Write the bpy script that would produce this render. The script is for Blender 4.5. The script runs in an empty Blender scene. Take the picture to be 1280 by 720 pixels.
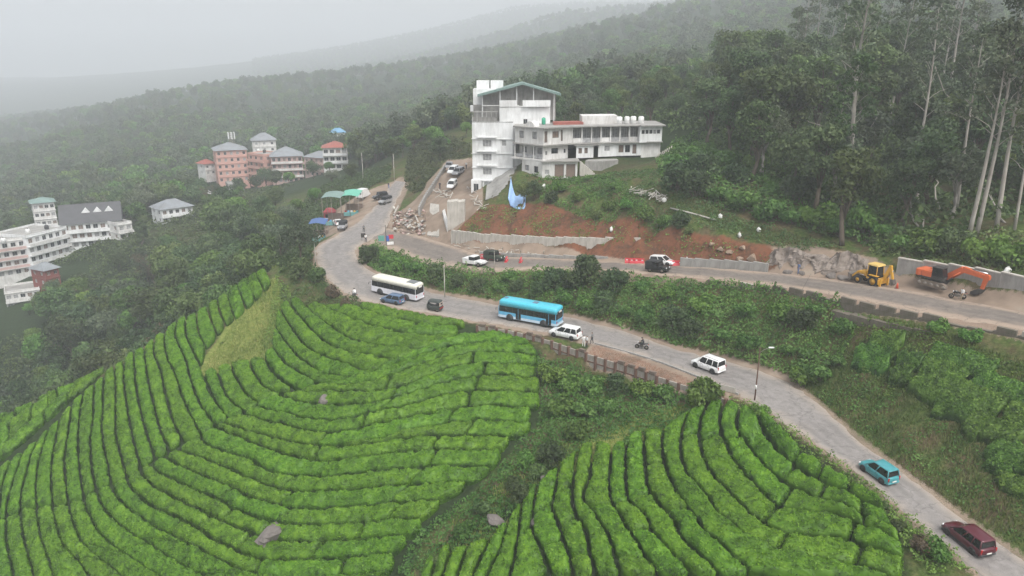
import bpy, math, random, time
import numpy as np
from mathutils import Vector, Matrix
T0 = time.time()
random.seed(7)
RNG = np.random.default_rng(7)
R = math.radians
SC = bpy.context.scene
COL = SC.collection

# ------------------------------------------------------------------ camera, sky, sun, exposure
CAM_Z, PITCH, FPX = 36.0, R(17.0), 914.0
cam_data = bpy.data.cameras.new('camera')
cam_data.sensor_width = 36.0
cam_data.lens = 36.0 * FPX / 1280.0
cam_data.clip_start, cam_data.clip_end = 0.5, 30000
cam = bpy.data.objects.new('camera', cam_data)
cam.location = (0, 0, CAM_Z)
cam.rotation_euler = (math.pi / 2 - PITCH, 0, 0)
COL.objects.link(cam)
SC.camera = cam

SUN_EL, SUN_ROT = R(58), R(150)
world = bpy.data.worlds.new('World')
SC.world = world
world.use_nodes = True
wn = world.node_tree
wn.nodes.clear()
w_out = wn.nodes.new('ShaderNodeOutputWorld')
w_bg = wn.nodes.new('ShaderNodeBackground')
w_sky = wn.nodes.new('ShaderNodeTexSky')
w_sky.sky_type = 'NISHITA'
w_sky.sun_disc = False
w_sky.sun_elevation, w_sky.sun_rotation = SUN_EL, SUN_ROT
w_sky.air_density, w_sky.dust_density, w_sky.ozone_density = 1.0, 4.0, 1.0
w_hsv = wn.nodes.new('ShaderNodeHueSaturation')
w_hsv.inputs['Saturation'].default_value = 0.16      # overcast: the cloud deck greys the sky
wn.links.new(w_sky.outputs[0], w_hsv.inputs['Color'])
wn.links.new(w_hsv.outputs[0], w_bg.inputs['Color'])
w_bg.inputs['Strength'].default_value = 0.15
wn.links.new(w_bg.outputs[0], w_out.inputs['Surface'])

sun_d = bpy.data.lights.new('sun', 'SUN')
sun_d.energy, sun_d.angle, sun_d.color = 1.3, R(35), (1.0, 0.97, 0.92)
sun = bpy.data.objects.new('sun', sun_d)
sun.location = (0, 0, 200)
# the sky's sun sits at SUN_ROT clockwise from +Y; the lamp shines along its own -Z
sdir = Vector((math.sin(SUN_ROT) * math.cos(SUN_EL), math.cos(SUN_ROT) * math.cos(SUN_EL), math.sin(SUN_EL)))
sun.rotation_euler = sdir.to_track_quat('Z', 'Y').to_euler()
COL.objects.link(sun)

SC.view_settings.view_transform = 'Standard'
SC.view_settings.look = 'None'
SC.view_settings.gamma = 1
SC.view_settings.use_curve_mapping = False
SC.view_settings.exposure = 0.82
SC.cycles.use_denoising = True
SC.cycles.max_bounces = 8
SC.cycles.diffuse_bounces = 3
SC.cycles.transparent_max_bounces = 8
SC.cycles.volume_bounces = 3
SC.cycles.use_fast_gi = False
HAZE_DENSITY = 0.00072

# ------------------------------------------------------------------ pixels to places
ST, CT = math.sin(PITCH), math.cos(PITCH)
def ray(px, py):
    u = (np.asarray(px, float) - 640.0) / FPX
    v = -(np.asarray(py, float) - 360.0) / FPX
    return u, CT + v * ST, -ST + v * CT
def at_d(px, py, d):
    u, f, s = ray(px, py)
    return (float(u * d), float(f * d), float(CAM_Z + s * d))
def at_z(px, py, z):
    u, f, s = ray(px, py)
    return at_d(px, py, float((z - CAM_Z) / s))

# ------------------------------------------------------------------ numpy noise
def _hash(ix, iy, iz, seed):
    h = (ix.astype(np.int64) * 374761393 + iy.astype(np.int64) * 668265263 + iz.astype(np.int64) * 2147483647 + seed * 144665) & 0xffffffff
    h = ((h ^ (h >> 13)) * 1274126177) & 0xffffffff
    h = h ^ (h >> 16)
    return (h & 0xffff) / 65535.0
def vnoise(x, y, z=None, seed=0):
    x = np.asarray(x, float); y = np.asarray(y, float)
    z = np.zeros_like(x) if z is None else np.asarray(z, float)
    ix, iy, iz = np.floor(x), np.floor(y), np.floor(z)
    fx, fy, fz = x - ix, y - iy, z - iz
    fx, fy, fz = [f * f * (3 - 2 * f) for f in (fx, fy, fz)]
    r = 0
    for dx in (0, 1):
        for dy in (0, 1):
            for dz in (0, 1):
                w = (fx if dx else 1 - fx) * (fy if dy else 1 - fy) * (fz if dz else 1 - fz)
                r = r + w * _hash(ix + dx, iy + dy, iz + dz, seed)
    return r * 2 - 1
def fbm(x, y, z=None, seed=0, octaves=3):
    r, a, s = 0, 1.0, 1.0
    for o in range(octaves):
        r = r + a * vnoise(np.asarray(x) * s, np.asarray(y) * s, None if z is None else np.asarray(z) * s, seed + o * 17)
        a *= 0.5; s *= 2.03
    return r
def smooth(a, b, x):
    t = np.clip((x - a) / (b - a), 0, 1)
    return t * t * (3 - 2 * t)

# ------------------------------------------------------------------ materials
MATS = {}
def node_mat(name):
    m = bpy.data.materials.new(name)
    m.use_nodes = True
    nt = m.node_tree
    return m, nt, nt.nodes['Principled BSDF']
def nz(nt, scale, detail=4, rough=0.55, coord='Object', vec=None):
    n = nt.nodes.new('ShaderNodeTexNoise')
    n.inputs['Scale'].default_value = scale
    n.inputs['Detail'].default_value = detail
    n.inputs['Roughness'].default_value = rough
    if vec is None:
        tc = nt.nodes.new('ShaderNodeTexCoord')
        vec = tc.outputs[coord]
    nt.links.new(vec, n.inputs['Vector'])
    return n.outputs['Fac']
def ramp(nt, fac, stops):
    r = nt.nodes.new('ShaderNodeValToRGB')
    el = r.color_ramp.elements
    while len(el) > 1: el.remove(el[-1])
    for i, (p, c) in enumerate(stops):
        e = el[0] if i == 0 else el.new(p)
        e.position = p
        e.color = (c[0], c[1], c[2], 1)
    nt.links.new(fac, r.inputs['Fac'])
    return r.outputs['Color']
def mixc(nt, fac, a, b, mode='MIX'):
    m = nt.nodes.new('ShaderNodeMix')
    m.data_type = 'RGBA'; m.blend_type = mode
    for sock, val in ((m.inputs[0], fac), (m.inputs[6], a), (m.inputs[7], b)):
        if hasattr(val, 'links'): nt.links.new(val, sock)
        elif isinstance(val, (int, float)): sock.default_value = val
        else: sock.default_value = (val[0], val[1], val[2], 1)
    return m.outputs[2]
def bump(nt, fac, bsdf, strength=0.4, dist=0.05):
    b = nt.nodes.new('ShaderNodeBump')
    b.inputs['Strength'].default_value = strength
    b.inputs['Distance'].default_value = dist
    nt.links.new(fac, b.inputs['Height'])
    nt.links.new(b.outputs[0], bsdf.inputs['Normal'])
def attr(nt, name):
    a = nt.nodes.new('ShaderNodeAttribute'); a.attribute_name = name
    return a
def plain(name, color, rough=0.6, metal=0.0, var=0.12, scale=3.0, spec=0.5):
    """a painted / moulded surface with slight uneven wear"""
    if name in MATS: return MATS[name]
    m, nt, b = node_mat(name)
    f = nz(nt, scale, 5, 0.6)
    lo = [max(0, c * (1 - var * 1.6)) for c in color]; hi = [min(1, c * (1 + var)) for c in color]
    nt.links.new(ramp(nt, f, [(0.3, lo), (0.7, hi)]), b.inputs['Base Color'])
    b.inputs['Roughness'].default_value = rough
    b.inputs['Metallic'].default_value = metal
    b.inputs['Specular IOR Level'].default_value = spec
    MATS[name] = m
    return m
def weathered(name, color, stain, scale=0.35, amount=0.5, rough=0.8, bscale=6.0):
    """masonry or plaster with rain streaks and stains"""
    if name in MATS: return MATS[name]
    m, nt, b = node_mat(name)
    tc = nt.nodes.new('ShaderNodeTexCoord')
    mp = nt.nodes.new('ShaderNodeMapping')
    mp.inputs['Scale'].default_value = (1, 1, 0.22)
    nt.links.new(tc.outputs['Object'], mp.inputs['Vector'])
    s1 = nz(nt, scale * 6, 6, 0.65, vec=mp.outputs[0])
    s2 = nz(nt, scale, 3, 0.5)
    c = mixc(nt, 0.5, s1, s2)
    f = ramp(nt, c, [(0.42, (0, 0, 0)), (0.68, (amount,) * 3)])
    col = mixc(nt, f, color, stain)
    nt.links.new(col, b.inputs['Base Color'])
    b.inputs['Roughness'].default_value = rough
    bump(nt, nz(nt, bscale, 5, 0.6), b, 0.25, 0.03)
    MATS[name] = m
    return m
def leafmat(name, dark, mid, light, trans=0.25, obvar=0.35, rough=0.55, nscale=0.6):
    """foliage: tint by leaf (attribute), by clump (noise) and by plant"""
    if name in MATS: return MATS[name]
    m, nt, b = node_mat(name)
    a = attr(nt, 'tint')
    oi = nt.nodes.new('ShaderNodeObjectInfo')
    n = nz(nt, nscale, 2, 0.5)
    add = nt.nodes.new('ShaderNodeMath'); add.operation = 'MULTIPLY_ADD'
    add.inputs[1].default_value = 0.55
    nt.links.new(n, add.inputs[0])
    mm = nt.nodes.new('ShaderNodeMath'); mm.operation = 'MULTIPLY'; mm.inputs[1].default_value = 0.45
    nt.links.new(a.outputs['Fac'], mm.inputs[0]); nt.links.new(mm.outputs[0], add.inputs[2])
    col = ramp(nt, add.outputs[0], [(0.22, dark), (0.5, mid), (0.8, light)])
    hs = nt.nodes.new('ShaderNodeHueSaturation')
    mr = nt.nodes.new('ShaderNodeMapRange')
    mr.inputs['To Min'].default_value = 1 - obvar; mr.inputs['To Max'].default_value = 1 + obvar
    nt.links.new(oi.outputs['Random'], mr.inputs['Value'])
    nt.links.new(mr.outputs[0], hs.inputs['Value']); nt.links.new(col, hs.inputs['Color'])
    mr2 = nt.nodes.new('ShaderNodeMapRange')
    mr2.inputs['To Min'].default_value = 0.5 - 0.045 * obvar * 2; mr2.inputs['To Max'].default_value = 0.5 + 0.03 * obvar * 2
    m3 = nt.nodes.new('ShaderNodeMath'); m3.operation = 'FRACT'
    m4 = nt.nodes.new('ShaderNodeMath'); m4.operation = 'MULTIPLY'; m4.inputs[1].default_value = 7.31
    nt.links.new(oi.outputs['Random'], m4.inputs[0]); nt.links.new(m4.outputs[0], m3.inputs[0])
    nt.links.new(m3.outputs[0], mr2.inputs['Value']); nt.links.new(mr2.outputs[0], hs.inputs['Hue'])
    nt.links.new(hs.outputs[0], b.inputs['Base Color'])
    b.inputs['Roughness'].default_value = rough
    b.inputs['Specular IOR Level'].default_value = 0.3
    if trans > 0:
        t = nt.nodes.new('ShaderNodeBsdfTranslucent')
        nt.links.new(hs.outputs[0], t.inputs['Color'])
        mx = nt.nodes.new('ShaderNodeMixShader'); mx.inputs[0].default_value = trans
        nt.links.new(b.outputs[0], mx.inputs[1]); nt.links.new(t.outputs[0], mx.inputs[2])
        nt.links.new(mx.outputs[0], nt.nodes['Material Output'].inputs['Surface'])
    MATS[name] = m
    return m

# ------------------------------------------------------------------ object helpers
def tag(o, label=None, cat=None, group=None, kind=None):
    if label: o['label'] = label
    if cat: o['category'] = cat
    if group: o['group'] = group
    if kind: o['kind'] = kind
    return o
def thing(name, label, cat, loc=(0, 0, 0), rz=0.0, group=None):
    o = bpy.data.objects.new(name, None)
    o.empty_display_size = 0.3
    o.location = loc; o.rotation_euler = (0, 0, rz)
    COL.objects.link(o)
    if any(k in name for k in ('wall', 'kerb', 'ramp', 'pier', 'hotel', 'house', 'pole')): o['kind'] = 'thing'
    return tag(o, label, cat, group)
def link(name, me, parent=None, loc=None, rz=None):
    o = bpy.data.objects.new(name, me)
    COL.objects.link(o)
    if parent is not None: o.parent = parent
    if loc is not None: o.location = loc
    if rz is not None: o.rotation_euler = (0, 0, rz)
    return o
def np_mesh(name, V, F, mats, smooth_=False, tint=None, mi=None):
    """V (n,3), F (m,k) with one k, or a list of such arrays"""
    me = bpy.data.meshes.new(name)
    Fs = F if isinstance(F, list) else [F]
    Fs = [np.asarray(f, np.int32) for f in Fs if len(f)]
    V = np.asarray(V, np.float32)
    me.vertices.add(len(V)); me.vertices.foreach_set('co', V.ravel())
    nl = sum(f.size for f in Fs); npoly = sum(len(f) for f in Fs)
    me.loops.add(nl); me.loops.foreach_set('vertex_index', np.concatenate([f.ravel() for f in Fs]))
    tot = np.concatenate([np.full(len(f), f.shape[1], np.int32) for f in Fs])
    st = np.concatenate([[0], np.cumsum(tot)[:-1]]).astype(np.int32)
    me.polygons.add(npoly)
    me.polygons.foreach_set('loop_start', st); me.polygons.foreach_set('loop_total', tot)
    if mi is not None: me.polygons.foreach_set('material_index', np.asarray(mi, np.int32))
    me.polygons.foreach_set('use_smooth', np.full(npoly, smooth_, bool) if np.isscalar(smooth_) else np.asarray(smooth_, bool))
    for m in (mats if isinstance(mats, (list, tuple)) else [mats]): me.materials.append(m)
    if tint is not None:
        a = me.attributes.new('tint', 'FLOAT', 'POINT'); a.data.foreach_set('value', np.asarray(tint, np.float32))
    me.update(calc_edges=True)
    return me

class MB:
    """collects boxes, prisms, tubes and lofts; build() links them as one mesh object"""
    def __init__(self): self.v = []; self.f = []; self.m = []; self.s = []
    def add(self, vs, fs, mi=0, sm=False):
        b = len(self.v)
        self.v.extend([tuple(v) for v in vs])
        for f in fs:
            self.f.append([b + i for i in f]); self.m.append(mi); self.s.append(sm)
        return self
    def box(self, x0, x1, y0, y1, z0, z1, mi=0, bev=0.0):
        if bev > 0:
            b = min(bev, (x1 - x0) / 2.01, (y1 - y0) / 2.01, (z1 - z0) / 2.01)
            rings = []
            for (z, i) in ((z0, b), (z0 + b, 0), (z1 - b, 0), (z1, b)):
                X0, X1, Y0, Y1 = x0 + i, x1 - i, y0 + i, y1 - i
                rings.append([(X0 + b, Y0, z), (X1 - b, Y0, z), (X1, Y0 + b, z), (X1, Y1 - b, z), (X1 - b, Y1, z), (X0 + b, Y1, z), (X0, Y1 - b, z), (X0, Y0 + b, z)])
            return self.loft(rings, True, True, mi)
        vs = [(x0, y0, z0), (x1, y0, z0), (x1, y1, z0), (x0, y1, z0), (x0, y0, z1), (x1, y0, z1), (x1, y1, z1), (x0, y1, z1)]
        return self.add(vs, [(0, 3, 2, 1), (4, 5, 6, 7), (0, 1, 5, 4), (1, 2, 6, 5), (2, 3, 7, 6), (3, 0, 4, 7)], mi)
    def hexa(self, p, mi=0):
        return self.add(p, [(0, 3, 2, 1), (4, 5, 6, 7), (0, 1, 5, 4), (1, 2, 6, 5), (2, 3, 7, 6), (3, 0, 4, 7)], mi)
    def loft(self, rings, cap0=False, cap1=False, mi=0, sm=False, closed=True):
        n = len(rings[0]); vs = [p for r in rings for p in r]; fs = []
        for i in range(len(rings) - 1):
            for j in range(n if closed else n - 1):
                a, b2 = i * n + j, i * n + (j + 1) % n
                fs.append((a, b2, b2 + n, a + n))
        if cap0: fs.append(tuple(range(n - 1, -1, -1)))
        if cap1: fs.append(tuple((len(rings) - 1) * n + k for k in range(n)))
        return self.add(vs, fs, mi, sm)
    def tube(self, pts, rad, n=6, mi=0, cap=True, sm=True):
        pts = [Vector(p) for p in pts]
        rad = rad if isinstance(rad, (list, tuple)) else [rad] * len(pts)
        rings = []
        for i, p in enumerate(pts):
            d = (pts[min(i + 1, len(pts) - 1)] - pts[max(i - 1, 0)])
            d = d.normalized() if d.length > 1e-9 else Vector((0, 0, 1))
            a = d.cross(Vector((0, 0, 1)))
            if a.length < 1e-3: a = Vector((1, 0, 0))
            a.normalize(); b2 = d.cross(a)
            rings.append([tuple(p + (a * math.cos(2 * math.pi * k / n) + b2 * math.sin(2 * math.pi * k / n)) * rad[i]) for k in range(n)])
        return self.loft(rings, cap, cap, mi, sm)
    def lathe(self, prof, n=12, mi=0, axis='z', c=(0, 0, 0), sm=True, caps=True):
        rings = []
        for r_, h in prof:
            ring = []
            for k in range(n):
                a = 2 * math.pi * k / n
                x, y = r_ * math.cos(a), r_ * math.sin(a)
                p = {'z': (x, y, h), 'y': (x, h, y), 'x': (h, x, y)}[axis]
                ring.append((p[0] + c[0], p[1] + c[1], p[2] + c[2]))
            rings.append(ring)
        return self.loft(rings, caps, caps, mi, sm)
    def prism(self, poly, y0, y1, mi=0, axis='y'):
        """poly in (x,z), extruded along y"""
        n = len(poly)
        f = (lambda x, z, y: (x, y, z)) if axis == 'y' else (lambda x, z, y: (y, x, z))
        vs = [f(x, z, y0) for x, z in poly] + [f(x, z, y1) for x, z in poly]
        fs = [tuple(range(n)), tuple(range(2 * n - 1, n - 1, -1))] + [(i, i + n, (i + 1) % n + n, (i + 1) % n) for i in range(n)]
        return self.add(vs, fs, mi)
    def mesh(self, name, mats):
        me = bpy.data.meshes.new(name)
        me.from_pydata(self.v, [], self.f)
        for m in (mats if isinstance(mats, (list, tuple)) else [mats]): me.materials.append(m)
        me.polygons.foreach_set('material_index', self.m)
        me.polygons.foreach_set('use_smooth', self.s)
        import bmesh
        bm = bmesh.new(); bm.from_mesh(me)
        bmesh.ops.recalc_face_normals(bm, faces=bm.faces)
        bm.to_mesh(me); bm.free()
        me.update()
        return me
    def build(self, name, mats, parent=None, loc=None, rz=None):
        return link(name, self.mesh(name, mats), parent, loc, rz)

def copy_tree(o, parent=None):
    c = o.copy(); COL.objects.link(c); c.parent = parent
    for ch in o.children: copy_tree(ch, c)
    return c
# ------------------------------------------------------------------ roads as edge pairs read off the photograph
# (tea-side edge px, hill-side edge px, height): the height comes from the road's gradient
LOWER = [((1330, 800), (1420, 800), -2.1), ((1218, 712), (1292, 706), -1.5), ((1150, 656), (1217, 655), -1.2), ((1079, 597), (1138, 597), -0.8),
         ((1012, 549), (1070, 545), -0.4), ((955, 511), (1018, 500), -0.2), ((917, 490), (975, 472), 0), ((864, 467.5), (905, 450), 0),
         ((811, 448), (850, 437), 0), ((743, 429), (785, 415), 0), ((690, 417), (720, 398), 0), ((640, 408), (665, 388), 0),
         ((590, 400), (605, 377), 0), ((530, 390), (545, 366), 0.1), ((480, 380), (500, 352), 0.3), ((440, 370), (467, 340), 0.6),
         ((412, 350), (449, 326), 0.9), ((398, 330), (445, 317), 1.2), ((398, 308), (447, 309), 1.5), ((415, 297), (462, 301), 1.7), ((441, 281), (482, 287), 2.1),
         ((465, 262), (490, 264), 2.9), ((477, 247), (497, 249), 3.7), ((486, 235), (503, 236), 4.6), ((494, 226), (508, 228), 5.3)]
UPPER = [((1400, 447), (1400, 424), 10.6), ((1280, 413), (1280, 390), 10.0), ((1195, 398), (1203, 375), 9.6), ((1110, 382), (1126, 361), 9.2), ((1020, 364), (1057, 351), 8.5),
         ((940, 354), (950, 339), 7.5), ((865, 347), (870, 333), 6.6), ((810, 342), (812, 329), 5.9), ((755, 338), (752, 326), 5.2), ((680, 336), (680, 322), 4.3),
         ((611, 338), (607, 319), 3.4), ((562, 333), (573, 309), 2.8), ((524, 325), (534, 297), 2.2), ((492, 312), (500, 288), 1.9), ((462, 303), (478, 283), 1.8)]
def road_pts(st):
    A = np.array([at_z(*a, z) for a, b, z in st]); B = np.array([at_z(*b, z) for a, b, z in st])
    return A, B
def catmull(P, k=8):
    P = np.asarray(P, float)
    Q = np.vstack([2 * P[0] - P[1], P, 2 * P[-1] - P[-2]])
    out = []
    for i in range(1, len(Q) - 2):
        for t in np.arange(k) / k:
            p0, p1, p2, p3 = Q[i - 1:i + 3]
            out.append(0.5 * (2 * p1 + (p2 - p0) * t + (2 * p0 - 5 * p1 + 4 * p2 - p3) * t ** 2 + (3 * p1 - p0 - 3 * p2 + p3) * t ** 3))
    out.append(P[-1])
    return np.array(out)
LA, LB = [catmull(p, 14) for p in road_pts(LOWER)]
UA, UB = [catmull(p, 14) for p in road_pts(UPPER)]

# ------------------------------------------------------------------ terrain: breaklines and spot heights, interpolated
CP = []
def spot(px, py, z=None, d=None):
    CP.append(at_z(px, py, z) if d is None else at_d(px, py, d))
def spots(*a):
    for t in a: spot(t[0], t[1], d=t[2])
def pline(P, k=1, dz=0):
    for p in P[::k]: CP.append((p[0], p[1], p[2] + dz))
for P in (LA, LB, UA, UB): pline(P, 5)
def offset(A, B, dist, side):
    """points beyond edge A (side 0) or B (side 1) by dist metres"""
    w = (A - B); w[:, 2] = 0
    w /= np.linalg.norm(w, axis=1)[:, None] + 1e-9
    return A + w * dist if side == 0 else B - w * dist
def seg_by_px(P, x0, x1):
    px = 640 + FPX * P[:, 0] / (P[:, 1] * CT - (P[:, 2] - CAM_Z) * ST)
    return P[(px >= min(x0, x1)) & (px <= max(x0, x1))]
pline(seg_by_px(offset(LA, LB, 0.9, 0)[:294], 400, 1300), 5)
# retaining wall below the lower road: the ground at its foot
WALL_TOP = [(597, 407), (640, 413), (690, 426), (735, 442), (790, 459), (840, 476), (880, 489), (908, 499)]
WALL_H = [1.6, 2.2, 2.6, 3.0, 2.6, 2.0, 1.4, 0.8]
for (x, y), h in zip(WALL_TOP, WALL_H):
    p = np.array(at_z(x, y, 0.0)); n = p[:2] / np.linalg.norm(p[:2])
    CP.append((p[0], p[1], -0.05))
    q = p[:2] - n * 0.7
    CP.append((q[0], q[1], -h))
# left tea spur
spots((500, 450, 99.5), (450, 500, 94), (450, 560, 88), (450, 620, 82), (450, 700, 75), (450, 800, 68), (600, 460, 96.5), (600, 520, 89), (600, 570, 84.5),
      (540, 650, 77), (350, 500, 99), (300, 560, 92), (300, 640, 84.5), (250, 720, 79), (200, 480, 107), (150, 520, 104), (150, 580, 96), (100, 650, 90), (60, 560, 104),
      (30, 640, 96), (0, 720, 88), (-80, 760, 90), (-120, 640, 104), (100, 800, 78), (310, 430, 116), (280, 460, 110), (380, 410, 112), (410, 390, 114.5), (330, 380, 122),
      (345, 332, 134), (300, 358, 130), (250, 388, 125), (190, 425, 120), (134, 462, 115), (60, 497, 113), (0, 527, 112), (-80, 570, 112), (-200, 640, 112))
for px, py, d in ((345, 332, 134), (300, 358, 130), (250, 388, 125), (190, 425, 120), (134, 462, 115), (60, 497, 113), (0, 527, 112), (-80, 570, 112), (-200, 640, 112)):
    for k, dz in ((5, 4.2), (13, 12.5)):                  # the spur falls away behind its crest
        x, y, z = at_d(px, py, d)
        n = np.array([x, y]) / math.hypot(x, y) * k
        CP.append((x + n[0], y + n[1], z - dz))
# gully and right tea field
spots((700, 500, 90), (690, 545, 84.5), (660, 600, 79), (610, 650, 75), (560, 700, 72), (500, 780, 67), (800, 520, 85), (760, 560, 81.5), (760, 620, 74), (760, 700, 65.5),
      (860, 540, 82), (860, 620, 71.5), (900, 700, 62), (950, 560, 77.5), (1000, 620, 69.5), (1050, 690, 61), (1120, 690, 59.5), (1060, 620, 67.5), (900, 800, 55), (1150, 760, 54.5), (680, 680, 69), (700, 780, 61))
# bank and slope between the two roads
spots((1100, 470, 80.5), (1180, 520, 72.5), (1250, 480, 71), (1280, 560, 65), (1120, 540, 73), (1040, 440, 86.5))
pline(seg_by_px(offset(UA, UB, 2.4, 0), 840, 1450), 5)
pline(seg_by_px(offset(UA, UB, 1.2, 0), 600, 840), 5)
# the cut slope above the upper road
RIB_BASE = [((565, 303), 2.9), ((600, 308), 3.5), ((640, 311), 4.0), ((680, 313.5), 4.5), ((740, 315), 5.3), ((800, 314.5), 6.0)]
for (p, z) in RIB_BASE:
    q = np.array(at_z(*p, z)); n = q[:2] / np.linalg.norm(q[:2])
    for k, h in ((-2.0, -0.1), (-0.3, 0), (0.5, 2.0)): CP.append((q[0] + n[0] * k, q[1] + n[1] * k, z + h))
spots((680, 262, 133), (680, 238, 139), (740, 262, 128), (740, 235, 134), (800, 288, 119), (800, 262, 122), (800, 238, 127), (850, 292, 114.5),
      (850, 270, 117.5), (850, 235, 123), (900, 298, 111), (900, 272, 115), (950, 310, 108), (950, 290, 110), (1020, 313, 103.5), (1020, 290, 108), (1075, 322, 99), (1075, 305, 104),
      (900, 200, 138), (850, 190, 142), (640, 262, 141), (620, 275, 138))
pline(seg_by_px(offset(UA, UB, 0.8, 1), 590, 1100), 5)
# wall on the far side of the upper road
RW_BASE = [((1119, 348.5), 9.4), ((1160, 353.5), 9.7), ((1220, 363.5), 10.1), ((1285, 376.5), 10.5), ((1400, 398), 11.1)]
for (p, z) in RW_BASE:
    q = np.array(at_z(*p, z)); n = q[:2] / np.linalg.norm(q[:2])
    for k, h in ((-0.1, 0), (0.5, 2.5), (4, 2.9), (14, 5.5)):
        CP.append((q[0] + n[0] * k, q[1] + n[1] * k, z + h))
# tower terrace, ramp and hotel platform
spots((570, 231, 165), (560, 215, 176), (585, 222, 168), (570, 200, 190), (545, 272, 152), (535, 290, 146), (515, 270, 160), (555, 250, 158), (605, 232, 160), (600, 262, 146))
HOTEL_Z = 17.4
for x, y, z in ((1, 148.0, 14.2), (6, 143.4, 14.2), (10, 144, 14.2), (13.5, 144.8, 14.3), (17, 146, 15.0), (20, 148.2, 16.2), (24, 150.5, 17.2), (30, 151, 17.2), (34, 152, 18.5), (15, 149.0, 17.2), (14, 152, 17.6), (20, 153, 17.7), (28, 155, 17.7), (6, 152, 17.3), (10, 158, 17.8), (25, 162, 18.2), (3, 156, 16.5), (0, 170, 16), (32, 168, 19.5), (9, 146.5, 14.4), (12.5, 148.2, 15.0)):
    CP.append((x, y, z))
# ground in the valley, the far ridge and the forest hill (tree tops, not ground, show there)
for px, py, d, z in ((60, 470, 172, -42), (-60, 440, 180, -46), (100, 400, 205, -37), (0, 400, 215, -38), (200, 340, 212, -27), (280, 300, 215, -18), (340, 270, 220, -9), (380, 300, 165, -4), (330, 320, 165, -13), (230, 390, 155, -24), (120, 440, 160, -36),
                     (70, 345, 236, -29), (0, 355, 232, -33), (130, 320, 240, -26), (70, 310, 250, -26), (215, 275, 262, -18), (20, 378, 226, -35), (305, 236, 340, -20), (380, 215, 330, -13), (420, 212, 310, -7), (270, 240, 335, -22),
                     (200, 250, 350, -27), (100, 250, 360, -32), (0, 260, 350, -40), (470, 200, 255, 1.5), (440, 225, 215, 0.5), (410, 245, 200, -2), (545, 205, 215, 10), (530, 170, 260, 11), (570, 170, 240, 15),
                     (740, 130, 200, 22), (900, 150, 180, 27), (1000, 200, 135, 19), (1100, 220, 125, 18), (1200, 250, 112, 15.5), (1100, 150, 160, 26), (1250, 150, 150, 26), (1500, 300, 95, 17), (-300, 300, 300, -55), (-500, 300, 600, -70), (-300, 100, 1300, -90), (0, 95, 1500, -70), (300, 60, 1700, -20)):
    x, y, _ = at_d(px, py, d)
    CP.append((x, y, z))
for px, py, d in ((100, 205, 450), (0, 215, 520), (-150, 225, 520), (200, 190, 480), (320, 165, 500), (100, 165, 620), (0, 188, 760), (-300, 240, 640), (258, 124, 660), (215, 107, 900), (160, 128, 800), (300, 101, 1100), (400, 130, 690), (400, 84, 1900), (400, 170, 440), (480, 92, 1350), (480, 76, 2000), (500, 150, 420), (568, 84, 760), (560, 64, 1550), (560, 50, 2400), (560, 120, 520),
                  (620, 62, 1200), (648, 38, 1900), (640, 8, 2900), (700, 80, 560), (700, 46, 1100), (700, 12, 1700), (788, 66, 390), (780, 24, 760), (850, 30, 600), (900, 66, 400), (900, 0, 700), (1000, 60, 340), (1000, 0, 560), (1100, 60, 310), (1100, 0, 480), (1250, 40, 280), (1250, -20, 420), (1400, 100, 220), (1400, 0, 420), (700, 4, 3200), (1000, -40, 800)):
    x, y, z = at_d(px, py, d)
    CP.append((x, y, z - 10))
for x, y, z in ((-3000, 3000, -60), (0, 4200, 60), (3000, 3000, 250), (-3000, 500, -80), (3000, 500, 120), (-1500, -300, -60), (1500, -300, 60), (0, -300, -10), (-60, 0, -25), (60, 0, 0), (20, 25, -7), (-30, 25, -18), (75, 40, 8), (110, 20, 14), (-90, 20, -34)):
    CP.append((x, y, z))
CP = np.array(CP)
_k = {}
for p in CP: _k[(round(p[0] / 0.5), round(p[1] / 0.5))] = p          # drop near-duplicates
CP = np.array(list(_k.values()))
_d = np.linalg.norm(CP[:, None, :2] - CP[None, :, :2], axis=2)
_n = len(CP)
_A = np.zeros((_n + 3, _n + 3))
_A[:_n, :_n] = -_d - 0.03 * np.eye(_n) * 0
_A[:_n, :_n] += np.eye(_n) * 0.15
_A[:_n, _n] = 1; _A[:_n, _n + 1:] = CP[:, :2] / 1000
_A[_n, :_n] = 1; _A[_n + 1:, :_n] = (CP[:, :2] / 1000).T
_W = np.linalg.solve(_A, np.concatenate([CP[:, 2], [0, 0, 0]]))
def rbf(X, Y):
    sh = X.shape; X = X.ravel().astype(np.float32); Y = Y.ravel().astype(np.float32); out = np.empty(len(X))
    cx, cy, w = CP[:, 0].astype(np.float32), CP[:, 1].astype(np.float32), _W[:_n].astype(np.float32)
    for i in range(0, len(X), 20000):
        s = slice(i, i + 20000)
        d = np.sqrt((X[s, None] - cx) ** 2 + (Y[s, None] - cy) ** 2)
        out[s] = -(d @ w) + _W[_n] + _W[_n + 1] * X[s] / 1000 + _W[_n + 2] * Y[s] / 1000
    return out.reshape(sh)
def dist_to(P, X, Y, rad=12.0):
    """distance to a dense polyline (as points) and the height of its nearest point, where nearer than rad"""
    D = np.full(X.shape, 1e3, np.float32); Z = np.zeros(X.shape, np.float32)
    for p in P:
        m = (np.abs(X - p[0]) < rad) & (np.abs(Y - p[1]) < rad)
        if not m.any(): continue
        d = np.hypot(X[m] - p[0], Y[m] - p[1])
        cur = D[m]; b = d < cur
        cur[b] = d[b]; D[m] = cur
        zz = Z[m]; zz[b] = p[2]; Z[m] = zz
    return D, Z
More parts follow.
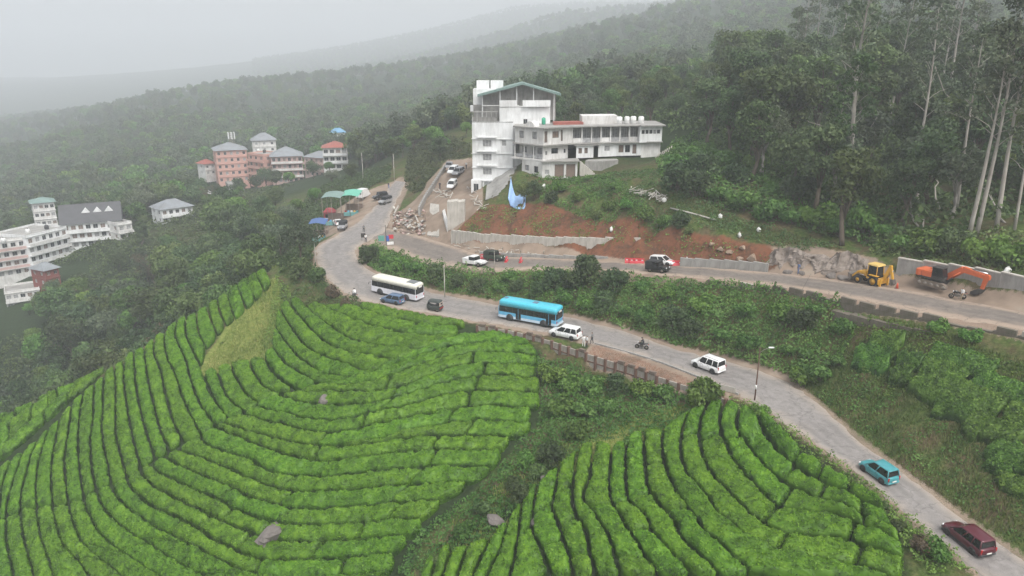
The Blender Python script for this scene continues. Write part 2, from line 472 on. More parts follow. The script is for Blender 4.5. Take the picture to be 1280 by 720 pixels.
def dense(A, B, nacross=5, step=0.6):
    out = []
    for i in range(len(A) - 1):
        L = max(np.linalg.norm(A[i + 1] - A[i]), np.linalg.norm(B[i + 1] - B[i]))
        for t in np.arange(0, 1, step / max(L, step)):
            a, b = A[i] * (1 - t) + A[i + 1] * t, B[i] * (1 - t) + B[i + 1] * t
            for s in np.linspace(0, 1, nacross): out.append(a * (1 - s) + b * s)
    return np.array(out)
def graded(X, Y):
    """terrain height with the road beds cut into it"""
    z = rbf(X, Y)
    rough = fbm(X / 5, Y / 5, seed=3) * 0.22 + fbm(X / 1.3, Y / 1.3, seed=5) * 0.07 + np.where(Y > 180, 1, 0) * fbm(X / 40, Y / 40, seed=9) * 1.2
    near = np.full(X.shape, 1e3)
    if Y.min() < 260:
        for pts in (ROAD_PTS_L, ROAD_PTS_U):
            d, rz = dist_to(pts, X, Y)
            w = 1 - smooth(0.55, 1.7, d)
            z = z * (1 - w) + (rz - 0.1) * w
            near = np.minimum(near, d)
    z = z + rough * smooth(1.0, 4.0, near)
    return z, near
ROAD_PTS_L = dense(LA, LB, 7); ROAD_PTS_U = dense(UA, UB, 7)
GX0, GX1, GY0, GY1, GS = -150.0, 150.0, 20.0, 262.0, 0.6
gx = np.arange(GX0, GX1 + GS, GS); gy = np.arange(GY0, GY1 + GS, GS)
GXX, GYY = np.meshgrid(gx, gy)
GZ, GROAD = graded(GXX, GYY)
FX0, FX1, FY0, FY1, FS = -2000.0, 2000.0, -100.0, 3700.0, 14.0
fx = np.arange(FX0, FX1 + FS, FS); fy = np.arange(FY0, FY1 + FS, FS)
FXX, FYY = np.meshgrid(fx, fy)
FZ = rbf(FXX, FYY) + np.where((FYY > 180), 1, 0) * fbm(FXX / 40, FYY / 40, seed=9) * 1.2
def bil(G, x0, y0, s, X, Y):
    u = np.clip((X - x0) / s, 0, G.shape[1] - 1.001); v = np.clip((Y - y0) / s, 0, G.shape[0] - 1.001)
    i, j = u.astype(int), v.astype(int); a, b = u - i, v - j
    return (G[j, i] * (1 - a) + G[j, i + 1] * a) * (1 - b) + (G[j + 1, i] * (1 - a) + G[j + 1, i + 1] * a) * b
def H(X, Y):
    X = np.asarray(X, float); Y = np.asarray(Y, float)
    inn = (X > GX0) & (X < GX1) & (Y > GY0) & (Y < GY1)
    return np.where(inn, bil(GZ, GX0, GY0, GS, X, Y), bil(FZ, FX0, FY0, FS, X, Y))
def hit(px, py, dmin=40, dmax=260, step=0.25):
    """where the sight lines through these pixels meet the ground"""
    px = np.atleast_1d(np.asarray(px, float)); py = np.atleast_1d(np.asarray(py, float))
    u, f, s = ray(px, py)
    D = np.arange(dmin, dmax, step)
    X = u[:, None] * D; Y = f[:, None] * D; Z = CAM_Z + s[:, None] * D
    below = Z < H(X, Y)
    k = np.where(below.any(1), below.argmax(1), len(D) - 1)
    d = D[k]
    return np.stack([u * d, f * d, H(u * d, f * d)], 1)
def ground(px, py):
    return tuple(float(v) for v in hit(px, py)[0])

# ------------------------------------------------------------------ ground sheet
def ground_sheet():
    nu, nv = 430, 430
    v = np.linspace(0, 1, nv)
    Y = -60 + 80 * (np.exp(v * 4.0) - 1) / (math.e ** 0.9 - 1)
    t = np.concatenate([np.linspace(20, 262, 330), 262 + (np.exp(np.linspace(0, 1, 90)[1:] * 4.2) - 1) / (math.exp(4.2) - 1) * 5200])
    Y = np.concatenate([np.linspace(-60, 20, 20)[:-1], t])
    s = np.linspace(-1, 1, nu); s = np.sign(s) * (np.abs(s) * 0.75 + 0.25 * np.abs(s) ** 3)
    SS, YY = np.meshgrid(s, Y)
    XX = SS * (np.maximum(YY, 0) * 1.15 + 70)
    ZZ = H(XX, YY)
    far = smooth(3300, 3650, YY)
    ZZ = ZZ * (1 - far) + (-45 + 0.03 * np.clip(XX, -1500, 3000)) * far
    near = np.where((XX > GX0) & (XX < GX1) & (YY > GY0) & (YY < GY1), bil(GROAD, GX0, GY0, GS, XX, YY), 99)
    V = None
    n, m = YY.shape
    i = np.arange(n - 1)[:, None] * m + np.arange(m - 1)[None]
    F = np.stack([i, i + 1, i + m + 1, i + m], -1).reshape(-1, 4)
    return V, F, XX, YY, ZZ, near
def in_poly(X, Y, poly):
    inside = np.zeros(np.shape(X), bool); n = len(poly)
    for i in range(n):
        x0, y0 = poly[i][:2]; x1, y1 = poly[(i + 1) % n][:2]
        c = ((y0 > Y) != (y1 > Y)) & (X < (x1 - x0) * (Y - y0) / (y1 - y0 + 1e-12) + x0)
        inside ^= c
    return inside
def px_poly(pts):
    return hit([p[0] for p in pts], [p[1] for p in pts])
def poly_mask(X, Y, pts, soft=1.2):
    """1 inside a patch of ground outlined in the photograph, fading over soft metres"""
    P = px_poly(pts); ins = in_poly(X, Y, P)
    D = np.full(np.shape(X), 1e3)
    for i in range(len(P)):
        a, b = P[i, :2], P[(i + 1) % len(P), :2]
        ab = b - a; t = np.clip(((X - a[0]) * ab[0] + (Y - a[1]) * ab[1]) / (ab @ ab + 1e-9), 0, 1)
        D = np.minimum(D, np.hypot(X - a[0] - t * ab[0], Y - a[1] - t * ab[1]))
    return np.where(ins, 1, 1 - smooth(0, soft, D))
RED_CUT = [(570, 290), (600, 262), (640, 262), (700, 268), (740, 285), (800, 292), (850, 292), (900, 300), (960, 315), (965, 332), (860, 330), (800, 322), (690, 300), (600, 296)]
DIRT_PADS = [[(395, 300), (420, 262), (460, 240), (500, 222), (512, 230), (497, 260), (489, 285), (440, 300)],
             [(488, 290), (505, 262), (530, 240), (560, 200), (590, 200), (600, 235), (600, 290), (610, 318), (570, 308)],
             [(1050, 349), (1120, 350), (1285, 379), (1285, 400), (1130, 366)],
             [(745, 431), (800, 449), (905, 492), (905, 500), (840, 477), (735, 443)],
             [(565, 303), (640, 311), (800, 315), (800, 326), (680, 322), (600, 318)], [(940, 335), (950, 316), (1000, 312), (1050, 318), (1090, 326), (1110, 350), (1060, 350)], [(-30, 372), (36, 370), (40, 392), (-30, 396)]]
LAWN = [[(340, 350), (352, 380), (355, 408), (340, 440), (322, 456), (285, 460), (255, 468), (262, 448), (290, 405), (318, 376)], [(735, 560), (790, 532), (840, 515), (870, 515), (850, 535), (790, 548), (745, 570), (700, 592), (690, 590)]]
TEA_SOIL = [[(440, 385), (590, 410), (672, 440), (670, 530), (632, 570), (590, 612), (520, 680), (490, 760), (-60, 760), (-100, 600), (134, 470), (230, 408), (255, 470), (330, 455), (360, 410)],
            [(560, 690), (650, 625), (700, 585), (800, 545), (870, 512), (950, 520), (1050, 600), (1110, 645), (1130, 740), (560, 760)]]
def make_ground():
    V, F, XX, YY, ZZ, near = ground_sheet()
    red = np.zeros(XX.shape); dirt = np.zeros(XX.shape)
    w = (XX > -80) & (XX < 80) & (YY > 30) & (YY < 230)
    red[w] = np.maximum(red[w], poly_mask(XX[w], YY[w], RED_CUT, 1.5))
    for p in DIRT_PADS: dirt[w] = np.maximum(dirt[w], poly_mask(XX[w], YY[w], p, 1.2))
    dirt = np.maximum(dirt, (1 - smooth(0.5, 1.3, near)) * np.where((YY < 80) & (XX > 20), 0.62, 1.0))
    red[w] = np.maximum(red[w], 0.5 * poly_mask(XX[w], YY[w], DIRT_PADS[3], 0.8))
    dU, _ = dist_to(UA[::2], XX, YY, 6)
    band = (XX > 10) * (1 - smooth(2.0, 3.0, dU)); dirt = np.maximum(dirt, band); red = np.maximum(red, band * 0.4)
    m, nt, b = node_mat('ground_soil_grass')
    tc = nt.nodes.new('ShaderNodeTexCoord')
    n1, n2, n3 = nz(nt, 0.35, 5), nz(nt, 2.2, 5, 0.65), nz(nt, 9, 3, 0.6)
    grass = ramp(nt, n2, [(0.3, (0.028, 0.045, 0.012)), (0.5, (0.06, 0.095, 0.022)), (0.72, (0.13, 0.145, 0.05))])
    soil = ramp(nt, n2, [(0.3, (0.07, 0.045, 0.03)), (0.6, (0.13, 0.085, 0.055)), (0.75, (0.2, 0.145, 0.1))])
    redc = ramp(nt, mixc(nt, 0.5, n2, n1), [(0.34, (0.055, 0.036, 0.022)), (0.45, (0.11, 0.055, 0.032)), (0.55, (0.19, 0.075, 0.04)), (0.66, (0.125, 0.082, 0.05))])
    dirtc = ramp(nt, n1, [(0.3, (0.19, 0.145, 0.11)), (0.55, (0.28, 0.215, 0.165)), (0.75, (0.3, 0.25, 0.2))])
    g1 = mixc(nt, ramp(nt, n1, [(0.42, (0, 0, 0)), (0.62, (0.75,) * 3)]), grass, soil)
    def edged(name):
        a = attr(nt, name)
        mm = nt.nodes.new('ShaderNodeMath'); mm.operation = 'MULTIPLY_ADD'; mm.inputs[1].default_value = 1.0
        ms = nt.nodes.new('ShaderNodeMath'); ms.operation = 'MULTIPLY_ADD'; ms.inputs[1].default_value = 0.9; ms.inputs[2].default_value = -0.45
        nt.links.new(n3, ms.inputs[0]); nt.links.new(a.outputs['Fac'], mm.inputs[0]); nt.links.new(ms.outputs[0], mm.inputs[2])
        return ramp(nt, mm.outputs[0], [(0.4, (0, 0, 0)), (0.62, (1, 1, 1))])
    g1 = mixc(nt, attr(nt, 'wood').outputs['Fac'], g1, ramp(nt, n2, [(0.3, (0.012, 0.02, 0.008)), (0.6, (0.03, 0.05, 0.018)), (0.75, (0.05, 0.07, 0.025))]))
    g1 = mixc(nt, edged('lawn'), g1, ramp(nt, n2, [(0.3, (0.085, 0.125, 0.025)), (0.55, (0.17, 0.2, 0.05)), (0.75, (0.3, 0.27, 0.12))]))
    c = mixc(nt, edged('dirt'), g1, dirtc)
    c = mixc(nt, edged('red'), c, redc)
    nt.links.new(c, b.inputs['Base Color'])
    b.inputs['Roughness'].default_value = 0.95; b.inputs['Specular IOR Level'].default_value = 0.15
    bump(nt, n3, b, 0.6, 0.12)
    ZZ = ZZ + red * (fbm(XX / 1.3, YY / 4.0, seed=77) * 0.3 + fbm(XX / 0.7, YY / 0.7, seed=79) * 0.15) * (near > 2)
    V = np.stack([XX, YY, ZZ], -1).reshape(-1, 3)
    me = np_mesh('ground', V, F, m, True)
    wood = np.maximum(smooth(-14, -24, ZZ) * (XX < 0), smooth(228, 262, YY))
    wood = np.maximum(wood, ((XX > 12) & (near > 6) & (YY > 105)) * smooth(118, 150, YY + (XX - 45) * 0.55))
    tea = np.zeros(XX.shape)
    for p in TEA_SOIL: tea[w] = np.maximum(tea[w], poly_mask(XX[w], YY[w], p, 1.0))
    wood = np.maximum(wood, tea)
    lawn = np.zeros(XX.shape)
    for p in LAWN: lawn[w] = np.maximum(lawn[w], poly_mask(XX[w], YY[w], p, 1.5))
    for nm, a in (('red', red), ('dirt', dirt), ('wood', wood), ('lawn', lawn)):
        at = me.attributes.new(nm, 'FLOAT', 'POINT'); at.data.foreach_set('value', a.ravel().astype(np.float32))
    o = link('ground', me)
    tag(o, kind='structure')
    return o
make_ground()

# ------------------------------------------------------------------ road surfaces
def asphalt(name, base, dust, dustamt):
    m, nt, b = node_mat(name)
    n1, n2, n3 = nz(nt, 0.25, 4), nz(nt, 1.6, 6, 0.7), nz(nt, 30, 2, 0.5)
    c = ramp(nt, n2, [(0.3, [v * 0.78 for v in base]), (0.7, [v * 1.2 for v in base])])
    a = attr(nt, 'edge')
    mm = nt.nodes.new('ShaderNodeMath'); mm.operation = 'MULTIPLY_ADD'; mm.inputs[1].default_value = dustamt
    ms = nt.nodes.new('ShaderNodeMath'); ms.operation = 'MULTIPLY_ADD'; ms.inputs[1].default_value = 1.1; ms.inputs[2].default_value = -0.55
    nt.links.new(n1, ms.inputs[0]); nt.links.new(a.outputs['Fac'], mm.inputs[0]); nt.links.new(ms.outputs[0], mm.inputs[2])
    c = mixc(nt, ramp(nt, mm.outputs[0], [(0.15, (0, 0, 0)), (0.7, (0.9,) * 3)]), c, dust)
    tr = attr(nt, 'track')
    c = mixc(nt, tr.outputs['Fac'], c, [v * 0.74 for v in base])
    stain = nz(nt, 0.55, 7, 0.75)
    c = mixc(nt, ramp(nt, stain, [(0.56, (0, 0, 0)), (0.63, (0.5,) * 3)]), c, [v * 0.62 for v in base])
    vo = nt.nodes.new('ShaderNodeTexVoronoi'); vo.feature = 'DISTANCE_TO_EDGE'; vo.inputs['Scale'].default_value = 0.42
    tcv = nt.nodes.new('ShaderNodeTexCoord'); mv = nt.nodes.new('ShaderNodeVectorMath'); mv.operation = 'MULTIPLY_ADD'
    nn_ = nt.nodes.new('ShaderNodeTexNoise'); nn_.inputs['Scale'].default_value = 1.5; nt.links.new(tcv.outputs['Object'], nn_.inputs['Vector'])
    mv.inputs[1].default_value = (1.4, 1.4, 0); nt.links.new(nn_.outputs['Color'], mv.inputs[0]); nt.links.new(tcv.outputs['Object'], mv.inputs[2]); nt.links.new(mv.outputs[0], vo.inputs['Vector'])
    c = mixc(nt, ramp(nt, vo.outputs['Distance'], [(0.0, (0.55,) * 3), (0.035, (0, 0, 0))]), c, [v * 0.5 for v in base])
    nt.links.new(mixc(nt, 0.25, c, ramp(nt, n3, [(0.3, (0.1, 0.1, 0.1)), (0.7, (0.9, 0.9, 0.9))]), 'OVERLAY'), b.inputs['Base Color'])
    b.inputs['Roughness'].default_value = 0.85; b.inputs['Specular IOR Level'].default_value = 0.3
    bump(nt, n3, b, 0.2, 0.02)
    return m
def road(name, A, B, mat, na=26, lift=0.0):
    n = len(A); s = np.linspace(0, 1, na)
    jit = fbm(np.arange(n) / 2.0, np.zeros(n), seed=31) * 0.32
    d = B - A; L = np.linalg.norm(d, axis=1)[:, None]
    A2 = A + d / L * jit[:, None]; B2 = B - d / L * (fbm(np.arange(n) / 3.0, np.ones(n) * 5, seed=37) * 0.25)[:, None]
    P = A2[:, None] * (1 - s)[None, :, None] + B2[:, None] * s[None, :, None]
    P[..., 2] += lift + 0.05 * np.sin(np.pi * s)[None]
    P[:, 0, 2] -= 0.12; P[:, -1, 2] -= 0.12
    i = np.arange(n - 1)[:, None] * na + np.arange(na - 1)[None]
    F = np.stack([i, i + na, i + na + 1, i + 1], -1).reshape(-1, 4)
    me = np_mesh(name, P.reshape(-1, 3), F, mat, True)
    e = np.tile(np.abs(s * 2 - 1) ** 2, n)
    at = me.attributes.new('edge', 'FLOAT', 'POINT'); at.data.foreach_set('value', e.astype(np.float32))
    tk = np.tile(0.75 * np.maximum(np.exp(-((s - 0.24) / 0.07) ** 2), np.maximum(np.exp(-((s - 0.47) / 0.07) ** 2), np.exp(-((s - 0.76) / 0.08) ** 2))), n) * np.clip(0.55 + 0.8 * np.repeat(fbm(np.arange(n) / 5.0, np.zeros(n), seed=91), na), 0, 1)
    at = me.attributes.new('track', 'FLOAT', 'POINT'); at.data.foreach_set('value', tk.astype(np.float32))
    o = link(name, me); tag(o, kind='structure')
    return o
M_ASPH = asphalt('asphalt_grey', (0.24, 0.222, 0.21), (0.33, 0.28, 0.235), 0.75)
M_ASPH2 = asphalt('asphalt_dusty', (0.185, 0.16, 0.14), (0.34, 0.265, 0.205), 1.15)
road('road_lower', LA, LB, M_ASPH)
road('road_upper', UA, UB, M_ASPH2, lift=0.004)
# ------------------------------------------------------------------ tea hedges: strips between the gap lines seen in the photograph
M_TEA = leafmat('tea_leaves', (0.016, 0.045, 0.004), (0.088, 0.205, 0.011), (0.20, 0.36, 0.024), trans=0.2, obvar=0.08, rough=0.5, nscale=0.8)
M_TEA_OLD = leafmat('tea_leaves_unpruned', (0.018, 0.05, 0.01), (0.075, 0.165, 0.022), (0.17, 0.30, 0.05), trans=0.2, obvar=0.18, rough=0.5, nscale=1.1)
def resample(P, n):
    P = np.asarray(P, float)
    s = np.concatenate([[0], np.cumsum(np.linalg.norm(np.diff(P[:, :2], axis=0), axis=1))])
    t = np.linspace(0, s[-1], n)
    return np.stack([np.interp(t, s, P[:, k]) for k in range(P.shape[1])], 1)
def world_line(px_pts, n=90):
    P = resample(catmull([(x, y, 0) for x, y in px_pts], 6), n)
    return hit(P[:, 0], P[:, 1], dmin=42, dmax=180)
def leaf_faces(P, N, size, rng, jit=0.7, aspect=0.55):
    """small diamond leaves at P lying about normal to N"""
    n = len(P)
    N = N + rng.normal(0, jit, (n, 3)); N /= np.linalg.norm(N, axis=1)[:, None] + 1e-9
    a = np.cross(N, rng.normal(0, 1, (n, 3))); a /= np.linalg.norm(a, axis=1)[:, None] + 1e-9
    b = np.cross(N, a)
    s = (size * rng.uniform(0.6, 1.3, n))[:, None] if np.isscalar(size) else (size * rng.uniform(0.7, 1.2, n))[:, None]
    V = np.stack([P - a * s, P - b * s * aspect, P + a * s, P + b * s * aspect], 1).reshape(-1, 3)
    F = np.arange(4 * n).reshape(n, 4)
    return V, F
HEDGES = 0
def hedge(A, B, label, group, mat, seed, height=1.15, gap=0.175, leafd=52, old=False):
    """one clipped hedge: A and B are its two gap lines on the ground (n,3)"""
    global HEDGES
    A, B = np.asarray(A), np.asarray(B)
    rng = np.random.default_rng(seed)
    L = np.linalg.norm(np.diff((A + B) / 2, axis=0), axis=1).sum()
    W = np.median(np.linalg.norm(B - A, axis=1))
    if L < 0.8 or W < 0.5: return
    n = max(5, int(L / 0.24)); k = max(9, int(W / 0.2) + 5)
    A, B = resample(A, n), resample(B, n)
    d = B - A; w = np.linalg.norm(d[:, :2], axis=1)
    g = np.minimum(gap / np.maximum(w, 0.1), 0.3)
    # cross-section: up one side, over the flat top, down the other
    q = np.linspace(0, 1, k)
    prof_s = np.concatenate([[0.0, 0.0], np.linspace(0.02, 0.98, k - 4), [1.0, 1.0]])
    prof_h = np.concatenate([[-0.25, 0.45], 0.76 + 0.24 * (1 - np.abs(np.linspace(-1, 1, k - 4)) ** 3.2), [0.45, -0.25]])
    S = g[:, None] + prof_s[None] * (1 - 2 * g[:, None])
    wob = (fbm(np.arange(n) * 0.24 / 1.6, np.full(n, seed * 0.37), seed=2) * 0.07 / np.maximum(w, 0.4))[:, None]
    S = S + wob * (1 - np.abs(prof_s * 2 - 1))[None] * 0.6 + wob * 0.5
    t = np.linspace(0, L, n); e = np.minimum(t, L - t)
    rd = np.sqrt(1 - (1 - np.clip(e / 0.5, 0, 1)) ** 2)
    S = 0.5 + (S - 0.5) * (0.45 + 0.55 * rd)[:, None]
    P = A[:, None] + d[:, None] * S[..., None]
    X, Y = P[..., 0], P[..., 1]
    gz = H(X, Y)
    t = np.linspace(0, L, n)
    e = np.minimum(t, L - t)
    endr = np.clip(e / 0.45, 0, 1); endr = np.sqrt(1 - (1 - endr) ** 2)
    hh = height * (1 + 0.15 * fbm(X / 1.4, Y / 1.4, seed=41) + 0.15 * fbm(X / 0.45, Y / 0.45, seed=43, octaves=2))
    hz = np.where(prof_h[None] > 0, prof_h[None] * hh * (0.35 + 0.65 * endr[:, None]), -0.25)
    Z = gz + hz
    # leafy bulge on the flanks
    bul = 0.14 * vnoise(X / 0.5, Y / 0.5, Z / 0.5, seed=seed % 97)
    dn = d / (np.linalg.norm(d, axis=1)[:, None] + 1e-9)
    side = np.sign(prof_s - 0.5) * (np.abs(prof_s - 0.5) > 0.45)
    X = X + dn[:, None, 0] * side[None] * bul; Y = Y + dn[:, None, 1] * side[None] * bul
    V = np.stack([X, Y, Z], -1)
    i = np.arange(n - 1)[:, None] * k + np.arange(k - 1)[None]
    F = np.stack([i, i + 1, i + k + 1, i + k], -1).reshape(-1, 4)
    V0 = V.reshape(-1, 3)
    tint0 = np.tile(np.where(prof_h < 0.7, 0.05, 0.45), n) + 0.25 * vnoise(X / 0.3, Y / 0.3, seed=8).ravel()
    caps = [np.arange(k)[::-1].reshape(1, -1), ((n - 1) * k + np.arange(k)).reshape(1, -1)]
    # leaves scattered over the surface
    q4 = V0[F]
    ar = np.linalg.norm(np.cross(q4[:, 1] - q4[:, 0], q4[:, 3] - q4[:, 0]), axis=1)
    nl = int(ar.sum() * leafd)
    fi = rng.choice(len(F), nl, p=ar / ar.sum())
    a, b = rng.random(nl)[:, None], rng.random(nl)[:, None]
    pp = (q4[fi, 0] * (1 - a) + q4[fi, 1] * a) * (1 - b) + (q4[fi, 3] * (1 - a) + q4[fi, 2] * a) * b
    nn = np.cross(q4[fi, 1] - q4[fi, 0], q4[fi, 3] - q4[fi, 0]); nn /= np.linalg.norm(nn, axis=1)[:, None] + 1e-9
    nn[nn[:, 2] < -0.2] *= -1
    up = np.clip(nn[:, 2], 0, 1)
    pp = pp + nn * rng.uniform(0.0, 0.09, nl)[:, None]
    lv, lf = leaf_faces(pp, nn + np.array([0, 0, 0.3]), 0.10 if not old else 0.12, rng, 0.75)
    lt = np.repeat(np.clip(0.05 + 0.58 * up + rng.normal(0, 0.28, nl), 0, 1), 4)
    off = len(V0)
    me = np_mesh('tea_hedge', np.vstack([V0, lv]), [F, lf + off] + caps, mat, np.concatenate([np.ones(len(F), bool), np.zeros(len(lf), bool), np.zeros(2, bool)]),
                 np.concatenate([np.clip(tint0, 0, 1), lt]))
    o = link('tea_hedge', me)
    tag(o, label, 'tea hedge', group)
    HEDGES += 1
def strip(l1, l2, label, group, seed, cuts=None, avg=13.0, mat=None, trim=0.15, **kw):
    """the hedges of one row, parted by narrow cuts"""
    A, B = world_line(l1), world_line(l2)
    L = np.linalg.norm(np.diff((A + B) / 2, axis=0), axis=1).sum()
    rng = np.random.default_rng(seed + 1000)
    if cuts is None:
        nc = max(0, int(round(L / avg)) - 1)
        cuts = sorted((np.arange(1, nc + 1) + rng.uniform(-0.3, 0.3, nc)) / (nc + 1)) if nc else []
    ed = [rng.uniform(0, 0.15) / max(L, 3)] + list(cuts) + [1.0 - rng.uniform(0, trim) / max(L, 3)]
    n = len(A)
    for i in range(len(ed) - 1):
        seg_l = label(i, len(ed) - 1) if callable(label) else label
        g = 0.09 / max(L, 1)
        lo, hi = ed[i] + (g if i else 0), ed[i + 1] - (g if i < len(ed) - 2 else 0)
        t = np.linspace(lo, hi, max(6, int((hi - lo) * n))) * (n - 1)
        f = np.floor(t).astype(int).clip(0, n - 2); r_ = (t - f)[:, None]
        hedge(A[f] * (1 - r_) + A[f + 1] * r_, B[f] * (1 - r_) + B[f + 1] * r_, seg_l, group, mat or M_TEA, seed * 13 + i, **kw)

ORD = ['first', 'second', 'third', 'fourth', 'fifth', 'sixth', 'seventh', 'eighth', 'ninth', 'tenth', 'eleventh', 'twelfth', 'thirteenth', 'fourteenth', 'fifteenth', 'sixteenth', 'seventeenth', 'eighteenth', 'nineteenth', 'twentieth', 'twenty-first']
def rowlab(head, k, tail, ends):
    """label by row, counted from a landmark, and by which length of the row"""
    def f(i, n):
        part = '' if n == 1 else (', ' + ends[0] + ' length' if i == 0 else ', ' + ends[1] + ' length' if i == n - 1 else ', middle length' if n == 3 else ', ' + ORD[i] + ' piece from ' + {'upper': 'top', 'grass patch': 'grass', 'spur side': 'spur'}[ends[0]])
        return f'{head} in the {ORD[k]} row {tail}{part}'
    return f
G_V = 'tea rows running down the crest of the spur'
LAB_V = 'clipped tea hedge running downhill from the crest of the grassy spur'
LAB_A = 'clipped tea hedge between the grass patch and the roadside below the white bus'
LAB_B = 'long clipped tea hedge running across the slope below the pillared retaining wall'
LAB_W = 'clipped tea hedge bending round the low end of the spur'
LAB_C = 'clipped tea hedge in the field between the gully and the road with cars'
LAB_S = 'narrow tea hedge on the far edge of the spur beyond the diagonal footpath'
LAB_U = 'overgrown flat-topped tea bush on the steep slope between the two roads'
VL = [  # gap lines left to right, each from the crest downhill
    [(-75, 612), (-95, 640), (-105, 665)], [(-45, 605), (-60, 632), (-68, 662)], [(-18, 597), (-30, 625), (-36, 660)], [(2, 590), (-8, 615), (-14, 657)], [(17, 581), (5, 610), (1, 655)], [(32, 571), (22, 598), (12, 629), (9, 652)], [(49, 555), (37, 588), (29, 622), (27, 645)], [(64, 540), (52, 575), (47, 608), (47, 639)],
    [(77, 528), (69, 565), (65, 598), (67, 637)], [(92, 511), (87, 545), (82, 578), (84, 615), (87, 635)], [(106, 497), (101, 524), (99, 558), (101, 592), (106, 630)],
    [(119, 485), (118, 524), (114, 558), (116, 588), (121, 617)], [(131, 474), (130, 511), (129, 551), (136, 588), (140, 611)], [(144, 464), (146, 504), (146, 548), (153, 578), (160, 602)],
    [(156, 455), (156, 487), (161, 521), (168, 558), (177, 589)], [(168, 446), (171, 487), (178, 524), (188, 558), (195, 578)], [(181, 440), (185, 474), (193, 511), (202, 545), (212, 568)],
    [(194, 428), (193, 447), (202, 471), (208, 500), (218, 534), (229, 557)], [(207, 420), (208, 447), (222, 481), (232, 511), (249, 545), (254, 554)], [(222, 408), (220, 427), (232, 454), (239, 481), (249, 508), (269, 538)],
    [(234, 403), (233, 423), (243, 447), (254, 472), (266, 503), (288, 530)]]
for i in range(len(VL) - 1): strip(VL[i], VL[i + 1], rowlab('clipped downhill tea hedge', len(VL) - 2 - i, 'below the spur grass patch', ('upper', 'lower')), G_V, 100 + i, avg=22)
VU = [[(234, 403), (233, 423), (242, 444), (252, 462)], [(247, 396), (248, 418), (258, 441)], [(260, 389), (265, 408), (272, 424)], [(272, 380), (275, 395), (282, 411)], [(285, 371), (288, 385), (294, 402)],
      [(297, 363), (302, 376), (308, 391)], [(309, 355), (314, 367), (319, 379)], [(320, 348), (326, 360), (330, 368)], [(331, 340), (337, 351), (340, 357)]]
for i in range(len(VU) - 1): strip(VU[i], VU[i + 1], rowlab('short tea hedge', len(VU) - 2 - i, 'down the crest from the roadside trees', ('upper', 'lower')), G_V, 140 + i, cuts=[])
VB = [[(254, 472), (262, 490), (269, 507), (278, 522), (288, 531)], [(272, 468), (278, 488), (286, 504), (297, 515), (308, 522)], [(288, 459), (294, 475), (303, 491), (313, 503), (326, 511)], [(312, 456), (318, 472), (328, 487), (341, 495), (353, 499)],
      [(330, 455), (340, 471), (353, 484), (366, 492)]]
for i in range(len(VB) - 1): strip(VB[i], VB[i + 1], rowlab('short curving tea hedge', i, 'under the grass patch', ('upper', 'lower')), G_V, 160 + i, cuts=[])
AL = [[(330, 453), (340, 469), (353, 481), (372, 492)], [(340, 438), (358, 461), (378, 473), (398, 486)], [(344, 412), (356, 432), (375, 453), (404, 473), (440, 480)], [(349, 390), (362, 412), (384, 440), (415, 455), (462, 472)],
      [(361, 380), (374, 400), (402, 429), (431, 446), (470, 452), (502, 458)], [(378, 381), (392, 398), (433, 427), (462, 436), (505, 442), (533, 443)], [(404, 388), (442, 405), (485, 418), (530, 426), (572, 424)], [(446, 390), (485, 403), (529, 411), (575, 414)], [(458, 383), (500, 393), (545, 402), (585, 408)]]
for i in range(len(AL) - 1): strip(AL[i], AL[i + 1], rowlab('clipped tea hedge', len(AL) - 2 - i, 'below the white bus', ('grass patch', 'seam')), 'tea rows above the seam', 180 + i, avg=14, gap=0.22)
BL = [[(472, 472), (505, 454), (570, 426), (612, 420), (640, 424)], [(443, 481), (502, 459), (569, 438), (620, 436), (668, 438)], [(391, 489), (465, 484), (536, 459), (600, 447), (674, 450)], [(372, 498), (415, 496), (485, 495), (552, 471), (600, 461), (676, 464)],
      [(351, 501), (384, 511), (431, 513), (485, 507), (590, 478), (676, 479)], [(317, 514), (368, 526), (418, 532), (485, 519), (586, 497), (676, 498)], [(304, 525), (361, 540), (418, 548), (485, 535), (586, 516), (675, 517)], [(277, 535), (334, 553), (395, 564), (452, 560), (519, 546), (586, 534), (668, 537)]]
BCUT = {0: [], 1: [0.55], 2: [0.35, 0.72], 3: [0.42, 0.78], 4: [0.14, 0.44, 0.77], 5: [0.4, 0.76], 6: [0.3, 0.72]}
for i in range(len(BL) - 1): strip(BL[i], BL[i + 1], rowlab('clipped tea hedge', i, 'below the pillared wall', ('spur side', 'gully side')), 'tea rows across the slope', 200 + i, cuts=BCUT.get(i), trim=1.2, gap=0.24)
M1 = [(430, 566), (452, 565), (500, 556), (572, 552), (645, 553)]
strip([(430, 563), (452, 560), (519, 546), (586, 534), (668, 537)], M1, LAB_B, 'tea rows across the slope', 210, cuts=[0.7])
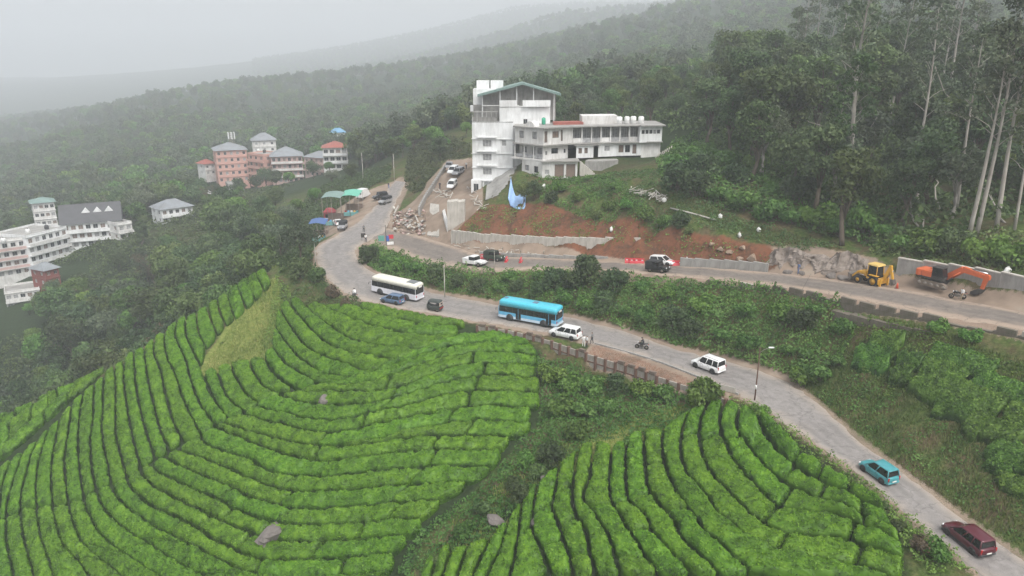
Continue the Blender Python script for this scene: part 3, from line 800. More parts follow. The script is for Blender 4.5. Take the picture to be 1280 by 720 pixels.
WL = [[(277, 535), (334, 553), (395, 564), (440, 566), (500, 557), (572, 552), (645, 553)], [(270, 541), (312, 559), (350, 572), (397, 584), (455, 579), (510, 573), (567, 570), (630, 570)], [(250, 552), (264, 566), (312, 582), (340, 598), (387, 603), (435, 601), (497, 595), (547, 591), (618, 591)],
      [(222, 569), (260, 582), (300, 600), (340, 616), (365, 621), (420, 621), (472, 616), (530, 613), (592, 610)], [(205, 578), (240, 596), (285, 615), (325, 634), (365, 643), (422, 643), (485, 637), (558, 633)], [(188, 590), (240, 618), (275, 633), (325, 655), (370, 665), (422, 664), (485, 659), (532, 655)],
      [(177, 592), (184, 608), (217, 628), (260, 650), (300, 668), (350, 684), (422, 685), (472, 681), (520, 678)], [(159, 602), (166, 618), (187, 637), (237, 662), (270, 682), (317, 704), (365, 708), (422, 706), (500, 699)],
      [(140, 612), (152, 635), (195, 667), (240, 690), (287, 714), (340, 732), (420, 732), (495, 722)], [(122, 620), (132, 643), (152, 664), (187, 687), (237, 719), (290, 745), (360, 760)], [(106, 631), (113, 652), (132, 681), (157, 700), (187, 719), (230, 748), (280, 780)],
      [(87, 637), (96, 668), (112, 694), (145, 720), (180, 755)], [(67, 640), (72, 665), (82, 691), (105, 717), (130, 755)], [(47, 643), (53, 677), (63, 708), (72, 740)], [(27, 647), (33, 686), (42, 719), (48, 745)], [(9, 654), (10, 686), (17, 717), (22, 745)], [(-14, 660), (-14, 690), (-9, 720), (-4, 750)], [(-36, 664), (-38, 700), (-34, 750)], [(-68, 668), (-68, 705), (-66, 760)]]
WCUT = {0: [0.35, 0.75], 1: [0.42, 0.78], 2: [0.36, 0.78], 3: [0.42, 0.8], 4: [0.27, 0.48, 0.86], 5: [0.33, 0.47, 0.8], 6: [0.3, 0.45, 0.7], 7: [0.25, 0.55, 0.82], 8: [0.3, 0.6]}
for i in range(len(WL) - 1): strip(WL[i], WL[i + 1], rowlab('bending tea hedge', i, 'of the low spur field', ('spur side', 'gully side')), 'tea rows round the low end of the spur', 230 + i, cuts=WCUT.get(i), trim=0.9, gap=0.22)
SL = [[(352, 328), (300, 359), (250, 388), (190, 424), (134, 459), (70, 507), (-5, 570)], [(346, 329), (297, 355), (240, 388), (190, 417), (130, 452), (60, 500), (-5, 545)], [(343, 329), (290, 356), (232, 388), (182, 417), (120, 453), (50, 500), (-5, 532)]]
for i in range(len(SL) - 1): strip(SL[i], SL[i + 1], LAB_S, 'tea hedges beyond the footpath', 260 + i, avg=12)
strip([(131, 466), (75, 516), (0, 582), (-70, 640)], [(134, 459), (70, 507), (-5, 570), (-75, 625)], LAB_S, 'tea hedges beyond the footpath', 266, avg=14)
CL = [[(532, 706), (524, 732), (516, 752)], [(549, 698), (540, 727), (532, 750)], [(567, 688), (556, 722), (550, 745)], [(586, 690), (574, 722), (567, 745)], [(617, 676), (597, 716), (585, 745)], [(636, 660), (627, 690), (612, 722), (603, 745)], [(652, 632), (650, 660), (646, 690), (640, 720), (634, 745)], [(672, 612), (667, 640), (665, 670), (677, 697), (688, 725)],
      [(699, 588), (695, 617), (690, 642), (700, 670), (710, 702), (718, 728)], [(722, 566), (717, 600), (715, 622), (717, 647), (732, 672), (737, 700), (745, 728)], [(743, 560), (736, 605), (729, 632), (745, 655), (762, 682), (770, 712), (776, 730)],
      [(765, 565), (761, 605), (764, 635), (775, 655), (790, 682), (815, 715), (826, 730)], [(782, 556), (782, 612), (787, 637), (808, 657), (818, 677), (852, 715), (866, 730)], [(803, 545), (807, 605), (817, 630), (842, 660), (852, 682), (880, 710), (900, 730)],
      [(829, 542), (827, 565), (832, 592), (840, 614), (865, 650), (880, 672), (905, 695), (940, 728)], [(866, 517), (856, 532), (850, 560), (852, 585), (862, 607), (885, 630), (892, 647), (922, 672), (960, 696), (1000, 708), (1060, 716), (1125, 735)],
      [(884, 509), (874, 538), (875, 570), (890, 602), (922, 637), (942, 656), (960, 668), (993, 677), (1050, 683), (1090, 696), (1130, 710)], [(905, 508), (899, 535), (907, 564), (927, 597), (960, 633), (980, 645), (1027, 650), (1075, 664), (1126, 690)],
      [(925, 513), (920, 540), (933, 562), (953, 589), (980, 613), (1010, 628), (1060, 646), (1116, 672)], [(944, 519), (953, 547), (972, 571), (997, 594), (1025, 611), (1065, 629), (1106, 652)], [(955, 521), (980, 545), (1008, 575), (1047, 599), (1085, 624), (1100, 634)]]
CCUT = {4: [0.45], 5: [0.35, 0.7], 6: [0.3, 0.55, 0.85], 7: [0.4], 8: [0.45, 0.85], 9: [0.4, 0.62], 10: [0.38], 11: [0.2, 0.5], 12: [0.3], 13: [0.11, 0.6, 0.85], 14: [0.14, 0.5, 0.8], 15: [0.16, 0.5, 0.84], 16: [0.42, 0.62, 0.84], 17: [0.38, 0.55, 0.75], 18: []}
for i in range(len(CL) - 1): strip(CL[i], CL[i + 1], rowlab('clipped tea hedge', len(CL) - 2 - i, 'from the lower road', ('upper', 'lower')), 'tea rows between the gully and the road', 300 + i, cuts=CCUT.get(i - 2), gap=0.21)
# unpruned tea on the slope between the roads: centre lines on the ground
for i, (l, w, h) in enumerate([([(1067, 451), (1090, 455), (1110, 458)], 1.9, 1.1), ([(1085, 437), (1105, 438), (1122, 440)], 1.9, 1.0), ([(1112, 478), (1125, 477), (1138, 477)], 1.8, 1.0), ([(1142, 480), (1160, 490), (1183, 503)], 2.0, 1.1), ([(1180, 496), (1215, 505), (1252, 517)], 2.1, 1.0),
                               ([(1167, 512), (1190, 517), (1217, 523)], 1.9, 1.0), ([(1207, 535), (1240, 546), (1274, 556)], 2.2, 1.1), ([(1255, 522), (1275, 530), (1295, 537)], 1.9, 1.0), ([(1122, 455), (1136, 457), (1152, 459)], 1.6, 0.9), ([(1152, 467), (1175, 476), (1202, 487)], 2.0, 1.0),
                               ([(1238, 566), (1260, 576), (1290, 590)], 2.0, 1.0), ([(1236, 580), (1250, 590), (1262, 598)], 1.5, 0.9), ([(1160, 447), (1200, 458), (1240, 470)], 2.0, 0.8), ([(1215, 480), (1245, 490), (1285, 503)], 1.9, 0.8), ([(1248, 602), (1265, 612), (1290, 622)], 1.6, 0.8)]):
    P = world_line(l, 30); t = np.gradient(P, axis=0); nrm = np.stack([-t[:, 1], t[:, 0], 0 * t[:, 0]], 1); nrm /= np.linalg.norm(nrm, axis=1)[:, None] + 1e-9
    wv = (w / 2 * (1 + 0.2 * fbm(np.arange(30) / 6, np.full(30, i * 3.1), seed=4)))[:, None]
    hedge(P - nrm * wv, P + nrm * wv, LAB_U, 'unpruned tea between the roads', M_TEA_OLD, 700 + i, height=h, gap=0.05, leafd=90, old=True)
print('hedges', HEDGES, round(time.time() - T0, 1))
# ------------------------------------------------------------------ trees and shrubs: prototypes, then copies
M_BARK = weathered('bark_brown', (0.11, 0.085, 0.06), (0.05, 0.045, 0.035), 0.8, 0.7, 0.9)
M_PALE_BARK = weathered('bark_pale', (0.38, 0.35, 0.31), (0.17, 0.14, 0.115), 0.5, 0.8, 0.85)
M_LEAF = leafmat('leaf_mid', (0.034, 0.066, 0.02), (0.078, 0.13, 0.036), (0.14, 0.2, 0.064), obvar=0.4)
M_LEAF_D = leafmat('leaf_dark', (0.034, 0.065, 0.025), (0.07, 0.115, 0.042), (0.12, 0.17, 0.064), obvar=0.3)
M_LEAF_L = leafmat('leaf_fresh', (0.04, 0.10, 0.018), (0.098, 0.20, 0.034), (0.175, 0.285, 0.068), obvar=0.3)
M_LEAF_E = leafmat('leaf_eucalyptus', (0.05, 0.075, 0.043), (0.095, 0.126, 0.07), (0.155, 0.185, 0.105), obvar=0.3)
M_LEAF_B = leafmat('leaf_brown', (0.06, 0.05, 0.03), (0.11, 0.085, 0.05), (0.17, 0.13, 0.085), obvar=0.2)
M_CREEPER = leafmat('leaf_creeper', (0.033, 0.088, 0.017), (0.082, 0.18, 0.035), (0.16, 0.27, 0.07), obvar=0.1, nscale=0.25)
M_GRASS = leafmat('grass_blades', (0.09, 0.15, 0.025), (0.21, 0.27, 0.06), (0.38, 0.37, 0.13), obvar=0.1, nscale=0.3, rough=0.7)
M_DRYGRASS = leafmat('grass_dry', (0.05, 0.085, 0.02), (0.11, 0.155, 0.04), (0.2, 0.215, 0.085), obvar=0.1, nscale=0.35, rough=0.7)

def crown_mesh(name, rng, C, Rr, nper, size, mat, sq=0.8, jit=0.6, tint0=0.5):
    Ps, Ns, Ts, Ss = [], [], [], []
    for c, r_ in zip(C, Rr):
        n = int(nper * (r_ / np.mean(Rr)) ** 2)
        d = rng.normal(0, 1, (n, 3)); d[:, 2] = d[:, 2] * 0.9 + 0.25
        d /= np.linalg.norm(d, axis=1)[:, None]
        rr = r_ * (0.55 + 0.5 * rng.random(n) ** 0.5) * (1 + 0.28 * vnoise(d[:, 0] * 2.2 + c[0], d[:, 1] * 2.2 + c[1], d[:, 2] * 2.2 + c[2], seed=5))
        Ps.append(np.asarray(c) + d * rr[:, None] * np.array([1, 1, sq])); Ns.append(d)
        Ts.append(np.clip(tint0 + rng.normal(0, 0.12) + rng.normal(0, 0.18, n), 0, 1))
    P, N, T = np.vstack(Ps), np.vstack(Ns), np.concatenate(Ts)
    V, F = leaf_faces(P, N, size, rng, jit, 0.6)
    return np_mesh(name, V, F, mat, False, np.repeat(T, 4))
def limb(mb, rng, a, b, r0, r1, sag=0.12, seg=4):
    a, b = np.asarray(a, float), np.asarray(b, float)
    L = np.linalg.norm(b - a)
    pts = [a + (b - a) * t + np.array([0, 0, 1]) * math.sin(math.pi * t) * L * sag * rng.uniform(0.3, 1) + rng.normal(0, L * 0.03, 3) * (0 < t < 1) for t in np.linspace(0, 1, seg + 1)]
    mb.tube([tuple(p) for p in pts], [r0 + (r1 - r0) * t for t in np.linspace(0, 1, seg + 1)], 6)
def proto_broad(seed, h, cw, mat, nper=130, size=0.30, nclump=17, bark=None, base=0.35, sq=0.8):
    rng = np.random.default_rng(seed)
    ctr = np.array([0, 0, h * (base + 1) / 2]); rad = np.array([cw, cw, h * (1 - base) / 2])
    C, Rr = [], []
    while len(C) < nclump:
        d = rng.uniform(-1, 1, 3)
        if not 0.25 < np.linalg.norm(d) < 1: continue
        c = ctr + d * rad * 0.78
        if any(np.linalg.norm((c - q) / rad) < 0.36 for q in C) and rng.random() < 0.85: continue
        C.append(c); Rr.append(cw * rng.uniform(0.30, 0.48))
    mb = MB(); lean = rng.normal(0, 0.03 * h, 2)
    top = (lean[0], lean[1], h * 0.6); r0 = 0.028 * h + 0.05
    limb(mb, rng, (0, 0, -0.6), top, r0, r0 * 0.4, 0, 5)
    for c in C[::2]:
        t = rng.uniform(0.4, 0.85)
        limb(mb, rng, np.array(top) * t, c, r0 * 0.42, r0 * 0.1)
    return mb.mesh('trunk', bark or M_BARK), crown_mesh('crown', rng, C, Rr, nper, size, mat, sq)
def proto_tall(seed, h, mat, bark, first=0.45, spread=3.2, ntuft=18, nper=70, size=0.28, r0=0.32):
    """tall slender trunk, ascending limbs that end in loose leaf tufts"""
    rng = np.random.default_rng(seed)
    mb = MB(); lean = rng.normal(0, 0.016 * h, 2); bend = rng.normal(0, 0.012 * h, 2)
    def ax(t): return np.array([lean[0] * t + bend[0] * math.sin(t * 3), lean[1] * t + bend[1] * math.sin(t * 3), h * t])
    pts = [ax(t) for t in np.linspace(0, 0.97, 9)]; pts[0][2] -= 0.8
    mb.tube([tuple(p) for p in pts], [r0 * (1 - 0.85 * t) for t in np.linspace(0, 1, 9)], 7)
    C, Rr = [], []
    for i in range(ntuft):
        t = first + (1 - first) * (i + rng.random()) / ntuft
        a = rng.uniform(0, 6.283); L = spread * (1.15 - 0.7 * (t - first) / (1 - first)) * rng.uniform(0.5, 1.1)
        base = ax(t - 0.05); tip = ax(t) + np.array([math.cos(a) * L, math.sin(a) * L, rng.uniform(0.2, 1.6)])
        limb(mb, rng, base, tip, r0 * 0.28 * (1.2 - t), 0.03, 0.05)
        C.append(tip); Rr.append(rng.uniform(0.8, 1.5))
    C.append(ax(1.0)); Rr.append(1.2)
    return mb.mesh('trunk', bark), crown_mesh('crown', rng, C, Rr, nper, size, mat, 0.75, 0.9)
def proto_bare(seed, h, bark, leaf, nleaf=14):
    rng = np.random.default_rng(seed); mb = MB(); tips = []
    limb(mb, rng, (0, 0, -0.5), (0.3, 0.1, h * 0.4), 0.26, 0.16, 0)
    for i in range(9):
        a = i * 2.4 + rng.normal(0, 0.3); L = h * rng.uniform(0.25, 0.4)
        b = np.array([math.cos(a) * L, math.sin(a) * L, h * rng.uniform(0.6, 1.0)]); limb(mb, rng, (0.3, 0.1, h * rng.uniform(0.28, 0.4)), b, 0.1, 0.03, 0.1)
        for k in range(3):
            c = b + rng.normal(0, 0.9, 3) + np.array([0, 0, 0.5]); limb(mb, rng, b * 0.8 + np.array([0.06, 0.02, h * 0.08]), c, 0.04, 0.012, 0.05, 3); tips.append(c)
    return mb.mesh('trunk', bark), crown_mesh('crown', rng, tips, [0.7] * len(tips), nleaf * 2, 0.2, leaf, 0.8, 1.0)
def proto_shrub(seed, h, w, mat, nclump=9, nper=120, size=0.17, bark=None):
    rng = np.random.default_rng(seed); C, Rr = [], []
    for i in range(nclump):
        a = rng.uniform(0, 6.283); q = math.sqrt(rng.random()) * w * 0.62
        C.append(np.array([math.cos(a) * q, math.sin(a) * q, h * rng.uniform(0.25, 0.75) * (1.15 - 0.5 * q / w)])); Rr.append(w * rng.uniform(0.3, 0.46))
    mb = MB()
    for c in C: limb(mb, rng, (c[0] * 0.15, c[1] * 0.15, -0.25), c, 0.05, 0.015, 0.02, 3)
    return mb.mesh('stem', bark or M_BARK), crown_mesh('foliage', rng, C, Rr, nper, size, mat, min(1.0, h / w * 0.8), 0.7)

PROTO = {
    'broad_a': proto_broad(1, 10.5, 4.2, M_LEAF, 150), 'broad_b': proto_broad(2, 9.0, 4.4, M_LEAF_D, 150), 'broad_c': proto_broad(3, 12.0, 3.8, M_LEAF, 140, nclump=20),
    'broad_d': proto_broad(4, 8.0, 3.6, M_LEAF_L, 150), 'broad_e': proto_broad(5, 11.0, 4.8, M_LEAF_D, 130, nclump=22), 'broad_f': proto_broad(6, 9.5, 4.6, M_LEAF_E, 110, nclump=16, base=0.45, sq=0.55),
    'cone_a': proto_broad(8, 12.0, 2.6, M_LEAF_D, 150, nclump=20, base=0.12),
    'bare_a': proto_bare(9, 8.5, M_BARK, M_LEAF_B),
    'tall_a': proto_tall(11, 30, M_LEAF_E, M_PALE_BARK), 'tall_b': proto_tall(12, 27, M_LEAF_E, M_PALE_BARK, 0.55, 3.6), 'tall_c': proto_tall(13, 24, M_LEAF, M_PALE_BARK, 0.4, 3.0, 22, 80, 0.3, 0.24), 'tall_d': proto_tall(14, 33, M_LEAF_E, M_PALE_BARK, 0.5, 3.0, 20, 70, 0.28, 0.36),
    'wood_a': proto_broad(21, 16, 4.6, M_LEAF_D, 150, 0.34, 22, base=0.3), 'wood_b': proto_broad(22, 18, 4.2, M_LEAF, 140, 0.34, 22, base=0.38), 'wood_c': proto_broad(23, 14, 4.8, M_LEAF_E, 120, 0.34, 18, M_PALE_BARK, 0.4, 0.6),
    'shrub_a': proto_shrub(31, 1.7, 1.3, M_LEAF), 'shrub_b': proto_shrub(32, 2.2, 1.6, M_LEAF_L), 'shrub_c': proto_shrub(33, 1.4, 1.5, M_CREEPER), 'shrub_d': proto_shrub(34, 2.6, 1.7, M_LEAF_D, 11),
    'shrub_e': proto_shrub(35, 1.5, 1.4, M_LEAF_B, 8, 60), 'bigleaf': proto_shrub(36, 2.8, 2.5, M_LEAF_L, 16, 110, 0.24),
}
NPLANT = 0
def plant(kind, x, y, scale=1.0, name='tree', label=None, cat='tree', group=None, rz=None, z=None, sink=0.0, zs=1.0):
    global NPLANT
    NPLANT += 1
    z = float(H(x, y)) if z is None else z
    t = thing(name, label, cat, (x, y, z - sink), random.uniform(0, 6.283) if rz is None else rz, group)
    t.scale = (scale, scale, scale * zs)
    tr, cr = PROTO[kind]
    sh = kind.startswith(('shrub', 'bigleaf'))
    link('stem' if sh else 'trunk', tr, t); link('foliage' if sh else 'crown', cr, t)
    return t
def project(x, y, z):
    dz = z - CAM_Z; d = y * CT - dz * ST; v = y * ST + dz * CT
    return 640 + FPX * x / d, 360 - FPX * v / d, d
# things that trees must not grow in front of: picture box and distance
CLEAR = [((-40, 252, 165, 350), 274), ((185, 248, 258, 296), 272), ((-10, 368, 30, 395), 228), ((-10, 392, 32, 470), 222), ((262, 150, 442, 236), 346), ((385, 225, 512, 322), 205), ((585, 88, 840, 262), 166), ((410, 148, 440, 172), 400)]
def blocks(x, y, h, w):
    z = float(H(x, y)); px, py, d = project(x, y, z); _, pt, _ = project(x, y, z + h); pw = w * FPX / d * 0.8
    return any(d < dd + 6 and px + pw > b[0] and px - pw < b[2] and pt < b[3] - 3 and py > b[1] for b, dd in CLEAR)
def scatter(rng, n, sampler, mind, ok, taken, tries=40):
    out = []
    for _ in range(n * tries):
        if len(out) >= n: break
        x, y = sampler(rng)
        if any((x - a) ** 2 + (y - b) ** 2 < mind * mind for a, b in taken): continue
        if not ok(x, y): continue
        taken.append((x, y)); out.append((x, y))
    return out
def px_sampler(x0, x1, d0, d1):
    def f(rng):
        d = math.sqrt(rng.uniform(d0 ** 2, d1 ** 2)); return (rng.uniform(x0, x1) - 640) / FPX * d, d
    return f
def road_clear(x, y, m=4.0):
    if not (GX0 < x < GX1 and GY0 < y < GY1): return True
    return float(bil(GROAD, GX0, GY0, GS, np.array(x), np.array(y))) > m
HOTEL_FOOT = [(-2, 128), (40, 128), (40, 168), (-14, 178), (-14, 140)]
# --- valley behind the tea spur
rv = np.random.default_rng(70); TAKEN = []
def spur_back(x, y):
    """below the spur's crest, on the valley side"""
    z = float(H(x, y)); return z < -13
KV = ['broad_a', 'broad_b', 'broad_c', 'broad_d', 'broad_e', 'broad_f', 'cone_a', 'bare_a']
LABV = {'broad_a': 'mid green round tree in the valley beyond the tea spur', 'broad_b': 'dark green round tree in the valley beyond the tea spur', 'broad_c': 'tall narrow-crowned green tree in the valley beyond the tea spur', 'broad_d': 'small fresh green tree in the valley beyond the tea spur',
        'broad_e': 'large dark spreading tree in the valley beyond the tea spur', 'broad_f': 'grey-green flat-topped tree in the valley beyond the tea spur', 'cone_a': 'dark column-shaped tree in the valley beyond the tea spur', 'bare_a': 'brown half-bare tree in the valley beyond the tea spur'}
def bigsize(k): return {'broad_a': (10.5, 4.2), 'broad_b': (9, 4.4), 'broad_c': (12, 3.8), 'broad_d': (8, 3.6), 'broad_e': (11, 4.8), 'broad_f': (9.5, 4.6), 'cone_a': (12, 2.6), 'bare_a': (8.5, 3.5)}[k]
n_val = 0
for (x, y) in scatter(rv, 235, px_sampler(-90, 400, 128, 300), 5.0, lambda x, y: spur_back(x, y) and road_clear(x, y, 6), TAKEN):
    k = KV[rv.choice(8, p=[.2, .18, .13, .18, .14, .1, .03, .04])]; s = rv.uniform(0.8, 1.4)
    h, w = bigsize(k)
    for s2 in (s, s * 0.6, s * 0.38):
        if not blocks(x, y, h * s2, w * s2): break
    else: continue
    plant(k, x, y, s2, 'valley_tree', LABV[k], 'tree', LABV[k].replace('tree', 'trees', 1)); n_val += 1
# --- trees on the crest by the hairpin, left of the stalls
for px, py, k, s in ((352, 316, 'broad_f', 0.9), (378, 324, 'broad_f', 0.8), (338, 302, 'broad_a', 0.95), (310, 298, 'broad_f', 0.85), (364, 294, 'broad_b', 0.8), (330, 275, 'broad_b', 0.9), (345, 262, 'broad_e', 0.8), (300, 275, 'broad_b', 0.9),
                     (372, 268, 'broad_d', 0.7), (394, 250, 'broad_d', 0.6), (360, 280, 'broad_f', 0.7), (415, 228, 'broad_f', 0.6), (440, 222, 'broad_a', 0.6), (280, 310, 'broad_a', 0.8)):
    x, y, z = hit(px, py + 6, 120, 250)[0]
    plant(k, x, y, s, 'crest_tree', {'broad_f': 'wide grey-green tree on the crest left of the roadside stalls', 'broad_a': 'mid green tree on the slope left of the roadside stalls', 'broad_d': 'low fresh green tree on the slope left of the roadside stalls', 'broad_b': 'dark round tree on the slope left of the roadside stalls', 'broad_e': 'big dark tree on the slope left of the roadside stalls'}[k], 'tree', 'trees left of the roadside stalls')
# --- forest on the hill above the upper road
rf = np.random.default_rng(81); TK2 = []
def hotel_clear(x, y): return not bool(in_poly(np.array([x]), np.array([y]), HOTEL_FOOT)[0])
def forest_ok(x, y):
    z = float(H(x, y)); px, py, d = project(x, y, z)
    if not road_clear(x, y, 6.5) or not hotel_clear(x, y): return False
    if d < 118 and px < 1010: return False
    if px < 1010 and d < 150 and py > 205 + (px - 850) * 0.25: return False
    if px < 860 and d < 172: return False
    return True
KF = ['wood_a', 'wood_b', 'wood_c', 'tall_a', 'tall_b', 'tall_c', 'tall_d', 'broad_e']
LABF = {'wood_a': 'dark leafy forest tree on the misty hill above the upper road', 'wood_b': 'tall green forest tree on the misty hill above the upper road', 'wood_c': 'pale-barked grey-green tree on the misty hill above the upper road', 'tall_a': 'tall slender eucalyptus with white trunk on the misty hill', 'tall_b': 'eucalyptus with bare white lower trunk on the misty hill',
        'tall_c': 'slim pale tree leafy from halfway up on the misty hill', 'tall_d': 'tallest white-trunked eucalyptus rising above the forest on the hill', 'broad_e': 'spreading dark tree low on the misty hill'}
for (x, y) in scatter(rf, 262, px_sampler(690, 1400, 97, 250), 3.9, forest_ok, TK2):
    d = y
    p = [.28, .28, .15, .05, .05, .08, .02, .09] if d < 150 else [.3, .3, .14, .06, .06, .1, .02, .02]
    k = KF[rf.choice(8, p=p)]; s = rf.uniform(0.75, 1.1)
    if k.startswith('tall') and (x * FPX / y + 640 < 960 or rf.random() < 0.35): k = ['wood_a', 'wood_b', 'wood_c'][rf.integers(3)]
    if d < 118: s *= 0.8
    if x * FPX / y + 640 < 880: s *= 0.62
    plant(k, x, y, s, 'forest_tree', LABF[k], 'tree', LABF[k].replace('tree', 'trees', 1) + ' ')
# the trunks that stand out in the photograph
for px, py, k, s in ((1065, 236, 'tall_d', 1.12), (1060, 250, 'tall_c', 0.9), (1208, 300, 'tall_b', 0.95), (1217, 302, 'tall_a', 0.95), (1243, 292, 'tall_a', 1.0), (1262, 310, 'tall_c', 0.9), (1138, 232, 'tall_a', 0.95), (1195, 256, 'tall_b', 0.9)):
    x, y, z = hit(px, py + 8, 95, 220)[0]
    plant(k, x, y, s, 'eucalyptus_tree', 'straight white eucalyptus trunk at the front of the forest above the concrete wall' if px > 1150 else 'straight white eucalyptus trunk rising from the shrubs above the rock cut', 'tree', 'white eucalyptus trunks above the upper road')
for px, py, d, k, s in ((333, 232, 318, 'broad_e', 0.85), (346, 240, 305, 'broad_b', 0.8), (322, 244, 312, 'broad_b', 0.75), (268, 232, 326, 'broad_a', 0.7), (392, 226, 300, 'broad_e', 0.7), (362, 238, 300, 'broad_d', 0.7), (300, 250, 300, 'broad_b', 0.8), (412, 222, 290, 'broad_d', 0.6), (150, 330, 232, 'broad_b', 0.75), (100, 345, 222, 'broad_e', 0.7), (84, 350, 214, 'broad_c', 0.75), (178, 300, 244, 'cone_a', 0.8)):
    x, y, _ = at_d(px, py, d); plant(k, x, y, s, 'town_tree', 'leafy tree standing close in front of the hillside hotels', 'tree', 'trees among the hotels')
# leaning bare stems
def leaning_stem(p0, d0, p1, d1, r0=0.16):
    a = hit(*p0, 90, 200)[0]; b = np.array(at_d(*p1, d1)); rng = np.random.default_rng(int(p0[0]))
    t = thing('leaning_tree', 'leaning bare white stem among the forest trees', 'tree', tuple(a), 0, 'leaning bare stems in the forest')
    mb = MB(); limb(mb, rng, (0, 0, -0.4), b - a, r0, 0.05, 0.06, 7)
    C = []
    for f in (0.6, 0.75, 0.88):
        q = (b - a) * f + np.array([0, 0, 0.3]); c = q + rng.normal(0, 0.5, 3) + np.array([0, 0, 1.6]); limb(mb, rng, q, c, 0.05, 0.015); C.append(c)
    C.append(b - a)
    mb.build('trunk', M_PALE_BARK, t); link('crown', crown_mesh('crown', rng, C, [0.7] * 4, 40, 0.22, M_LEAF_E, 0.8, 0.9), t)
for p0, p1, d1 in (((1165, 300), (1120, 222), 112), ((1155, 308), (1128, 248), 108), ((1240, 210), (1166, 76), 118), ((1268, 282), (1222, 232), 104), ((1085, 232), (1000, 142), 132), ((1120, 150), (1102, 78), 150), ((1176, 262), (1160, 205), 115)):
    leaning_stem(p0, 0, p1, d1)
# --- a few trees round the hotel and beyond the far road
for px, d, k, s, nm in ((655, 138, 'broad_a', 0.42, 'bushy tree below the white hotel beside the blue tarpaulin'), (668, 137, 'broad_b', 0.4, 'dark bushy tree hugging the hotel annexe wall')):
    x, y, z = at_d(px, 230, d); plant(k, x, y, s, 'hotel_tree', nm, 'tree')
rh = np.random.default_rng(5)
for (x, y) in scatter(rh, 34, px_sampler(440, 600, 188, 330), 6.5, lambda x, y: road_clear(x, y, 6) and not (project(x, y, float(H(x, y)))[0] > 552 and y < 205), []):
    k = ['broad_a', 'broad_b', 'broad_d', 'broad_e', 'broad_c'][rh.integers(5)]; s = rh.uniform(0.55, 0.95)
    if blocks(x, y, 9 * s, 4 * s): continue
    plant(k, x, y, s, 'roadside_tree', 'hazy green tree beyond the bend where the far road leaves', 'tree', 'trees beyond the far bend')

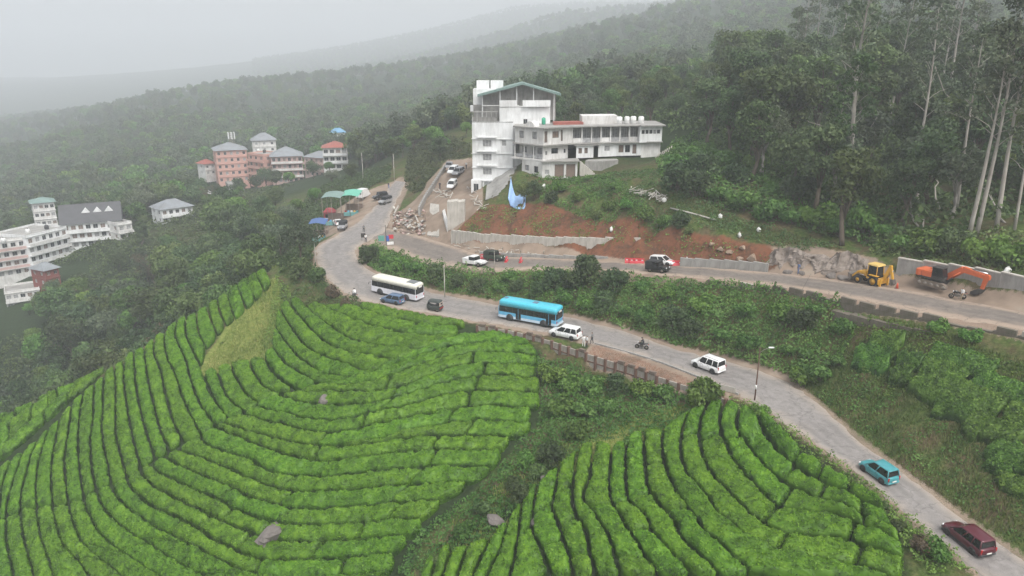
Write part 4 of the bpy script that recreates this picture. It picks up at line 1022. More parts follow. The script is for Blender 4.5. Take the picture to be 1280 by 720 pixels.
# --- wooded hillsides too far off to count: one mass of instances
def far_wood():
    srcs = []
    for i, (h, w, mat) in enumerate(((11, 4.6, M_LEAF), (9, 4.4, M_LEAF_D), (13, 4.4, M_LEAF_D), (10, 4.8, M_LEAF_L), (12, 4.2, M_LEAF_E))):
        tr, cr = proto_broad(200 + i, h, w, mat, 55, 0.55, 16, base=0.2)
        srcs.append((tr, cr))
    rng = np.random.default_rng(99)
    pts = []
    def add(n, x0, x1, d0, d1, cond=lambda px, d: True):
        d = np.sqrt(rng.uniform(d0 ** 2, d1 ** 2, n)); px = rng.uniform(x0, x1, n)
        for a, b in zip(px, d):
            if cond(a, b): pts.append(((a - 640) / FPX * b, b))
    def okfar(px, d):
        x = (px - 640) / FPX * d; z = float(H(x, d)); qx, qy, dd = project(x, d, z); _, qt, _ = project(x, d, z + 9)
        return not any(dd < t + 8 and b[0] - 6 < qx < b[2] + 6 and qt < b[3] - 4 and qy > b[1] for b, t in CLEAR)
    add(3600, -250, 620, 262, 640, okfar)
    add(3200, 560, 1500, 240, 640)
    add(5200, -300, 1100, 640, 1500)
    add(6000, 330, 900, 1500, 3150)
    P = np.array(pts); Z = H(P[:, 0], P[:, 1])
    col = bpy.data.collections.new('far_wood_sources')
    for i, (tr, cr) in enumerate(srcs):
        bm_v = np.zeros((len(tr.vertices), 3), np.float32); tr.vertices.foreach_get('co', bm_v.ravel())
        o1 = bpy.data.objects.new('far_tree_source', None)
        V1 = np.array([v.co for v in tr.vertices]); F1 = [list(p.vertices) for p in tr.polygons]
        V2 = np.array([v.co for v in cr.vertices]); F2 = np.array([list(p.vertices) for p in cr.polygons])
        F1q = np.array([f for f in F1 if len(f) == 4])
        tint = np.concatenate([np.full(len(V1), 0.3), np.array([d.value for d in cr.attributes['tint'].data])])
        me = np_mesh('far_tree', np.vstack([V1, V2]), [F1q, F2 + len(V1)], [M_BARK, cr.materials[0]], False, tint, np.concatenate([np.zeros(len(F1q)), np.ones(len(F2))]))
        bpy.data.objects.remove(o1)
        col.objects.link(bpy.data.objects.new('far_tree', me))
    me = bpy.data.meshes.new('far_wood'); me.from_pydata([(x, y, z) for (x, y), z in zip(pts, Z)], [], [])
    o = link('far_wood', me)
    tag(o, 'dense woodland covering the misty hillsides behind the town', 'woodland', kind='stuff')
    ng = bpy.data.node_groups.new('scatter_trees', 'GeometryNodeTree')
    ng.interface.new_socket('Geometry', in_out='INPUT', socket_type='NodeSocketGeometry')
    ng.interface.new_socket('Geometry', in_out='OUTPUT', socket_type='NodeSocketGeometry')
    N = ng.nodes; Lk = ng.links
    gi, go = N.new('NodeGroupInput'), N.new('NodeGroupOutput')
    ci = N.new('GeometryNodeCollectionInfo'); ci.inputs['Collection'].default_value = col; ci.inputs['Separate Children'].default_value = True; ci.inputs['Reset Children'].default_value = True
    ip = N.new('GeometryNodeInstanceOnPoints'); ip.inputs['Pick Instance'].default_value = True
    ri = N.new('FunctionNodeRandomValue'); ri.data_type = 'INT'; ri.inputs[4].default_value = 0; ri.inputs[5].default_value = 4
    rr = N.new('FunctionNodeRandomValue'); rr.data_type = 'FLOAT_VECTOR'; rr.inputs[0].default_value = (0, 0, 0); rr.inputs[1].default_value = (0, 0, 6.283)
    rs = N.new('FunctionNodeRandomValue'); rs.data_type = 'FLOAT'; rs.inputs[2].default_value = 0.65; rs.inputs[3].default_value = 1.25
    Lk.new(gi.outputs[0], ip.inputs['Points']); Lk.new(ci.outputs[0], ip.inputs['Instance'])
    Lk.new(ri.outputs[2], ip.inputs['Instance Index']); Lk.new(rr.outputs[0], ip.inputs['Rotation']); Lk.new(rs.outputs[1], ip.inputs['Scale'])
    Lk.new(ip.outputs[0], go.inputs[0])
    md = o.modifiers.new('scatter', 'NODES'); md.node_group = ng
far_wood()

# ------------------------------------------------------------------ ground cover that nobody could count
def poly_points(poly, dens, rng, edge=0.6):
    P = px_poly(poly); x0, y0 = P[:, :2].min(0); x1, y1 = P[:, :2].max(0)
    n = int((x1 - x0) * (y1 - y0) * dens)
    X, Y = rng.uniform(x0, x1, n), rng.uniform(y0, y1, n)
    m = in_poly(X, Y, P)
    X, Y = X[m], Y[m]
    m = bil(GROAD, GX0, GY0, GS, X, Y) > edge
    return X[m], Y[m]
def cover(name, label, cat, polys, dens, hmax, size, mat, seed, mound=2.2, patch=0.0, boxes=(), edge=0.6):
    rng = np.random.default_rng(seed); Xs, Ys = [], []
    for p in polys:
        x, y = poly_points(p, dens, rng, edge); Xs.append(x); Ys.append(y)
    for bx in boxes:
        x0, x1, y0, y1, cond = bx; n = int((x1 - x0) * (y1 - y0) * dens); x, y = rng.uniform(x0, x1, n), rng.uniform(y0, y1, n); k = cond(x, y); Xs.append(x[k]); Ys.append(y[k])
    X, Y = np.concatenate(Xs), np.concatenate(Ys)
    if patch > 0:
        k = fbm(X / 3.1, Y / 3.1, seed=seed + 5) + rng.normal(0, 0.15, len(X)) > patch * 2 - 1.2
        X, Y = X[k], Y[k]
    def mh(X, Y): return hmax * np.clip(0.5 + 0.75 * fbm(X / mound, Y / mound, seed=seed) + 0.3 * vnoise(X / 0.6, Y / 0.6, seed=seed + 1), 0.06, 1.3)
    e = 0.25; h = mh(X, Y)
    S = lambda X, Y: H(X, Y) + mh(X, Y)
    N = np.stack([-(S(X + e, Y) - S(X - e, Y)) / (2 * e), -(S(X, Y + e) - S(X, Y - e)) / (2 * e), np.ones(len(X))], 1)
    N /= np.linalg.norm(N, axis=1)[:, None]
    Z = H(X, Y) + h * rng.uniform(0.55, 1.05, len(X))
    V, F = leaf_faces(np.stack([X, Y, Z], 1), N, size, rng, 0.6, 0.65)
    T = np.clip(0.45 + 0.3 * vnoise(X / 1.1, Y / 1.1, seed=seed + 2) + rng.normal(0, 0.2, len(X)), 0, 1)
    o = link(name, np_mesh(name, V, F, mat, False, np.repeat(T, 4)))
    return tag(o, label, cat, kind='stuff')
def grass(name, label, polys, dens, h, mat, seed, patch=0.0):
    rng = np.random.default_rng(seed); Xs, Ys = [], []
    for p in polys:
        x, y = poly_points(p, dens, rng); Xs.append(x); Ys.append(y)
    X, Y = np.concatenate(Xs), np.concatenate(Ys)
    if patch > 0:
        k = fbm(X / 2.3, Y / 2.3, seed=seed + 5) + rng.normal(0, 0.2, len(X)) > patch * 2 - 1.2
        X, Y = X[k], Y[k]
    n = len(X); Z = H(X, Y) - 0.04
    hh = h * rng.uniform(0.5, 1.2, n) * (0.7 + 0.5 * (vnoise(X / 1.5, Y / 1.5, seed=seed) + 0.6)); a = rng.uniform(0, 6.283, n); l = rng.uniform(0.2, 0.8, n) * hh; w = rng.uniform(0.025, 0.06, n)
    b = np.stack([X, Y, Z], 1); s = np.stack([-np.sin(a), np.cos(a), 0 * a], 1) * w[:, None]; dr = np.stack([np.cos(a) * l, np.sin(a) * l, hh], 1)
    V = np.stack([b - s, b + s, b + dr * 0.6 + np.array([0, 0, 0.05]) + s * 0.8, b + dr], 1).reshape(-1, 3)
    o = link(name, np_mesh(name, V, np.arange(4 * n).reshape(n, 4), mat, False, np.repeat(np.clip(0.5 + 0.3 * vnoise(X / 0.9, Y / 0.9, seed=seed + 3) + rng.normal(0, 0.2, n), 0, 1), 4)))
    return tag(o, label, 'grass', kind='stuff')
BANK = [(447, 314), (470, 308), (500, 316), (560, 336), (620, 341), (700, 341), (800, 346), (880, 354), (960, 364), (1060, 386), (1075, 400), (1060, 440), (1030, 470), (990, 478), (950, 462), (890, 446), (830, 430), (760, 406), (700, 391), (630, 379), (560, 366), (500, 350), (462, 336)]
cover('creeper_cover', 'dense creepers and undergrowth draping the bank between the two roads', 'undergrowth', [BANK], 46, 1.2, 0.17, M_CREEPER, 11, 2.0)
cover('hillside_creeper', 'green creepers covering the hillside right of the white hotel', 'undergrowth', [[(818, 200), (840, 182), (900, 168), (1000, 190), (1060, 230), (1120, 262), (1120, 318), (1070, 306), (1010, 288), (960, 280), (900, 262), (850, 236), (825, 222)]], 16, 1.5, 0.24, M_CREEPER, 12, 3.2)
cover('cut_slope_growth', 'patchy green weeds on the soil slope below the white hotel', 'undergrowth', [[(655, 222), (700, 224), (760, 222), (800, 250), (860, 272), (880, 292), (830, 288), (780, 278), (740, 284), (700, 262), (665, 256)]], 28, 0.9, 0.17, M_LEAF_L, 13, 1.8, 0.42)
cover('soil_cut_weeds', 'scattered weeds clinging to the red soil cut', 'undergrowth', [RED_CUT], 14, 0.5, 0.15, M_LEAF_L, 53, 1.2, 0.48)
cover('gully_growth', 'tangle of weeds and shrubs filling the gully between the tea fields', 'undergrowth', [[(668, 440), (735, 470), (800, 488), (880, 502), (860, 530), (800, 545), (740, 555), (700, 590), (660, 620), (620, 672), (540, 720), (496, 724), (510, 692), (533, 662), (560, 640), (594, 616), (620, 596), (632, 575), (648, 557), (670, 537), (676, 515), (676, 470)]], 44, 0.8, 0.15, M_LEAF_L, 14, 1.6, 0.1)
cover('verge_growth', 'weeds along the road edge beside the lower tea field', 'undergrowth', [[(905, 500), (958, 514), (1010, 552), (1080, 600), (1150, 660), (1222, 722), (1160, 722), (1128, 690), (1102, 640), (1050, 602), (1008, 578), (980, 548), (950, 522), (915, 508)]], 42, 0.75, 0.12, M_LEAF_L, 15, 1.1, 0.12, edge=0.12)
cover('bend_growth', 'thick green undergrowth on the knoll beyond the rubble', 'undergrowth', [[(505, 232), (512, 190), (540, 176), (588, 180), (588, 196), (555, 200), (530, 240), (515, 242)]], 12, 1.8, 0.3, M_LEAF, 16, 3.5)
cover('stall_slope_growth', 'thick bushes on the slope left of the roadside stalls', 'undergrowth', [[(340, 332), (330, 310), (360, 280), (400, 238), (440, 214), (490, 212), (488, 226), (455, 240), (415, 268), (396, 300), (394, 325), (375, 345), (350, 345)]], 14, 1.6, 0.26, M_LEAF, 17, 3.0)
cover('roadside_scrub', 'scrubby bushes between the tea and the bend below the road', 'undergrowth', [[(348, 345), (395, 332), (412, 352), (442, 372), (462, 384), (442, 395), (412, 405), (378, 405), (352, 392)]], 26, 0.9, 0.17, M_LEAF, 18, 1.8, 0.35)
def off_road(X, Y, m): return np.where((X > GX0) & (X < GX1) & (Y > GY0) & (Y < GY1), bil(GROAD, GX0, GY0, GS, X, Y), 99) > m
cover('valley_undergrowth', 'mixed undergrowth on the valley floor beyond the tea spur', 'undergrowth', [], 2.6, 2.2, 0.42, M_LEAF, 51, 4.0, boxes=[(-190, -30, 120, 300, lambda X, Y: (H(X, Y) < -11) & (Y > 100 - X * 0.25) & off_road(X, Y, 5) & ~((X < -128) & (Y > 196) & (Y < 234) & (X / Y < -0.60)))])
def hill_ok(X, Y):
    z = H(X, Y); d = Y * CT - (z - CAM_Z) * ST; px = 640 + FPX * X / d; py = 360 - FPX * (Y * ST + (z - CAM_Z) * CT) / d
    return off_road(X, Y, 6.5) & ~in_poly(X, Y, HOTEL_FOOT) & ~((px < 1010) & (d < 150) & (py > 200 + (px - 850) * 0.3)) & ~((px < 835) & (d < 172)) & ~((d < 106) & (px < 1090))
cover('forest_undergrowth', 'dark undergrowth beneath the forest trees above the upper road', 'undergrowth', [], 3.6, 3.2, 0.42, M_LEAF, 52, 4.0, boxes=[(4, 150, 92, 250, hill_ok)])
cover('spur_weeds', 'green weeds between the grass patch and the roadside scrub', 'undergrowth', [[(345, 345), (362, 362), (366, 382), (346, 408), (334, 444), (326, 430), (338, 395)]], 34, 0.45, 0.13, M_LEAF_L, 56, 1.3, 0.1)
cover('wall_top_growth', 'leafy growth on the ground above the tall concrete wall', 'undergrowth', [[(1085, 318), (1125, 324), (1220, 340), (1295, 352), (1295, 296), (1180, 286), (1085, 296)]], 14, 1.3, 0.22, M_LEAF, 57, 2.6)
grass('spur_grass', 'dry yellow-green grass on the bare crest of the tea spur', [[(340, 350), (355, 380), (362, 410), (345, 440), (325, 456), (285, 460), (255, 468), (262, 448), (290, 405), (318, 376)], [(345, 335), (250, 388), (215, 410), (205, 415), (245, 385), (335, 333)]], 50, 0.34, M_GRASS, 21)
grass('slope_grass', 'rough dry grass on the slope between the two roads', [[(985, 480), (1040, 440), (1075, 400), (1130, 405), (1200, 425), (1290, 452), (1300, 700), (1240, 672), (1140, 598), (1070, 545), (1020, 500)]], 48, 0.45, M_DRYGRASS, 22)
grass('gully_grass', 'yellowing grass strip beside the gully', [[(690, 560), (760, 530), (840, 512), (880, 512), (860, 540), (800, 552), (740, 575), (690, 600), (650, 650), (600, 690), (540, 722), (510, 722), (560, 660), (620, 610), (650, 580)]], 55, 0.32, M_GRASS, 23, 0.3)
cover('terrace_weeds', 'mixed weeds on the terrace above the soil cut', 'undergrowth', [[(700, 222), (760, 218), (830, 214), (860, 240), (930, 276), (1010, 300), (1060, 312), (1010, 316), (950, 306), (880, 288), (800, 262), (730, 240)]], 26, 0.55, 0.15, M_LEAF, 55, 1.5, 0.33)
grass('cut_grass', 'thin grass on the terrace above the soil cut', [[(760, 236), (840, 272), (930, 300), (1000, 308), (1000, 296), (900, 266), (820, 238)]], 55, 0.35, M_DRYGRASS, 24, 0.1)
cover('slope_growth', 'leafy weeds on the slope below the stepped wall', 'undergrowth', [[(1040, 440), (1075, 402), (1150, 412), (1290, 460), (1290, 500), (1200, 470), (1120, 500), (1060, 500)]], 34, 0.75, 0.14, M_LEAF_L, 19, 1.5, 0.2)
cover('slope_weeds', 'green weeds among the dry grass on the lower slope', 'undergrowth', [[(1000, 480), (1060, 455), (1130, 500), (1240, 570), (1295, 640), (1295, 690), (1200, 640), (1100, 565)]], 30, 0.5, 0.12, M_CREEPER, 58, 1.4, 0.5)
# ------------------------------------------------------------------ shrubs one can tell apart
def shrub(px, py, k, s, label, group=None, name='shrub'):
    x, y, z = hit(px, py)[0]
    return plant(k, x, y, s, name, label, 'shrub', group, sink=0.05)
shrub(880, 503, 'bigleaf', 1.0, 'big round leafy shrub at the foot of the retaining wall')
shrub(735, 352, 'shrub_d', 1.7, 'tall bushy shrub rising above the bank in front of the upper road')
shrub(692, 362, 'shrub_d', 1.35, 'upright dark shrub on the bank behind the blue bus')
G = 'shrubs on the bank between the roads'
rs_ = np.random.default_rng(44)
for px, py in [(460, 328), (478, 330), (498, 338), (520, 342), (545, 354), (570, 358), (598, 364), (622, 366), (648, 366), (672, 372), (705, 378), (730, 384), (755, 388), (780, 396), (810, 402), (840, 412), (868, 420), (900, 428), (930, 436), (985, 440), (1010, 452), (640, 352), (668, 350), (770, 362), (800, 366), (840, 374), (880, 388), (925, 396), (975, 402), (1000, 415), (1020, 398), (1045, 415), (720, 366), (1003, 470), (1045, 462), (1030, 478)]:
    k = ['shrub_b', 'shrub_c', 'shrub_d', 'shrub_c'][rs_.integers(4)]
    shrub(px + rs_.normal(0, 3), py + rs_.normal(0, 2), k, rs_.uniform(0.8, 1.35), {'shrub_b': 'fresh green shrub in the undergrowth between the two roads', 'shrub_c': 'low creeper-clad shrub in the undergrowth between the two roads', 'shrub_d': 'dark upright shrub in the undergrowth between the two roads'}[k], G)
for px, py, k, s, l in ((692, 478, 'shrub_b', 1.3, 'fresh green shrub against the pillared retaining wall'), (715, 490, 'shrub_b', 1.2, 'fresh green shrub against the pillared retaining wall'), (740, 492, 'shrub_c', 1.4, 'low shrub against the pillared retaining wall'), (770, 492, 'shrub_d', 1.0, 'dark shrub against the pillared retaining wall'), (800, 495, 'shrub_b', 1.1, 'fresh green shrub against the pillared retaining wall'), (830, 500, 'shrub_c', 1.2, 'low shrub against the pillared retaining wall'),
                        (700, 520, 'shrub_b', 1.2, 'bright shrub in the upper gully'), (730, 520, 'shrub_c', 1.3, 'spreading shrub in the upper gully'), (720, 545, 'shrub_b', 1.1, 'bright shrub in the upper gully'), (760, 515, 'shrub_c', 1.1, 'spreading shrub in the upper gully'), (688, 580, 'shrub_d', 1.0, 'dark round shrub in the middle of the gully'), (670, 600, 'shrub_a', 1.0, 'grey-green shrub in the middle of the gully'), (655, 582, 'shrub_b', 0.9, 'yellow-green bush on the gully edge'), (650, 625, 'shrub_d', 0.8, 'dark bush low in the gully'), (640, 610, 'shrub_a', 0.8, 'grey-green shrub beside the gully boulder'),
                        (605, 642, 'shrub_a', 0.9, 'pale flowering shrub on the dry gully side'), (580, 668, 'shrub_b', 0.8, 'yellowish bush at the low end of the gully'), (548, 706, 'shrub_a', 0.7, 'small bush at the low end of the gully'), (950, 518, 'shrub_b', 0.7, 'bush below the street lamp'),
                        (395, 352, 'shrub_a', 1.6, 'grey scrub bush below the bend'), (415, 372, 'shrub_e', 1.3, 'brownish scrub bush below the bend'), (375, 348, 'shrub_d', 1.5, 'dark scrub bush below the bend'), (432, 385, 'shrub_e', 1.0, 'brown scrub bush beside the road'), (390, 385, 'shrub_a', 1.2, 'grey scrub bush below the bend'), (400, 400, 'shrub_b', 0.7, 'small round bush above the tea rows'),
                        (1150, 690, 'shrub_e', 0.8, 'brownish bush at the edge of the lower tea field'), (1120, 665, 'shrub_a', 0.7, 'small bush at the edge of the lower tea field'), (1175, 702, 'shrub_b', 0.8, 'green bush on the verge beside the maroon car'), (1100, 640, 'shrub_a', 0.6, 'low bush on the verge beside the turquoise car'),
                        (1172, 418, 'shrub_b', 0.8, 'young tree-like shrub on the parapet ledge'), (1210, 428, 'shrub_b', 0.75, 'leafy shrub on the parapet ledge'), (820, 545, 'shrub_c', 0.8, 'low bush at the head of the lower tea field'), (790, 560, 'shrub_c', 0.8, 'low bush at the head of the lower tea field'), (1005, 480, 'shrub_b', 1.1, 'rounded fresh green shrub beside the road bend')):
    shrub(px, py, k, s, l, 'shrubs' if l.startswith(('fresh green shrub against', 'low shrub', 'bright shrub', 'spreading', 'grey scrub', 'low bush at')) else None)
rq = np.random.default_rng(61)
for px, py in ((845, 236), (870, 246), (900, 252), (930, 262), (960, 272), (990, 280), (1020, 284), (1050, 296), (880, 222), (920, 232), (960, 242), (1000, 256), (1040, 270), (1080, 290), (840, 212), (870, 200), (905, 208), (945, 214), (990, 228), (1030, 246), (1070, 262), (1105, 300), (1130, 315), (1150, 316), (1190, 318), (1230, 328), (1262, 334)):
    k = ['shrub_b', 'shrub_d', 'shrub_c'][rq.integers(3)]
    shrub(px, py, k, rq.uniform(1.3, 2.1), 'overgrown leafy bush on the hillside above the soil cut' if px < 1090 else 'bush on top of the bank behind the excavator', 'bushes above the upper road')
for px, py, k in ((700, 240, 'shrub_b'), (722, 252, 'shrub_b'), (760, 262, 'shrub_b'), (785, 262, 'shrub_b'), (805, 275, 'shrub_b'), (830, 280, 'shrub_c'), (850, 284, 'shrub_d'), (745, 275, 'shrub_a'), (690, 255, 'shrub_d'), (860, 294, 'shrub_a'), (770, 238, 'shrub_c')):
    shrub(px, py, k, rq.uniform(0.7, 1.1), 'weedy shrub on the red soil slope below the white hotel', 'weedy shrubs on the soil slope')
print('plants', NPLANT, n_val, round(time.time() - T0, 1))
# ------------------------------------------------------------------ vehicles
def paint(name, c, rough=0.28):
    if name in MATS: return MATS[name]
    m, nt, b = node_mat(name)
    f = nz(nt, 2.5, 5, 0.65)
    nt.links.new(ramp(nt, f, [(0.35, [v * 0.86 for v in c]), (0.7, [min(1, v * 1.04) for v in c])]), b.inputs['Base Color'])
    b.inputs['Roughness'].default_value = rough
    b.inputs['Coat Weight'].default_value = 0.3
    MATS[name] = m
    return m
M_GLASS = plain('dark_glass', (0.018, 0.02, 0.022), 0.08, var=0.3)
M_TYRE = plain('tyre_rubber', (0.022, 0.021, 0.02), 0.85)
M_RIM = plain('wheel_steel', (0.42, 0.42, 0.42), 0.4, 0.6)
M_RIMD = plain('wheel_dusty', (0.25, 0.22, 0.19), 0.6, 0.2)
M_BLK = plain('black_plastic', (0.03, 0.03, 0.031), 0.55)
M_LAMP = plain('headlamp_glass', (0.75, 0.76, 0.76), 0.12)
M_TAIL = plain('tail_lamp_red', (0.42, 0.02, 0.018), 0.2)
M_PLATE = plain('number_plate', (0.75, 0.74, 0.68), 0.5)
M_CHROME = plain('bright_metal', (0.6, 0.6, 0.6), 0.25, 0.9)
def rrect(hx0, hx1, hy, z, c=0.12):
    """ring of a rounded rectangle in plan"""
    c = min(c, (hx1 - hx0) / 2.2, hy / 1.1)
    return [(hx0 + c, -hy, z), (hx1 - c, -hy, z), (hx1 - c * 0.3, -hy + c * 0.3, z), (hx1, -hy + c, z), (hx1, hy - c, z), (hx1 - c * 0.3, hy - c * 0.3, z), (hx1 - c, hy, z), (hx0 + c, hy, z), (hx0 + c * 0.3, hy - c * 0.3, z), (hx0, hy - c, z), (hx0, -hy + c, z), (hx0 + c * 0.3, -hy + c * 0.3, z)]
def xsec(x, hw, z0, z1, r=0.09):
    r1 = min(r, (z1 - z0) * 0.4)
    return [(x, -hw + r1, z0), (x, hw - r1, z0), (x, hw, z0 + r1), (x, hw, z0 + (z1 - z0) * 0.6), (x, hw - r1 * 0.35, z1 - r1 * 0.7), (x, hw - r1 * 1.6, z1), (x, -hw + r1 * 1.6, z1), (x, -hw + r1 * 0.35, z1 - r1 * 0.7), (x, -hw, z0 + (z1 - z0) * 0.6), (x, -hw, z0 + r1)]
def slab(mb, a, b, c, d, t, mi=0):
    """thin plate on four corners, thickness t along its normal"""
    A, B, C_, D_ = [np.array(v, float) for v in (a, b, c, d)]
    n = np.cross(B - A, D_ - A); n = n / (np.linalg.norm(n) + 1e-9) * t
    return mb.hexa([tuple(v) for v in (A, B, C_, D_, A + n, B + n, C_ + n, D_ + n)], mi)
WHEELS = {}
def wheel(parent, x, y, r, w, rim=None):
    key = (round(r, 3), round(w, 3), (rim or M_RIM).name)
    if key not in WHEELS:
        n = 18
        t = MB().lathe([(r * 0.6, -w / 2), (r * 0.92, -w / 2), (r, -w * 0.32), (r, w * 0.32), (r * 0.92, w / 2), (r * 0.6, w / 2)], n, axis='y', caps=False).mesh('tyre', M_TYRE)
        h = MB().lathe([(r * 0.62, -w * 0.44), (r * 0.5, -w * 0.3), (r * 0.16, -w * 0.36), (r * 0.16, w * 0.36), (r * 0.5, w * 0.3), (r * 0.62, w * 0.44)], n, axis='y').mesh('rim', rim or M_RIM)
        WHEELS[key] = (t, h)
    t, h = WHEELS[key]
    o = bpy.data.objects.new('wheel', t); COL.objects.link(o); o.parent = parent; o.location = (x, y, r)
    link('rim', h, o)
def place(front, rear, w, L, wb, front_px=True):
    """position and heading from the near-side wheel contacts (pixels)"""
    a, b = np.array(ground(*front)), np.array(ground(*rear))
    m = (a + b) / 2; d = a - b; hd = math.atan2(d[1], d[0])
    n = np.array([-math.sin(hd), math.cos(hd)])
    if n @ m[:2] < 0: n = -n
    c = m[:2] + n * (w / 2)
    pitch = math.atan2(d[2], math.hypot(d[0], d[1]))
    return (c[0], c[1], float(np.mean([a[2], b[2]]))), hd, max(-0.12, min(0.12, pitch))
ROADLIFT = 0.12
def car(name, label, front, rear, L, W, Ht, col, style='hatch', rim=None, cat='car', clad=None, group=None, roofcol=None, z=None):
    c, hd, pit = place(front, rear, W, L, 0)
    t = thing(name, label, cat, (c[0], c[1], c[2] + ROADLIFT if z is None else z), hd, group)
    t.rotation_euler = (0, -pit, hd)
    r = 0.30 if Ht < 1.7 else 0.35
    zb = Ht * (0.575 if style != 'suv' else 0.57); h2 = W / 2; s0 = 0.2 if style != 'suv' else 0.27
    hood = {'hatch': 0.27, 'suv': 0.29, 'mpv': 0.25, 'sedan': 0.29}[style] * L
    tail = {'hatch': 0.03, 'suv': 0.02, 'mpv': 0.03, 'sedan': 0.2}[style] * L
    x0, x1 = -L / 2, L / 2
    fx = x1 - hood
    st = [(x0, h2 * 0.86, s0 + 0.2, zb - 0.12), (x0 + 0.06, h2 * 0.95, s0 + 0.06, zb - 0.03), (x0 + 0.4, h2, s0, zb), (0, h2, s0, zb), (fx - 0.1, h2, s0, zb - 0.01), (fx + 0.25, h2 * 0.99, s0, zb - 0.05), (x1 - 0.35, h2 * 0.95, s0 + 0.02, zb - 0.14), (x1 - 0.1, h2 * 0.88, s0 + 0.06, zb - 0.24), (x1, h2 * 0.76, s0 + 0.14, zb - 0.36)]
    MB().loft([xsec(*q) for q in st], True, True, 0, True).build('body', [col], t)
    if clad:
        mb = MB()
        for s in (-1, 1): mb.box(x0 + 0.15, x1 - 0.2, s * h2 - 0.02, s * h2 + 0.02, s0 - 0.02, s0 + 0.16)
        mb.build('sill_cladding', clad, t)
    # greenhouse: pillars and roof in body colour, glass between them
    xrb, xfb = x0 + tail + 0.05, fx + 0.12
    xrt, xft = {'hatch': (x0 + 0.28, fx - 0.62), 'suv': (x0 + 0.16, fx - 0.42), 'mpv': (x0 + 0.3, fx - 0.75), 'sedan': (x0 + tail + 0.55, fx - 0.7)}[style]
    yb, yt, zr = h2 * 0.95, h2 * 0.80, Ht - 0.07
    roof = MB().loft([rrect(xrt - 0.10, xft + 0.08, yt + 0.03, zr - 0.03, 0.16), rrect(xrt - 0.08, xft + 0.05, yt + 0.01, zr + 0.03, 0.18), rrect(xrt + 0.06, xft - 0.1, yt - 0.1, Ht, 0.2)], True, True, 0, True).build('roof', [roofcol or col], t)
    P = MB()
    cb = [(xrb, -yb), (xfb, -yb), (xfb, yb), (xrb, yb)]; ct = [(xrt, -yt), (xft, -yt), (xft, yt), (xrt, yt)]
    for i in range(4): P.tube([(cb[i][0], cb[i][1], zb - 0.06), (ct[i][0], ct[i][1], zr)], 0.055, 5)
    for f in ((0.42,) if style in ('hatch', 'sedan') else (0.36, 0.68)):
        for s in (-1, 1): P.tube([(xrb + (xfb - xrb) * (1 - f) - 0.1, s * yb, zb - 0.05), (xrt + (xft - xrt) * (1 - f), s * yt, zr)], 0.05, 5)
    P.build('window_pillars', [col], t)
    def g(nm, q): slab(MB(), *q, 0.012).build(nm, M_GLASS, t)
    lo, hi = zb - 0.03, zr - 0.02
    g('windscreen', [(xfb - 0.02, yb - 0.05, lo), (xfb - 0.02, -yb + 0.05, lo), (xft, -yt + 0.03, hi), (xft, yt - 0.03, hi)])
    g('rear_window', [(xrb + 0.02, -yb + 0.05, lo + 0.06), (xrb + 0.02, yb - 0.05, lo + 0.06), (xrt, yt - 0.03, hi), (xrt, -yt + 0.03, hi)])
    for s in (-1, 1):
        q = [(xrb, s * (yb - 0.015), lo), (xfb, s * (yb - 0.015), lo), (xft, s * (yt - 0.01), hi), (xrt, s * (yt - 0.01), hi)]
        g('side_window', q if s < 0 else [q[1], q[0], q[3], q[2]])
    S_ = MB()
    for s in (-1, 1):
        for f in (0.30, 0.62): x = x0 + tail + (xfb - x0 - tail) * f + 0.35; S_.box(x - 0.008, x + 0.008, s * h2 - 0.004, s * h2 + 0.004, s0 + 0.12, zb - 0.06)
        for f in (0.42, 0.74): x = x0 + tail + (xfb - x0 - tail) * f + 0.2; S_.box(x - 0.07, x + 0.07, s * h2 - 0.01, s * h2 + 0.022, zb - 0.17, zb - 0.13)
    S_.build('door_handles', M_BLK, t)
    MB().tube([(xfb - 0.1, -0.35, zb + 0.0), (xfb - 0.28, 0.2, zb + 0.2)], 0.012, 4).build('wiper', M_BLK, t)
    wbx = L * 0.305
    for x in (-wbx, wbx):
        for s in (-1, 1): wheel(t, x + (0.03 if x > 0 else 0), s * (h2 - 0.09), r, 0.2, rim)
    A = MB()
    for x in (-wbx, wbx + 0.03):
        for s in (-1, 1): A.lathe([(r * 1.18, -0.02), (r * 1.18, 0.02)], 14, axis='y', c=(x, s * (h2 - 0.012), r + 0.02))
    A.build('wheel_arches', M_BLK, t)
    for s in (-1, 1):
        MB().box(x1 - 0.22, x1 - 0.06, s * h2 * 0.72 - 0.16, s * h2 * 0.72 + 0.16, zb - 0.38, zb - 0.24, bev=0.03).build('headlight', M_LAMP, t)
        MB().box(x0 + 0.0, x0 + 0.09, s * (h2 * 0.86) - 0.09, s * (h2 * 0.86) + 0.06, zb - 0.36, zb + (0.02 if style != 'sedan' else -0.12), bev=0.02).build('tail_light', M_TAIL, t)
        MB().box(xfb - 0.42, xfb - 0.28, s * (h2 + 0.1) - 0.07, s * (h2 + 0.1) + 0.07, zb, zb + 0.13, bev=0.03).build('wing_mirror', [col], t)
    MB().box(x0 - 0.06, x0 + 0.12, -h2 * 0.9, h2 * 0.9, s0 + 0.08, s0 + 0.27, bev=0.05).build('rear_bumper', [clad or col], t)
    MB().box(x1 - 0.16, x1 + 0.05, -h2 * 0.8, h2 * 0.8, s0 + 0.06, s0 + 0.25, bev=0.05).build('front_bumper', [clad or col], t)
    MB().box(x0 - 0.075, x0 - 0.05, -0.24, 0.24, s0 + 0.30, s0 + 0.41).build('number_plate', M_PLATE, t)
